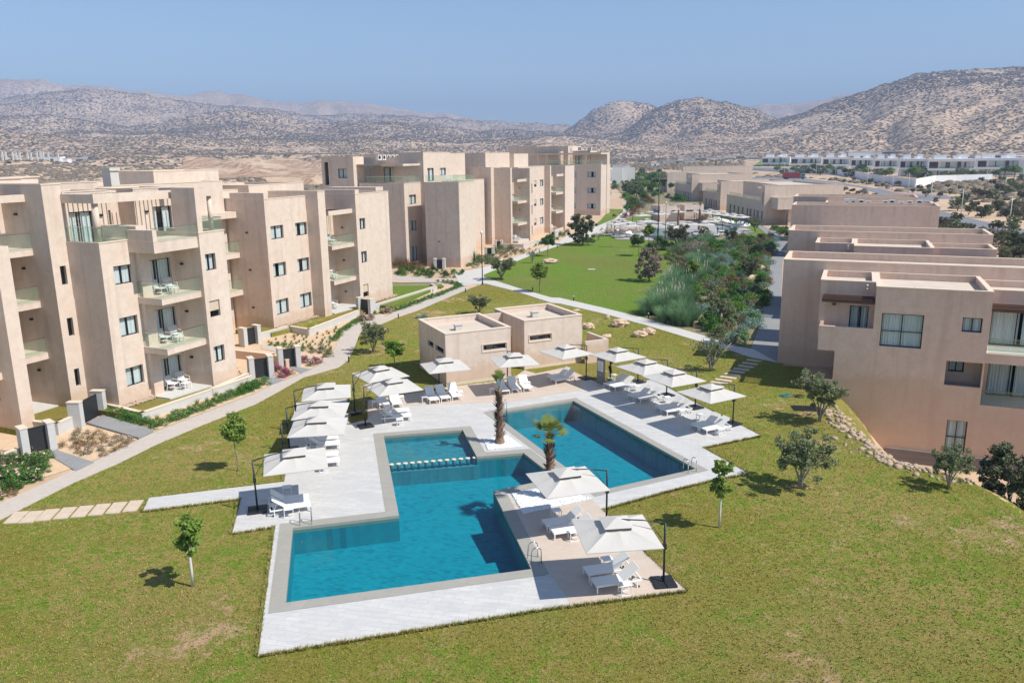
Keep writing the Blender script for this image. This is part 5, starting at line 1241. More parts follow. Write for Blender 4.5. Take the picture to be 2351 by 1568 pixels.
def tree_proto(name, kind, h, seed, leaf, bark='trunk'):
    random.seed(seed); np.random.seed(seed)
    e = empty(name, (0,0,0)); KIDS[e.name] = []
    m = MB(); cen = []; rad = []
    if kind == 'round':
        ct = h*.68; cr = h*.30
        m.tube([(0,0,0),(.02*h,.01*h,h*.2),(-.01*h,0,h*.45),(0,0,h*.62)], [h*.018,h*.013,h*.012,h*.01], 7)
        for i in range(46):
            d = Vector([random.gauss(0,1) for _ in range(3)]).normalized(); q = random.uniform(.35, .88)
            cen.append((d.x*cr*q, d.y*cr*q, ct+d.z*cr*q*.98)); rad.append(cr*random.uniform(.2, .34))
        branch_tubes(m, (0,0,h*.5), cen[::5], h*.009, h*.003)
        v, f = leafquads(cen, rad, 85, h*.026, outward=.8)
    elif kind == 'sparse':
        m.tube([(0,0,0),(.02,.01,h*.25),(-.02,0,h*.5),(0.02,0,h*.7)], [h*.016,h*.013,h*.011,h*.008], 7)
        for (cx_,cy_,cz_,cr) in ((-.07*h,0,h*.80,.14*h),(.09*h,.02*h,h*.86,.11*h),(.02*h,-.02*h,h*.58,.13*h),(.07*h,0,h*.68,.10*h)):
            for i in range(13):
                d = Vector([random.gauss(0,1) for _ in range(3)]).normalized(); q = random.uniform(.2, .95); cen.append((cx_+d.x*cr*q, cy_+d.y*cr*q, cz_+d.z*cr*q)); rad.append(cr*random.uniform(.22, .4))
        branch_tubes(m, (0,0,h*.45), cen[::6], h*.009, h*.003)
        v, f = leafquads(cen, rad, 34, h*.027, outward=.5)
    elif kind in ('olive', 'thin', 'bare'):
        nb = 5 if kind != 'bare' else 7
        for i in range(nb):
            a = 2*PI*i/nb+random.uniform(-.4, .4); sp_ = random.uniform(.12, .34)*h; t1 = Vector((cos(a)*sp_*.45, sin(a)*sp_*.45, h*.38)); t2 = Vector((cos(a)*sp_, sin(a)*sp_, h*random.uniform(.6, .8)))
            m.tube([(0,0,0), (cos(a)*.02*h, sin(a)*.02*h, h*.12), t1, t2], [h*.026, h*.02, h*.013, h*.006], 6)
            for j in range(15 if kind == 'olive' else 6):
                q = t1.lerp(t2, random.uniform(.35, 1.25)); d = Vector([random.gauss(0,1) for _ in range(3)])*.095*h; q = q+d
                m.tube([t1.lerp(t2, .5), q], [h*.006, h*.002], 4, False)
                if kind == 'bare':
                    for _ in range(4): q2 = q+Vector([random.gauss(0,1) for _ in range(3)])*.09*h; m.tube([q, q2], [h*.003, h*.001], 3, False)
                cen.append(tuple(q)); rad.append(h*random.uniform(.055, .105))
        v, f = leafquads(cen, rad, {'olive': 95, 'thin': 30, 'bare': 14}[kind], h*.026, outward=.4, aspect=.4)
    elif kind == 'bushtree':      # dense dark crown reaching almost to the ground
        m.tube([(0,0,0),(.02*h,0,h*.3),(0,0,h*.6)], [h*.05,h*.035,h*.02], 7)
        for i in range(90):
            zz = random.uniform(.12, .92); env = .16+.26*math.sin(PI*min(1, (zz*.85+.12)))*1.1
            a = random.random()*2*PI; q = env*h*random.uniform(.3, 1.0); cen.append((cos(a)*q, sin(a)*q, zz*h)); rad.append(h*random.uniform(.05, .10))
        v, f = leafquads(cen, rad, 110, h*.026, outward=.5, aspect=.4, up=.5)
    m.build('trunk', M[bark], e, True)
    np_mesh('crown', v, f, M[leaf], e)
    return e
def shrub_proto(name, w, h, n, leaf, size, seed, aspect=.4, flower=None, nf=0, clusters=26):
    random.seed(seed); np.random.seed(seed)
    cen = []; rad = []
    for i in range(clusters):
        a = random.random()*2*PI; el = random.random()**.8*PI/2; q = random.uniform(.45, .85)
        cen.append((cos(a)*cos(el)*w*.5*q, sin(a)*cos(el)*w*.5*q, max(.06*h, sin(el)*h*.85*q))); rad.append(w*random.uniform(.12, .2))
    v, f = leafquads(cen, rad, n//clusters, size, up=.5, outward=.6, aspect=aspect); v[:,2] = np.maximum(v[:,2], 0)
    o = np_mesh(name, v, f, M[leaf]); KIDS[o.name] = []
    if flower:
        c2 = [(c[0]*1.12, c[1]*1.12, c[2]*1.08+.03) for c in cen]; v, f = leafquads(c2, [r_*.9 for r_ in rad], nf//clusters, size*.8, up=.9, outward=.9, aspect=.8)
        np_mesh('flowers', v, f, M[flower], o)
    return o
def tuft_proto(name, h, n, spread, leaf, w, seed, rb=.08, plumes=0):
    np.random.seed(seed); random.seed(seed); v, f = blades(n, h, spread, w, .6, rb); o = np_mesh(name, v, f, M[leaf]); KIDS[o.name] = []
    if plumes:
        m = MB()
        for i in range(plumes):
            a = random.random()*2*PI; q = random.uniform(.1, .5); x, y = cos(a)*q, sin(a)*q
            m.tube([(x*.4,y*.4,h*.3),(x,y,h*.95)], [.008,.008], 4, False); m.tube([(x,y,h*.9),(x*1.08,y*1.08,h*1.05),(x*1.25,y*1.25,h*1.2)], [.02,.05,.006], 6)
        m.build('plume', M['plume'], o)
    return o
def palm_proto(h, nfr, seed, closed=False, frond=1.0):
    random.seed(seed); np.random.seed(seed)
    e = empty('palm_tree', (0,0,0)); KIDS[e.name] = []
    m = MB(); pts = []; rd = []
    for i in range(9): t = i/8; pts.append((.05*sin(t*2), .03*t, h*t)); rd.append(.24-.10*t+(.10 if i == 0 else 0))
    m.tube(pts, rd, 12)
    for i in range(int(h*62)):      # stubs of cut fronds
        t = random.random(); a = i*2.4; r_ = .22-.10*t; z = .15+t*(h-.2); x, y = cos(a), sin(a); px, py = -y*.065, x*.065; l_ = random.uniform(.18, .34)
        A_ = (x*r_*.7+px, y*r_*.7+py, z); B_ = (x*r_*.7-px, y*r_*.7-py, z); T_ = (x*(r_+l_*.75), y*(r_+l_*.75), z+l_*1.0)
        m.tri(A_, B_, T_); m.tri(B_, A_, (T_[0], T_[1], T_[2]-.05))
    m.build('trunk', M['palmtrunk'], e)
    for k in range(nfr):
        m = MB(); a = 2*PI*k/nfr+random.uniform(-.2,.2); el = random.uniform(.05, 1.2) if not closed else random.uniform(1.15, 1.45); l_ = frond*random.uniform(.55, .8)*(1 if not closed else 1.3)
        d = Vector((cos(a)*cos(el), sin(a)*cos(el), sin(el))); o = Vector((0,0,h)); tip = o+d*l_*.75
        m.tube([o, o+d*l_*.4, tip], [.016,.012,.01], 4, False)
        side = d.cross(Vector((0,0,1))).normalized(); upv = side.cross(d).normalized()
        nl = 15
        for j in range(nl):
            b = (j/(nl-1)-.5)*(2.5 if not closed else .9); dd = (d*cos(b)+side*sin(b)).normalized(); L2 = l_*(.85-.22*abs(b))
            w_ = upv.cross(dd).normalized()*.024
            p1 = tip+dd*L2*.6-Vector((0,0,.02)); p2 = tip+dd*L2-Vector((0,0,.13*L2+.03*random.random()))
            m.quad(tip-w_*.3, tip+w_*.3, p1+w_, p1-w_); m.tri(p1-w_, p1+w_, p2)
        m.build('frond', M['leaf_palm'], e)
    return e
TP = {}
def tp(key, *a, **k):
    TP[key] = tree_proto(*a, **k); return TP[key]
used = set()
def place(proto, p, label=None, cat=None, group=None, rz=None, sc=1.0, z=0.0, world=False):
    c = Vector((p[0], p[1], z)) if world else at(p, z)
    rz = random.random()*6.28 if rz is None else rz
    if proto.name not in used: o = proto; used.add(proto.name); o.location = c; o.rotation_euler = (0,0,rz); o.scale = (sc,)*3 if not isinstance(sc, tuple) else sc
    else: o = copy_tree(proto, loc=c, rz=rz, sc=sc)
    for kk, vv in (('label', label), ('category', cat), ('group', group)):
        if vv: o[kk] = vv
    return o
tp('round', 'round_tree', 'round', 3.0, 1, 'leaf_citrus'); tp('bright', 'round_tree', 'round', 3.0, 2, 'leaf_bright'); tp('rdark', 'round_tree', 'round', 3.0, 3, 'leaf_dark')
tp('sparse', 'sapling', 'sparse', 3.0, 4, 'leaf_citrus', 'trunkw'); tp('sparse2', 'sapling', 'sparse', 3.0, 14, 'leaf_citrus', 'trunkw')
tp('olive', 'olive_tree', 'olive', 3.0, 5, 'leaf_olive'); tp('olive2', 'olive_tree', 'olive', 3.0, 6, 'leaf_olive'); tp('thin', 'olive_tree', 'thin', 3.0, 7, 'leaf_olive')
tp('bare', 'bare_tree', 'bare', 3.0, 8, 'leaf_dead'); tp('bush', 'bushy_tree', 'bushtree', 3.0, 9, 'leaf_tamarisk'); tp('bushd', 'bushy_tree', 'bushtree', 3.0, 10, 'leaf_dead'); tp('bushg', 'bushy_tree', 'bushtree', 3.0, 11, 'leaf_olive')
tp('desert', 'desert_tree', 'olive', 3.0, 12, 'leaf_tamarisk')
trees = [ ('sparse', D(443,1347), D(435,1180), 1.3, 'young sapling with a pale trunk on the lawn left of the front pool'),
 ('round', D(545,1082), D(537,946), .78, 'young round-crowned tree on the lawn beside the long paved path'),
 ('sparse2', D(1651,1212), D(1658,1055), 1.1, 'young sapling on the lawn right of the pools'),
 ('bright', D(906,846), D(899,777), 1.25, 'bright green round tree behind the two overlapping parasols'),
 ('round', z5(795,1460), z5(785,1190), 1.15, 'round tree on the green lawn nearest the crossing path'),
 ('rdark', z5(870,1130), z5(860,905), 1.1, 'small round tree by the path under the long block'),
 ('rdark', z5(1697,1128), z5(1685,905), 1.15, 'dark round tree on the far green lawn'),
 ('round', z5(1795,1045), z5(1795,830), 1.0, 'thin-stemmed round tree just before the distant pool'),
 ('round', z5(2188,1400), z5(2190,1160), 1.1, 'round tree rising from the pampas grass'),
 ('olive', z5(440,1345), z5(450,1140), 1.3, 'open olive tree beside the lamp post at the path junction'),
 ('olive2', z4(1470,795), z4(1450,515), 1.0, 'grey-green olive tree next to the bright round tree'),
 ('olive', z9(725,190), z9(745,22), 1.3, 'small olive tree behind the pool house roofs'),
 ('thin', z10(1385,718), z10(1400,330), 1.25, 'sparse many-stemmed tree near the stepping slabs on the right'),
 ('olive2', z8(300,1205), z8(320,700), 1.05, 'wide olive tree on the lawn right of the nearest corner of the deck'),
 ('olive', z8(475,592), z8(440,160), 1.0, 'olive tree leaning over the pale rocks at the corner of the right house'),
 ('olive2', z8(1655,1205), z8(1690,820), .9, 'small forked olive tree near the right picture edge'),
 ('bushd', z5(1800,1362), z5(1840,1050), .85, 'half-dead grey bushy tree at the right side of the green lawn'),
 ('bush', z5(1190,1028), z5(1210,735), 1.0, 'large dense dark bush tree standing by the far path'),
 ('bare', zq(1275,790), zq(1300,545), 1.2, 'leafless grey tree behind the pampas grass'),
 ('desert', zq(1110,690), zq(1150,430), 1.25, 'dark leaning tree in front of the distant pool'),
 ('desert', zq(1680,600), zq(1670,465), 1.4, 'low dark tree right of the distant pool'),
 ('olive', zq(1950,492), zq(1940,350), 1.2, 'olive tree at the end of the distant pool deck'),
 ('round', zq(1715,410), zq(1718,330), 1.2, 'small palm-like tree among the far parasols'),
 ('bushg', zq(1400,560), zq(1410,435), 1.1, 'green bushy tree just below the distant pool deck'),
 ('thin', z5(725,1195), z5(735,1040), .9, 'small bare shrub-like tree between the path and the green lawn'),
 ('bare', z5(1335,990), z5(1330,900), .9, 'tiny leafless sapling near the distant parasols'),
 ('thin', z10(1500,410), z10(1480,250), 1.1, 'thin olive rising from the shrubs by the crossing path'),
 ('desert', zq(1890,1010), zq(1890,800), 1.2, 'dark olive tree in the middle of the planting bed'),
 ('bushg', z10(1480,330), z10(1500,60), 1.1, 'rounded grey-green tree at the lower end of the planting bed') ]
for key, b_, t_, wf, lab in trees:
    h_ = hgt(b_, t_); s_ = h_/3.0/(.98 if key in ('round','bright','rdark') else .95)
    place(TP[key], b_, lab, 'tree', sc=(s_*wf, s_*wf, s_))
# big tamarisk at the right edge stands on the lower ground
c = at(z8(2230,1300), -1.0); o = place(TP['bush'], (c.x, c.y), 'large dark feathery tamarisk bush at the right picture edge', 'bush', sc=1.35, z=zt1(c.x, c.y), world=True)
o = place(TP['bush'], (c.x+2.6, c.y+.6), 'second tamarisk bush, half outside the right picture edge', 'bush', sc=1.2, z=zt1(c.x+2.6, c.y+.6), world=True)
# palms
hp = hgt(z9(915,1375), z9(880,880), ZD)
pa = palm_proto(hp*.97, 5, 3, True, .9); place(pa, z9(915,1375), 'tall bare-trunked palm with a closed tuft of fronds between the two pools', 'palm tree', z=ZD, rz=.4)
hp2 = hgt(z12(640,650), z12(625,80), ZD)
pb = palm_proto(hp2, 24, 5, False, 1.15); place(pb, z12(640,650), 'palm with an open fan crown rising behind the parasol by the pebble bed', 'palm tree', z=ZD, rz=1.0)
hp3 = hgt(zr(738,745), zr(740,600)); place(pa, zr(738,745), 'slender palm in front of the distant pool house door', 'palm tree', sc=(1, 1, hp3/(hp*.97)), z=.1)
place(pa, zr(945,790), 'reddish bare palm beside the distant pool', 'palm tree', sc=(1.1, 1.1, hgt(zr(945,790), zr(950,590))/(hp*.97)), z=.1)
# shrubs
SH = {
 'rosemary': [shrub_proto('rosemary_shrub', .95, .62, 760, 'leaf_rosemary', .055, 20+i, .22) for i in range(2)],
 'silver': [shrub_proto('silver_shrub', 2.2, .7, 1500, 'leaf_silver', .06, 30, .3)],
 'green': [shrub_proto('green_shrub', 2.0, 1.3, 1500, 'leaf_rosemary', .075, 33, .4), shrub_proto('green_shrub', 2.0, 1.2, 1300, 'leaf_bright', .075, 34, .4)],
 'dark': [shrub_proto('dark_shrub', 2.0, 1.4, 1500, 'leaf_dark', .075, 36, .4)],
 'brown': [shrub_proto('brown_shrub', 1.9, 1.2, 1300, 'leaf_brown', .06, 38, .3)],
 'olive': [shrub_proto('olive_shrub', 2.0, 1.4, 1300, 'leaf_olive', .07, 40, .4)],
 'red': [shrub_proto('flowering_shrub', 1.3, .8, 700, 'leaf_olive', .06, 42, .4, 'flower_red', 500)],
 'pink': [shrub_proto('flowering_shrub', 1.4, .9, 700, 'leaf_dark', .06, 43, .4, 'flower_pink', 420)],
 'oleander': [shrub_proto('oleander_bush', 1.7, 1.45, 900, 'leaf_rosemary', .16, 44, .17, 'flower_pink', 26)],
 'dry': [shrub_proto('dry_shrub', 1.1, .7, 480, 'leaf_brown', .05, 46, .3)],
 'gaura': [shrub_proto('dry_shrub', 1.0, .6, 420, 'leaf_olive', .05, 47, .3, 'flower_pink', 90)],
 'tuft': [tuft_proto('grass_tuft', .45, 90, .9, 'leaf_straw', .012, 50), tuft_proto('grass_tuft', .4, 80, .9, 'leaf_grass', .012, 51)],
 'pampas': [tuft_proto('pampas_grass', 1.9, 420, .95, 'leaf_grass', .018, 52, .35, 2), tuft_proto('pampas_grass', 1.75, 400, 1.0, 'leaf_grass', .018, 57, .35, 0), tuft_proto('pampas_grass', 1.6, 400, 1.1, 'leaf_grass', .018, 58, .35, 0), tuft_proto('pampas_grass', 1.7, 380, 1.0, 'leaf_grass', .018, 53, .35, 0)],
 'yucca': [tuft_proto('yucca_plant', 1.3, 70, .9, 'leaf_dark', .045, 54, .1)],
}
random.seed(11); np.random.seed(11)
cnt = {}
def shrub(kind, p, where, sc=1.0, z=.03, world=False, group=None, label=None):
    i = cnt.get(where, 0); cnt[where] = i+1
    names = {'rosemary':'rosemary shrub','silver':'silvery mound','green':'leafy green shrub','dark':'dark green shrub','brown':'brownish shrub','olive':'grey-green shrub','red':'magenta flowering shrub','pink':'pink flowering shrub','oleander':'oleander bush','dry':'dry shrub','gaura':'wispy pale shrub','tuft':'grass tuft','pampas':'pampas grass clump','yucca':'spiky yucca plant'}
    lab = label or '%s, %s %s' % (names[kind], ordinal(i), where)
    cat = {'tuft':'grass','pampas':'grass','yucca':'plant'}.get(kind, 'shrub')
    return place(random.choice(SH[kind]), p, lab, cat, group, sc=sc*random.uniform(.85, 1.15), z=z, world=world)
def hedge(kind, pts, step, where, sc=1.0, jit=.1, z=.03, group=None):
    pw = [at(p) for p in pts]; d = 0; L_ = [0]
    for a, b in zip(pw[:-1], pw[1:]): L_.append(L_[-1]+(b-a).length)
    while d < L_[-1]:
        k = max(i for i in range(len(L_)-1) if L_[i] <= d); t = (d-L_[k])/(L_[k+1]-L_[k]); q = pw[k].lerp(pw[k+1], t)
        shrub(kind, (q.x+random.uniform(-jit,jit), q.y+random.uniform(-jit,jit)), where, sc, z, True, group); d += step*random.uniform(.9, 1.1)
hedge('rosemary', [z2(975,1110),z2(1150,1160),z2(1330,1215)], .6, 'from the gate in the hedge beside the grey ramp', 1.3)
hedge('rosemary', [z2(1420,1240),z2(1640,1150),z2(1900,1060),z2(2120,960),z2(2351,870),z4(220,1180),z4(480,1080)], .66, 'from the left in the hedge along the main path', 1.25)
hedge('tuft', [z2(1370,1195),z2(1700,1080),z2(2000,960),z2(2300,840),z4(150,1130),z4(330,1060)], 1.05, 'from the left between hedge and garden wall', 1.0, .25)
hedge('rosemary', [z4(1100,690),z4(1180,600),z4(1330,510),z4(1400,480)], .75, 'from the near end of the sandy bed hedge', 1.0)
hedge('rosemary', [z4(540,725),z4(680,745),z4(830,775)], .8, 'from the left along the near side of the sandy bed', .85)
hedge('rosemary', [z4(1490,440),z4(1700,405),z4(1950,310),z4(2120,250),z4(2270,185),z4(2180,155),z4(2060,150)], .7, 'from the near end of the three-storey block hedge', 1.0)
hedge('tuft', [z4(1500,410),z4(1800,300),z4(2050,215),z4(2130,190)], .9, 'from the near end behind the three-storey block hedge', .95, .25)
def scatter(kinds, polypx, n, where, smin=.7, smax=1.2, mind=.6, z=.03, weights=None, world=None):
    poly = world or P2(polypx); lo = np.min(poly, 0); hi = np.max(poly, 0); pts = []; tries = 0
    while len(pts) < n and tries < n*60:
        tries += 1; q = np.random.rand(2)*(hi-lo)+lo
        if poly_sd(np.array([q[0]]), np.array([q[1]]), poly)[0] < 0: continue
        if any((q[0]-a)**2+(q[1]-b)**2 < mind*mind for a, b in pts): continue
        pts.append(tuple(q))
    pts.sort(key=lambda a: a[1])
    for q in pts: shrub(random.choices(kinds, weights)[0], q, where, random.uniform(smin, smax), z, True)
scatter(['tuft'], [z4(500,700),z4(700,620),z4(880,640),z4(1150,560),z4(1100,680),z4(1060,840),z4(830,760)], 46, 'from the camera in the sandy planting bed', .6, .95, .55)
scatter(['gaura','olive','dry'], [z4(860,800),z4(1060,850),z4(1120,700),z4(1000,720)], 9, 'from the camera at the tip of the sandy bed', .45, .7, .5)
scatter(['gaura','dry','dry'], [z2(560,1420),z2(720,1260),z2(1230,1370),z2(900,1530),z2(720,1480)], 22, 'from the camera in the sandy triangle by the ramp', .6, 1.0, .7)
scatter(['oleander'], [z2(-100,1780),z2(180,1440),z2(400,1500),z2(640,1600),z2(500,1680),z2(200,1800)], 13, 'from the camera in the left edge clump', .5, .85, .7)
scatter(['dry','brown','tuft','olive'], [z2(-200,1650),z2(100,1540),z2(200,1600),z2(150,1850),z2(-200,1950)], 14, 'from the camera at the far left corner', .6, 1.0, .7)
scatter(['oleander','dark'], [zp(-100,700),zp(200,640),zp(480,640),zp(300,820),zp(-50,950)], 8, 'from the camera beside the left end of the path', .6, .9, .8)
for p, l in ((z4(600,960),'magenta flowering shrub beside the left louvred gate'),(z4(650,1010),'magenta flowering shrub nearest the main path'),(z4(840,880),'magenta flowering shrub beside the right louvred gate'),(z4(950,890),'magenta flowering shrub at the tip of the small bed')): shrub('red', p, 'x', 1.0, label=l)
for p, l in ((z4(720,990),'wispy shrub among the magenta flowers'),(z4(900,910),'wispy shrub behind the magenta flowers')): shrub('gaura', p, 'x', 1.0, label=l)
for p, l in ((z4(1450,490),'pink flowering shrub beside the dark gate'),(z4(1370,500),'dark pink-tinged shrub at the end of the sandy bed'),(z4(1600,430),'pale flowering shrub at the near end of the long hedge')): shrub('pink', p, 'x', 1.0, label=l)
shrub('silver', z4(1940,470), 'x', .62, label='silvery lavender cushion alone on the lawn behind the pool house'); shrub('silver', z4(1880,475), 'x', .4, label='small silvery cushion touching the lavender on the lawn')
shrub('yucca', z5(190,1200), 'x', 1.8, label='spiky yucca at the foot of the tall lit wall'); shrub('yucca', z5(110,1210), 'x', 1.3, label='smaller spiky plant beside the yucca')
scatter(['dry','brown'], [z3(1640,1160),z3(1650,1100),z3(2060,1120),z3(2080,1165)], 22, 'from the camera in the brown hedge by the far block', .9, 1.4, .7)
scatter(['dark','green','rosemary'], [z3(1640,1205),z3(1640,1165),z3(2100,1170),z3(2290,1190),z3(2290,1250)], 30, 'from the camera in the green side-path hedge', .6, .9, .7)
scatter(['tuft','gaura','dry','rosemary','olive'], [z5(60,1250),z5(250,1150),z5(450,1080),z5(640,1080),z5(850,990),z5(1060,900),z5(1050,925),z5(940,1000),z5(680,1090),z5(520,1140),z5(350,1200),z5(150,1250)], 75, 'from the camera in the bed along the far path', .8, 1.5, .7)
shrub('red', z5(1570,780), 'x', 2.2, label='magenta shrub at the bend of the far path'); shrub('red', z5(1640,760), 'x', 2.0, label='magenta shrub behind the leftmost far parasols'); shrub('red', z5(1480,765), 'x', 1.4, label='dark red shrub at the far path edge')
for i, p in enumerate([z5(1680,740), z5(1720,700), z5(1650,690), z5(1740,650)]): shrub('brown', p, 'of the russet clump behind the far parasols', 2.4)
# pampas border and the big mixed bed
scatter(['pampas'], [zq(740,1420),zq(830,1280),zq(960,1080),zq(1060,1010),zq(1180,1000),zq(1300,1150),zq(1180,1300),zq(1350,1520),zq(1100,1530),zq(900,1470)], 80, 'from the camera in the pampas border', .9, 1.3, .55)
scatter(['pampas','olive','silver'], [zq(1180,900),zq(1350,800),zq(1500,900),zq(1400,1050),zq(1250,1000)], 40, 'from the camera behind the pampas border', .9, 1.3, .8)
scatter(['pampas'], [zq(1340,640),zq(1480,560),zq(1500,620),zq(1400,700)], 10, 'from the camera in the farthest pampas stand', .9, 1.1, 1.0)
bed = [zq(1350,1450),zq(1300,1150),zq(1450,1000),zq(1400,800),zq(1250,620),zq(1550,600),zq(1800,570),zq(2160,560),zq(2180,640),zq(2110,800),zq(2100,1000),zq(2080,1300),zq(1990,1520),zq(1700,1640),z10(1700,490),z10(1450,430),zq(1550,1620)]
scatter(['dark','green','silver','brown','olive','tuft'], bed, 290, 'from the camera in the large mixed bed', 1.0, 1.6, .85, weights=[1,5,5,3,4,2])
scatter(['brown','olive','tuft','green','pampas'], [zq(980,790),zq(1010,720),zq(1180,640),zq(1260,610),zq(1360,780),zq(1230,920),zq(1130,960)], 60, 'from the camera in the brown thicket by the leafless tree', .9, 1.4, .9, weights=[4,3,2,1,2])
for p, s_ in ((z10(1600,130),1.6),(z10(1490,110),1.3),(z10(1700,180),1.2),(zq(1470,1090),1.5),(zq(1850,1140),1.5),(zq(2040,850),1.7),(zq(2000,700),1.8),(zq(1900,590),1.8),(z10(1560,280),1.2)): shrub('silver', p, 'of the large silvery mounds in the planting bed', s_)
for p in (z10(1600,420), z10(1680,430), z10(1640,460)): shrub('green', p, 'of the bright shrubs at the corner of the crossing path', .75)
scatter(['pink','dark','olive'], [zq(780,690),zq(900,600),zq(1040,590),zq(1060,680),zq(880,720)], 14, 'from the camera around the floodlight mast', .9, 1.3, .9)
scatter(['green','silver','dark'], [zq(2130,470),zq(2300,480),zq(2310,560),zq(2230,520)], 12, 'from the camera beside the path by the third house', .9, 1.3, 1.0)
# dense garden beyond the far path
scatter(['green','dark','olive','silver','brown'], [D(1402,500),D(1445,478),D(1437,460),D(1405,430),D(1420,405),D(1530,398),D(1540,430),D(1600,455),D(1560,470),D(1500,475)], 130, 'from the camera in the far dense garden', 1.8, 3.0, 1.9, weights=[5,4,3,1,1])
random.seed(3)
for i, p in enumerate([(470,470),(520,440),(440,420),(290,280),(350,300),(390,260),(560,260),(600,420),(670,430),(740,440),(240,430),(330,460),(380,250),(500,330),(450,350),(700,180),(120,300)]):
    place(TP[random.choice(['rdark','bushg','round'])], zr(*p), '%s garden tree in the dense garden beyond the far path' % ordinal(i), 'tree', 'trees of the dense far garden', sc=random.uniform(1.6, 2.3))
# road-side and desert trees
random.seed(5)
rt = [(870,720,1.6),(700,700,1.5),(620,680,1.4),(790,690,1.5),(940,720,2.2),(1050,745,1.4),(1190,740,2.0),(1330,800,1.3),(1450,835,2.2),(1390,780,1.9),(1575,840,1.4),(1670,815,1.2),(1540,880,1.2),(1740,960,2.8),(1640,760,1.6),(1480,760,1.6),(1720,1085,1.9),(2090,1165,1.8),(2235,1180,1.8),(1320,905,1.7),(1800,900,2.4),(1900,830,2.2),(1980,860,2.4),(2060,860,2.6),(2120,800,2.6),(2200,820,2.6),(2300,800,3.0),(2150,700,2.6),(2230,740,2.8),(2330,700,3.0),(2060,740,2.4),(1960,700,2.0),(1880,960,2.0),(1960,1020,2.2),(2020,1000,2.0),(2100,960,2.2),(2200,1060,2.2),(2280,960,2.4),(2300,1060,2.0),(2340,880,2.6),(1840,1000,1.8),(1460,1110,1.7),(1580,1130,1.9),(1700,1150,1.9),(1780,1190,1.9),(1850,1170,1.6),(2200,1290,2.0),(2300,1330,2.4),(2330,1450,2.2),(2200,1420,1.6),(2060,1260,1.4),(2310,1560,1.8),(2250,1110,1.8)]
for i, (x, y, s_) in enumerate(rt):
    place(TP[random.choice(['bush','desert','bushg','desert','olive2'])], z6(x, y), '%s roadside tree from the left between terraces and white villas' % ordinal(sorted(range(len(rt)), key=lambda k: rt[k][0]).index(i)), 'tree', 'scrubby trees along the curving road', sc=(s_*.62, s_*.62, s_*.5))
vt = [(430,590,3.4),(560,590,3.0),(330,590,2.6),(850,600,3.4),(900,620,2.6),(1010,625,2.4),(1340,640,3.2),(1380,620,3.0),(1620,640,2.0),(1880,640,2.2),(1980,640,2.0),(2180,620,3.0),(2260,640,3.2),(380,600,2.2),(480,600,2.8),(620,600,2.2),(720,620,2.6),(800,610,2.2),(1110,640,2.8),(1290,640,2.4),(1440,660,2.6),(1700,650,2.0),(1770,640,2.6),(2090,640,2.4),(230,590,2.4),(80,590,2.6),(660,600,2.4),(280,600,2.0),(1060,640,2.2),(760,620,2.2),(150,600,2.0)]
for i, (x, y, s_) in enumerate(vt):
    place(TP[random.choice(['rdark','bushg','round'])], z6(x, y+28), '%s garden tree from the left in front of the white villas' % ordinal(sorted(range(len(vt)), key=lambda k: vt[k][0]).index(i)), 'tree', 'garden trees of the white villas', sc=(s_*1.5, s_*1.5, s_*.85))
pc = palm_proto(7.5, 16, 9, False, 2.6)
for i, (x, y, s_) in enumerate([(105,590,1.3),(1850,640,1.25),(1235,640,1.0),(1540,600,1.0),(970,600,.9),(640,590,.9)]): place(pc, z6(x, y), '%s tall palm from the left among the white villas' % ordinal([0,5,3,4,2,1][i]), 'palm tree', 'palms among the white villas', sc=s_)
for i, (x, y, s_) in enumerate([(300,270,.9),(460,250,.8),(480,240,.8),(725,215,.8),(1120,140,1.0)]): place(pc, zr(x, y), '%s palm from the left beyond the dense garden' % ordinal(i), 'palm tree', 'palms beyond the dense garden', sc=s_)
# ---------------------------------------------------------------- boulders
def boulder(p, w, h_, d_, rz, label, seed):
    c = at(p); bm = bmesh.new(); bmesh.ops.create_icosphere(bm, subdivisions=4, radius=1)
    rnd = random.Random(seed); off = Vector((rnd.random()*9, rnd.random()*9, rnd.random()*9))
    from mathutils import noise as mn
    for v in bm.verts:
        q = v.co.copy(); cell = mn.voronoi(q*1.1+off)[0]; k = 1+.30*(cell[1]-cell[0])-.12+.16*mn.noise(q*2.2+off)+.07*mn.noise(q*5+off)+.04*mn.noise(q*11+off)
        v.co = Vector((q.x*k*w/2, q.y*k*d_/2, q.z*k*h_/2+h_*.32))
    me = bpy.data.meshes.new('boulder'); bm.to_mesh(me); bm.free(); me.materials.append(M['rock'])
    o = bpy.data.objects.new('boulder', me); C.objects.link(o); o.location = c; o.rotation_euler = (0,0,rz); tag(o, label, 'boulder', 'sandstone boulders on the lawns')
for k, a in enumerate([(z5(885,1195),2.7,1.0,1.5,.1,'flat boulder on the green lawn behind the nearest round tree'),(z5(1975,1335),2.3,1.0,1.3,-.3,'boulder at the edge of the green lawn by the pampas grass'),
  (z9(2015,305),1.9,1.0,1.2,.2,'largest boulder on the slope right of the pool house'),(z9(1730,325),1.3,.8,.9,0,'boulder just right of the pool house wall'),(z9(1895,412),1.15,.5,.6,.5,'small slanting boulder nearest the right-hand parasols'),
  (z9(2200,400),1.5,.75,1.0,0,'lower boulder of the touching pair'),(z9(2280,375),1.45,.8,.9,-.3,'upper boulder of the touching pair'),(z9(1907,235),.5,.55,.4,.3,'tiny upright stone beside the crossing path'),(z9(1620,165),1.0,.3,.5,.2,'flat stone behind the pool house roof'),
  (z4(1580,595),.7,.4,.5,0,'pale stone beside the olive tree and the bright tree'),(zq(2010,940),2.6,1.4,1.4,1.2,'orange boulder beside the path in the planting bed'),(zq(1930,1040),2.2,1.2,1.3,.4,'pale boulder in the middle of the planting bed')]): boulder(*a, seed=k*7+1)
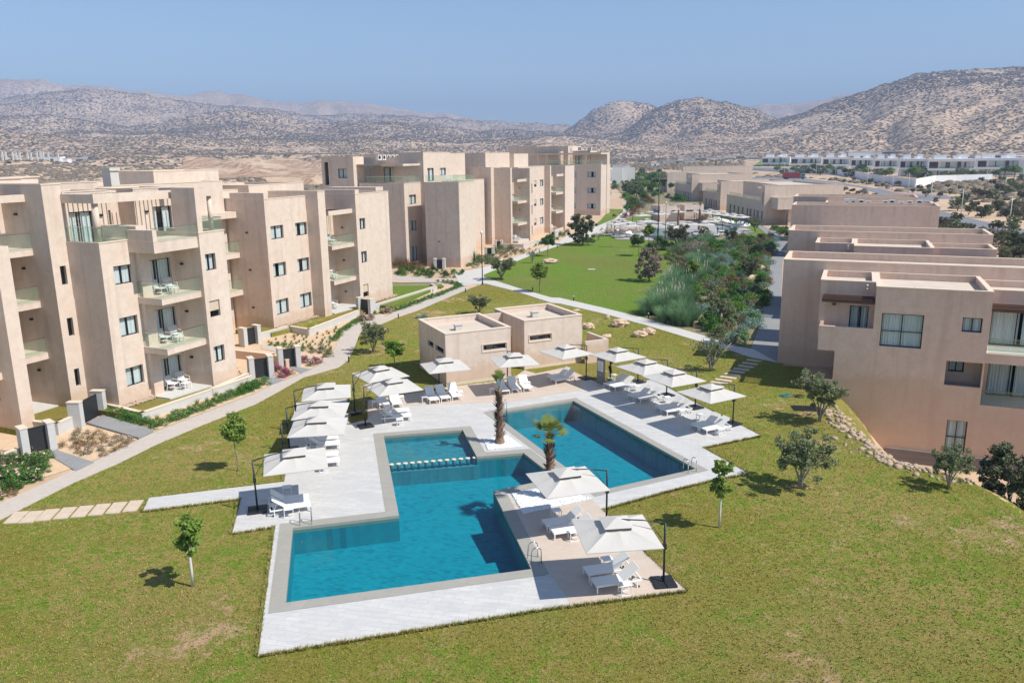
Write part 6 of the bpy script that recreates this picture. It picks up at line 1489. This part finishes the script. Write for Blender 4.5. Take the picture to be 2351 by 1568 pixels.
# rubble bank down the corner of the right house, and pebble strips at the foot of the walls (too many to count)
def rubble(pts, n, width, size, label, zfun=None, mat='rubble', name='rubble'):
    bm = bmesh.new(); bmesh.ops.create_icosphere(bm, subdivisions=1, radius=1); bv = np.array([v.co[:] for v in bm.verts]); bf = np.array([[v.index for v in f.verts] for f in bm.faces]); bm.free()
    pw = np.array([p[:2] for p in pts]); k = n; t = np.random.rand(k)*(len(pw)-1); i = t.astype(int); q = pw[i]*(1-(t-i))[:,None]+pw[np.minimum(i+1, len(pw)-1)]*(t-i)[:,None]
    q = q+np.random.normal(size=q.shape)*width; zz = zt(q[:,0], q[:,1]) if zfun is None else np.full(k, zfun)
    s = np.random.uniform(size*.4, size*1.3, (k,1,1))*np.random.uniform(.6, 1.3, (k,1,3)); s[:,:,2] *= .7
    jit = 1+.55*(np.random.rand(k, len(bv), 1)-.5)
    v = bv[None]*jit*s+np.concatenate([q, zz[:,None]+.03], 1)[:,None,:]; f = (bf[None]+np.arange(k)[:,None,None]*len(bv)).reshape(-1,3)
    tag(np_mesh(name, v.reshape(-1,3), f, M[mat]), label, 'stones', kind='stuff')
rub = [Vector(p+(0,)) for p in rim[0:9]]; rub = [Vector((p.x+.25, p.y+.35, 0)) for p in rub]
rubble(rub, 330, .55, .19, 'bank of pale rubble stones running down beside the right house')
rubble([ST(46,42.9+.9), ST(46.3,42.9), ST(48.0,46)], 500, .3, .09, 'pebble strip at the corner of the nearest block', .5)
rubble([ST(36.9,45.2), ST(40.2,45.2)], 420, .16, .08, 'pebble strip below the tower of the nearest block', .5)
rubble([ST(62.5,52.3), ST(69,52.3)], 600, .16, .09, 'pebble strip below the three-storey block', .5)
rubble([ST(76.5,51.1), ST(83,51.1), ST(83.3,53)], 500, .2, .09, 'pebble strip at the far corner of the three-storey block', .46)
rubble([at(zr(90,790)), at(zr(160,800)), at(zr(270,800)), at(zr(340,790))], 260, 1.3, .5, 'yellowish rockery behind the leftmost far parasols', .1)
# ---------------------------------------------------------------- lamps, masts, bollards
def lamp_post(p, top, label, kind='ball'):
    c = at(p); h_ = hgt(p, top); e = empty('street_lamp' if kind != 'flood' else 'floodlight_mast', (c.x, c.y, 0), 0, label, 'lamp post'); KIDS[e.name] = []
    rp = .06 if kind == 'ball' else .09
    m = MB(); m.tube([(0,0,0),(0,0,h_)], [rp*1.3, rp*.8], 8); m.tube([(0,0,0),(0,0,.3)], rp*2, 8); m.build('post', M['pole'] if kind != 'road' else M['acunit'], e, True)
    if kind == 'ball': m = MB(); m.tube([(0,0,h_-.05),(0,0,h_+.3)], [.17,.14], 12); m.build('lamp_head', M['white'], e, True)
    elif kind == 'road': m = MB(); m.box(-1.1, .1, -.09, .09, h_, h_+.1); m.build('lamp_head', M['acunit'], e)
    else:
        m = MB(); m.box(-1.1, 1.1, -.05, .05, h_-.1, h_); m.build('crossbar', M['pole'], e)
        for q in (-1, -.35, .35, 1): m = MB(); m.box(q-.28, q+.28, -.25, .2, h_+.02, h_+.38); m.build('floodlight', M['frame'], e)
lamp_post(z5(268,1392), z5(252,920), 'slim lamp post at the path junction under the tall lit wall')
lamp_post(z5(1945,990), z5(1948,645), 'slim lamp post right of the floodlight mast')
lamp_post(z5(1875,1062), z5(1895,445), 'tall floodlight mast with four lights behind the half-dead tree', 'flood')
for i, (x, y, yt) in enumerate([(145,665,515),(440,655,525),(615,685,540),(908,735,568),(1140,780,592),(1283,812,615),(1490,900,682),(1772,990,760),(2000,750,597),(1735,775,638),(2175,790,640),(2215,1085,830)]):
    lamp_post(z6(x, y), z6(x, yt), 'road lamp post, the %s from the left along the curving road' % ordinal(sorted(range(12), key=lambda k: [145,440,615,908,1140,1283,1490,1772,2000,1735,2175,2215][k]).index(i)), 'road')
lamp_post(z6(118,470), z6(140,185), 'very tall thin mast above the white villas', 'flood')
for i, (a, b) in enumerate([(zr(245,370),zr(245,110)),(zr(175,300),zr(175,50)),(zr(780,190),zr(780,100))]): lamp_post(a, b, 'far lamp mast, the %s from the left beyond the dense garden' % ordinal([1,0,2][i]), 'road')
def bollard(p, label):
    c = at(p); e = empty('bollard_light', (c.x, c.y, .02), 0, label, 'bollard', 'short black path lights'); KIDS[e.name] = []
    m = MB(); m.tube([(0,0,0),(0,0,.5)], .06, 8); m.build('post', M['frame'], e); m = MB(); m.tube([(0,0,.5),(0,0,.58)], .07, 8); m.build('head', M['acunit'], e)
for i, p in enumerate([z4(1245,878), z4(1700,475), z4(2317,238), z5(112,1462), z5(728,1450), z5(1105,1537), z10(125,72), z10(812,232), z5(955,1055), zr(1637,1110)]): bollard(p, 'short black path light, %s along the path from the bright tree' % ordinal(i))
# info totem, shower sculpture, manhole, fence
c = at(z10(375,832), ZD); e = empty('sign_totem', (c.x, c.y, ZD), R(-58), 'grey sign totem with a white notice beside the right-hand parasols', 'sign'); KIDS[e.name] = []
m = MB(); m.box(-.42, .42, -.06, .06, 0, 2.35); m.build('board', M['path_greyflat'] if 'path_greyflat' in M else simple('totem_grey', (.22,.22,.22), .6), e)
m = MB(); m.box(-.33, .33, -.068, -.0605, 1.0, 1.78); nt_ = m.build('notice', M['white'], e)
m = MB()
for i in range(9): m.box(-.27, .12+.12*random.random(), -.0715, -.0685, 1.07+.072*i, 1.085+.072*i)
m.build('printed_lines', M['frame'], nt_)
def text_mesh(s, size, parent, loc, rot, mat, name='lettering'):
    cu = bpy.data.curves.new(name, 'FONT'); cu.body = s; cu.size = size; cu.align_x = 'CENTER'; cu.extrude = .002; cu.shear = .3
    tmp = bpy.data.objects.new(name+'_c', cu); C.objects.link(tmp); dg = bpy.context.evaluated_depsgraph_get(); me = bpy.data.meshes.new_from_object(tmp.evaluated_get(dg)); bpy.data.objects.remove(tmp)
    me.materials.clear(); me.materials.append(mat); o = bpy.data.objects.new(name, me); C.objects.link(o); o.parent = parent; o.location = loc; o.rotation_euler = rot; return o
text_mesh('Réglement', .15, e, (0,-.066,2.05), (R(90),0,0), M['white']); text_mesh('Merci', .10, e, (0,-.066,.72), (R(90),0,0), M['white'])
c = at(z10(460,790), 0); e = empty('garden_statue', (c.x, c.y, 0), 0, 'dark slender twisted statue behind the sign totem', 'statue'); KIDS[e.name] = []
m = MB(); m.tube([(0,0,0),(0,0,.15)], .22, 10); m.build('plinth', M['concrete'], e)
m = MB(); m.tube([(0,0,.15),(.04,.02,.6),(-.04,0,1.0),(.06,.03,1.35),(.12,0,1.62),(.02,0,1.85)], [.07,.11,.13,.16,.10,.05], 10); m.build('figure', M['frame'], e, True)
m = MB(); c = at(z5(1268,1252), 0); m.box(-.55,.55,-.35,.35,0,.05); o = m.build('drain_cover', M['concrete']); o.location = (c.x, c.y, .02); tag(o, 'small pale drain cover in the middle of the green lawn', 'drain cover')
m = MB()
for i in range(9): m.box(-.9, .9, -.55+.13*i, -.47+.13*i, .02, .05)
m.box(-.8,-.7,-.55,.6,0,.02); m.box(.7,.8,-.55,.6,0,.02); c = at(z8(350,475), 0); o = m.build('pallet', M['pole']); o.location = (c.x, c.y, .02); o.rotation_euler = (0,0,-.15); tag(o, 'dark slatted pallet lying on bare soil by the right house', 'pallet')
for k, (p, r_) in enumerate(((z8(165,360), .35), (z8(285,365), .3))):
    m = MB(); 
    for j in range(4): m.tube([((r_+.04*j*(-1)**j)*cos(t), (r_+.04*j*(-1)**j)*sin(t)*.8, .03+.03*j) for t in np.linspace(0, 2*PI, 18)], .018, 5, False)
    c = at(p); o = m.build('coiled_hose', M['teal_stud'] if k == 0 else M['pole']); o.location = (c.x, c.y, .02); tag(o, ['bluish hose coiled on the bare soil by the right house', 'dark hose coiled next to the bluish one'][k], 'hose')
c = at(z10(790,825)); m = MB(); m.tube([(0,0,0),(0,0,.25)], [.06,.05], 8); o = m.build('red_valve', simple('orange_plastic', (.6,.16,.08), .5)); o.location = c; tag(o, 'small orange-red valve cap standing in the grass behind the parasol bases', 'valve')
# screen wall left of the right house terrace
m = MB(); 
a = ST(59.2, 3.4); b = ST(60.6, .9)
wall_line([tuple(ST(61.5,2.6)[:2]), tuple(ST(60.2,2.6)[:2]), tuple(ST(60.1,.75)[:2])], .9, .22, 'low rose-rendered wall at the corner terrace of the right house', z0=-3, mat=M['stucco_pink'])
# truck and a few parked vehicles on the far road
def lorry(p, label):
    c = at(p); e = empty('lorry', (c.x, c.y, 0), R(-12), label, 'lorry'); KIDS[e.name] = []
    m = MB(); m.box(-9, 1.5, -1.3, 1.3, 1.2, 4.2); m.build('cargo_body', M['red'], e); m = MB(); m.box(-9, 4.4, -1.1, 1.1, .7, 1.2); m.build('chassis', M['frame'], e)
    m = MB(); m.box(1.9, 4.4, -1.25, 1.25, 1.2, 3.6); cb = m.build('cab', M['tealpaint'], e); bv = cb.modifiers.new('b', 'BEVEL'); bv.width = .25; bv.segments = 2
    m = MB(); m.box(4.38, 4.44, -1.05, 1.05, 2.3, 3.2); m.box(2.6, 4.0, -1.28, -1.24, 2.3, 3.2); m.build('windscreen', M['frame'], cb)
    for x in (-7.5, -6.2, 3.2):
        for s_ in (-1, 1): m = MB(); m.tube([(x, s_*1.0, .5),(x, s_*1.3, .5)], .5, 12); m.build('wheel', M['black'], e)
lorry(z6(270,668), 'red lorry with a teal cab parked by the road below the white villas')
# distant construction and sheds
def shed(px, r, w, d_, h_, mat, label, name='shed', cat='shed'):
    a = az(px); x, y = r*sin(a), r*cos(a); z = zt1(x, y); e = empty(name, (x, y, z), 0, label, cat); KIDS[e.name] = []
    m = MB(); m.box(-w/2, w/2, 0, d_, -3, h_); m.build('walls', M[mat], e); m = MB(); m.box(-w/2-.4, w/2+.4, -.4, d_+.4, h_, h_+.3); m.build('roof', M['acunit'], e)
    m = MB(); m.box(-w*.12, w*.12, -.06, .02, 0, h_*.6); m.build('door', M['frame'], e)
for k, (px, r, w, d_, h_, mt) in enumerate([(115,1150,22,12,7,'white_render'),(137,1150,16,10,5,'white_render'),(180,1180,40,10,3,'white_render'),(205,1200,20,10,2.5,'white_render'),(1428,820,17,10,4,'white_render'),(1505,900,9,6,4,'white_render'),(1560,1000,40,10,3,'concrete'),(1610,1100,60,10,3.5,'concrete'),(1930,1180,90,10,2.5,'concrete'),(2050,1220,120,10,3,'concrete'),(1700,1300,50,15,4,'concrete'),(2300,1100,60,10,4,'white_render')]):
    shed((px,350), r, w, d_, h_, mt, '%s low distant building from the left on the plain below the hills' % ordinal([0,1,2,3,4,5,6,7,9,10,8,11][k]))
for k, px in enumerate([4,12,28,36,44,62,70,84,92,98,110,132]):
    a = az((px,350)); x, y = 1080*sin(a), 1080*cos(a); m = MB(); m.box(-.8,.8,-.8,.8,-2,9.5); m.box(-1.0,1.0,-1.0,1.0,9.5,9.8); o = m.build('concrete_column', M['acunit']); o.location = (x, y, zt1(x, y)); tag(o, '%s bare concrete column from the left at the unfinished building site' % ordinal(k), 'column', 'columns of the unfinished building')
# grey utility building at the far left of the gardens
b = Bld('apartment_building', 0, 0, 0, 'small grey and white blocks between the farthest apartment block and the dense garden', M['acunit'], 'building', base=tuple(at(zr(100,335))[:2])); b.block(-2, 5, 0, 10, 0, 9.5, par=.3); b.block(6, 14, 6, 14, 0, 9, par=.3); b.done()
# ---------------------------------------------------------------- desert scrub
np.random.seed(21)
def bush_np(sub, seed):
    np.random.seed(seed); bm = bmesh.new(); bmesh.ops.create_icosphere(bm, subdivisions=sub, radius=1); v = np.array([x.co[:] for x in bm.verts]); f = np.array([[q.index for q in p.verts] for p in bm.faces]); bm.free()
    v = v*(1+.45*(np.random.rand(len(v),1)-.5)); v[:,2] = np.abs(v[:,2])*.75+.0*v[:,2]; return v, f
def built(x, y):   # keep clear of buildings, gardens, road
    ex = (x > -75) & (y < 105) & (x < 24)
    s = x*E1.x+y*E1.y; t = x*E2.x+y*E2.y
    ex |= (s > 20) & (s < 290) & (t > 40) & (t < 105)
    ex |= (s > 20) & (s < 245) & (t > -18) & (t < 70)
    ex |= poly_sd(x, y, ROADX) > -6
    ex |= poly_sd(x, y, VILX) > -2
    ex |= poly_sd(x, y, GARX) > -3
    ex |= poly_sd(x, y, CUT) > 0
    return ex
ROADX = P2([z6(-100,655),z6(340,662),z6(700,705),z6(1160,800),z6(1650,815),z6(1650,860),z6(1500,935),z6(2000,1060),z6(2500,1160),z6(2500,1300),z6(1700,1080),z6(1215,910),z6(1000,815),z6(600,722),z6(-100,690)])
VILX = P2([z6(-200,610),z6(950,690),z6(1350,745),z6(1530,705),z6(2300,680),z6(2800,650),z6(2800,575),z6(-200,545)])
GARX = P2([D(1395,520),D(1400,410),D(1520,395),D(1700,400),D(1780,425),D(1940,425),D(1940,470),D(1800,560),D(1600,500)])
def scrub(n, r0, r1, smin, smax, sub, seed, name, label, dens=.5):
    np.random.seed(seed); a = np.radians(np.random.uniform(-37, 37, n)); r = np.sqrt(np.random.rand(n)*(r1*r1-r0*r0)+r0*r0); x, y = r*np.sin(a), r*np.cos(a)
    dn = fbm(x/90, y/90, 4, 77)-(.13*smooth(.05, .12, a)*smooth(1000, 700, r)); k = (dn > .62-dens*.3-.30*np.random.rand(n)) & (np.random.rand(n) < (.8 if r0 < 900 else .62)) & ~built(x, y); x, y = x[k], y[k]; z = zt(x, y)
    bvs = [bush_np(sub, seed+i) for i in range(4)]; m_ = len(x); s = np.random.uniform(smin, smax, (m_,1,1))*np.array([1,1,.8]); V = np.empty((m_, len(bvs[0][0]), 3))
    for i in range(4): V[i::4] = bvs[i][0][None]*s[i::4]*np.random.uniform(.75, 1.25, (len(x[i::4]),1,3))+np.stack([x[i::4], y[i::4], z[i::4]-.25], 1)[:,None,:]
    f = (bvs[0][1][None]+np.arange(m_)[:,None,None]*V.shape[1]).reshape(-1, 3)
    tag(np_mesh(name, V.reshape(-1,3), f, M['scrub']), label, 'scrub', kind='stuff'); return m_
scrub(2600, 230, 620, 1.3, 3.0, 3, 5, 'desert_scrub', 'grey-brown bare bushes on the sandy ground just beyond the buildings', .70)
scrub(34000, 330, 1000, 1.0, 2.8, 2, 1, 'desert_scrub', 'grey-brown desert scrub dotting the sandy plain behind the buildings', .62)
scrub(130000, 1000, 2600, 1.3, 2.9, 1, 2, 'desert_scrub', 'dark scrub scattered over the lower slopes of the hills', .55)
scrub(150000, 2000, 4300, 1.9, 4.2, 1, 3, 'hillside_scrub', 'dark scrub speckling the ridges and the big right-hand mountain', .45)
# nearest individual desert bushes
DB = [place(shrub_proto('desert_bush', 2.4, 1.3, 900, 'leaf_tamarisk' if i % 2 else 'leaf_dead', .11, 70+i, .5), (0,-500), 'x', 'bush', world=True) for i in range(3)]
np.random.seed(31); pts = []
regs = [P2([z6(1400,980),z6(1700,1085),z6(2351,1235),z6(2500,1500),z6(2351,1600),z6(1960,1400),z6(1790,1300),z6(1600,1150),z6(1420,1080)]), P2([z6(1450,890),z6(2351,1100),z6(2600,1120),z6(2600,700),z6(2100,700),z6(1700,860)]), P2([z6(690,745),z6(980,800),z6(1180,880),z6(1000,830),z6(690,830)]), P2([D(1395,505),D(1395,400),D(1560,392),D(1700,385),D(1500,378),D(1395,380)])]
quota = [90, 60, 20, 60]; bi = 0
for pg, qn, wn in zip(regs, quota, ('on the dry slope behind the terraced houses', 'on the bank right of the road', 'between the far terrace roofs and the road', 'on the sandy ground beyond the dense garden')):
    lo = np.min(pg, 0); hi = np.max(pg, 0); q_ = []; tr_ = 0
    while len(q_) < qn and tr_ < 20000:
        tr_ += 1; q = np.random.rand(2)*(hi-lo)+lo
        if poly_sd(np.array([q[0]]), np.array([q[1]]), pg)[0] > 0: q_.append(q)
    q_.sort(key=lambda q: math.hypot(*q))
    for j, q in enumerate(q_):
        s_ = random.uniform(.6, 1.5)*(1.6 if wn.startswith('on the sandy') else 1)
        if bi < 3: o = DB[bi]; o.location = (q[0], q[1], zt1(q[0], q[1])); o.scale = (s_,)*3
        else: o = copy_tree(DB[bi % 3], loc=(q[0], q[1], zt1(q[0], q[1])), rz=random.random()*6, sc=s_)
        bi += 1; o['label'] = 'dry desert bush, %s from the camera %s' % (ordinal(j), wn); o['category'] = 'bush'; o['group'] = 'scattered desert bushes'
for key in list(SH):                                              # unused prototypes go
    for o in SH[key]:
        if o.name not in used: bpy.data.objects.remove(o)
# ---------------------------------------------------------------- grass blades in the near lawn
np.random.seed(41)
def grass(poly, holes, n, h0, h1, name, label):
    lo = np.min(poly, 0); hi = np.max(poly, 0); P_ = np.random.rand(n, 2)*(hi-lo)+lo; x, y = P_[:,0], P_[:,1]
    k = poly_sd(x, y, poly) > .02
    for h_ in holes: k &= poly_sd(x, y, h_) < .0
    rr = np.hypot(x, y); k &= np.random.rand(n) < np.clip((30/np.maximum(rr, 24))**1.6, .12, 1); k &= np.abs(np.arctan2(x, y)) < R(38)
    x, y = x[k], y[k]; m_ = len(x); z = zt(x, y)+.02; a = np.random.rand(m_, 3)*2*PI; V = []
    hh = np.random.uniform(h0, h1, (m_, 3)); w = .013+.004*np.hypot(x, y)/30
    for j in range(3):
        ca, sa_ = np.cos(a[:,j]), np.sin(a[:,j]); l = .55*hh[:,j]
        V += [np.stack([x-sa_*w, y+ca*w, z], 1), np.stack([x+sa_*w, y-ca*w, z], 1), np.stack([x+ca*l, y+sa_*l, z+hh[:,j]], 1)]
    v = np.stack(V, 1).reshape(-1, 3); f = np.arange(len(v)).reshape(-1, 3)
    tag(np_mesh(name, v, f, M['blades']), label, 'grass', kind='stuff')
lawn_holes = [deck_out]
grass(lawn1, lawn_holes, 520000, .035, .085, 'grass_blades', 'short dry grass covering the front lawn')
m_ = 9000; V = []
segs = [i for i in range(len(deck_out)) if i not in (13,14,15,16,17,18,19)]
L_ = [(Vector(deck_out[(i+1)%len(deck_out)])-Vector(deck_out[i])).length for i in segs]; pick = random.choices(range(len(segs)), L_, k=m_)
pts = []
for j in pick:
    a = Vector(deck_out[segs[j]]); b = Vector(deck_out[(segs[j]+1)%len(deck_out)]); d = (b-a).normalized(); q = a.lerp(b, random.random()); o_ = random.uniform(.0, .11)
    for sg in (1, -1):
        c = (q.x+d.y*o_*sg, q.y-d.x*o_*sg)
        if poly_sd(np.array([c[0]]), np.array([c[1]]), deck_out)[0] < 0: pts.append(c); break
for (x, y) in pts:
    for j in range(3):
        t = random.random()*6.28; h_ = random.uniform(.10, .21); w_ = .016; l = h_*.5
        V += [(x-sin(t)*w_, y+cos(t)*w_, .02), (x+sin(t)*w_, y-cos(t)*w_, .02), (x+cos(t)*l, y+sin(t)*l, .02+h_)]
v = np.array(V); tag(np_mesh('edge_grass', v, np.arange(len(v)).reshape(-1, 3), M['blades']), 'longer grass fringing the edges of the pool deck', 'grass', kind='stuff')
# ---------------------------------------------------------------- light, sky, air, camera
SUN_AZ, SUN_EL = R(113.5), R(51)
sun = bpy.data.objects.new('sun', bpy.data.lights.new('sun', 'SUN')); C.objects.link(sun)
sun.data.energy = 5.0; sun.data.angle = R(.53); sun.data.color = (1, .945, .86)
dv = Vector((sin(SUN_AZ)*cos(SUN_EL), cos(SUN_AZ)*cos(SUN_EL), sin(SUN_EL)))
sun.rotation_euler = (-dv).to_track_quat('-Z', 'Y').to_euler()
w = bpy.data.worlds.new('World'); scene.world = w; w.use_nodes = True; nt = w.node_tree; nt.nodes.clear()
sk = nt.nodes.new('ShaderNodeTexSky'); sk.sky_type = 'NISHITA'; sk.sun_disc = False; sk.sun_elevation = SUN_EL; sk.sun_rotation = SUN_AZ
sk.air_density = 1.0; sk.dust_density = .25; sk.ozone_density = 3.2; sk.altitude = 0
bg = nt.nodes.new('ShaderNodeBackground'); bg.inputs['Strength'].default_value = .125; ow = nt.nodes.new('ShaderNodeOutputWorld')
nt.links.new(sk.outputs[0], bg.inputs['Color']); nt.links.new(bg.outputs[0], ow.inputs['Surface'])
HAZE = True
if HAZE:
    m = MB(); m.box(-9000, 9000, -60, 9800, -9, 640)
    n = NT('haze_air'); pv = n.N.new('ShaderNodeVolumePrincipled'); pv.inputs['Color'].default_value = (.48,.66,1,1); pv.inputs['Density'].default_value = 2.0e-4; pv.inputs['Anisotropy'].default_value = .0
    n.lk(pv.outputs[0], n.out.inputs['Volume']); o = m.build('haze', n.mat); tag(o, 'thin bluish haze filling the air toward the hills', 'haze', kind='stuff')
cam = bpy.data.cameras.new('camera'); co = bpy.data.objects.new('camera', cam); C.objects.link(co)
cam.sensor_width = 36; cam.sensor_fit = 'HORIZONTAL'; cam.lens = F/2351.0*36; cam.clip_end = 40000; cam.clip_start = .5
co.matrix_world = Matrix(((CR.x, CU.x, -CF.x, 0), (CR.y, CU.y, -CF.y, 0), (CR.z, CU.z, -CF.z, H), (0,0,0,1)))
scene.camera = co
scene.view_settings.view_transform = 'Standard'; scene.view_settings.look = 'None'; scene.view_settings.gamma = 1; scene.view_settings.exposure = 0.2
cy_ = scene.cycles; cy_.use_denoising = True; cy_.max_bounces = 8; cy_.transparent_max_bounces = 24; cy_.volume_bounces = 0; cy_.sample_clamp_indirect = 6; cy_.caustics_reflective = False; cy_.caustics_refractive = False
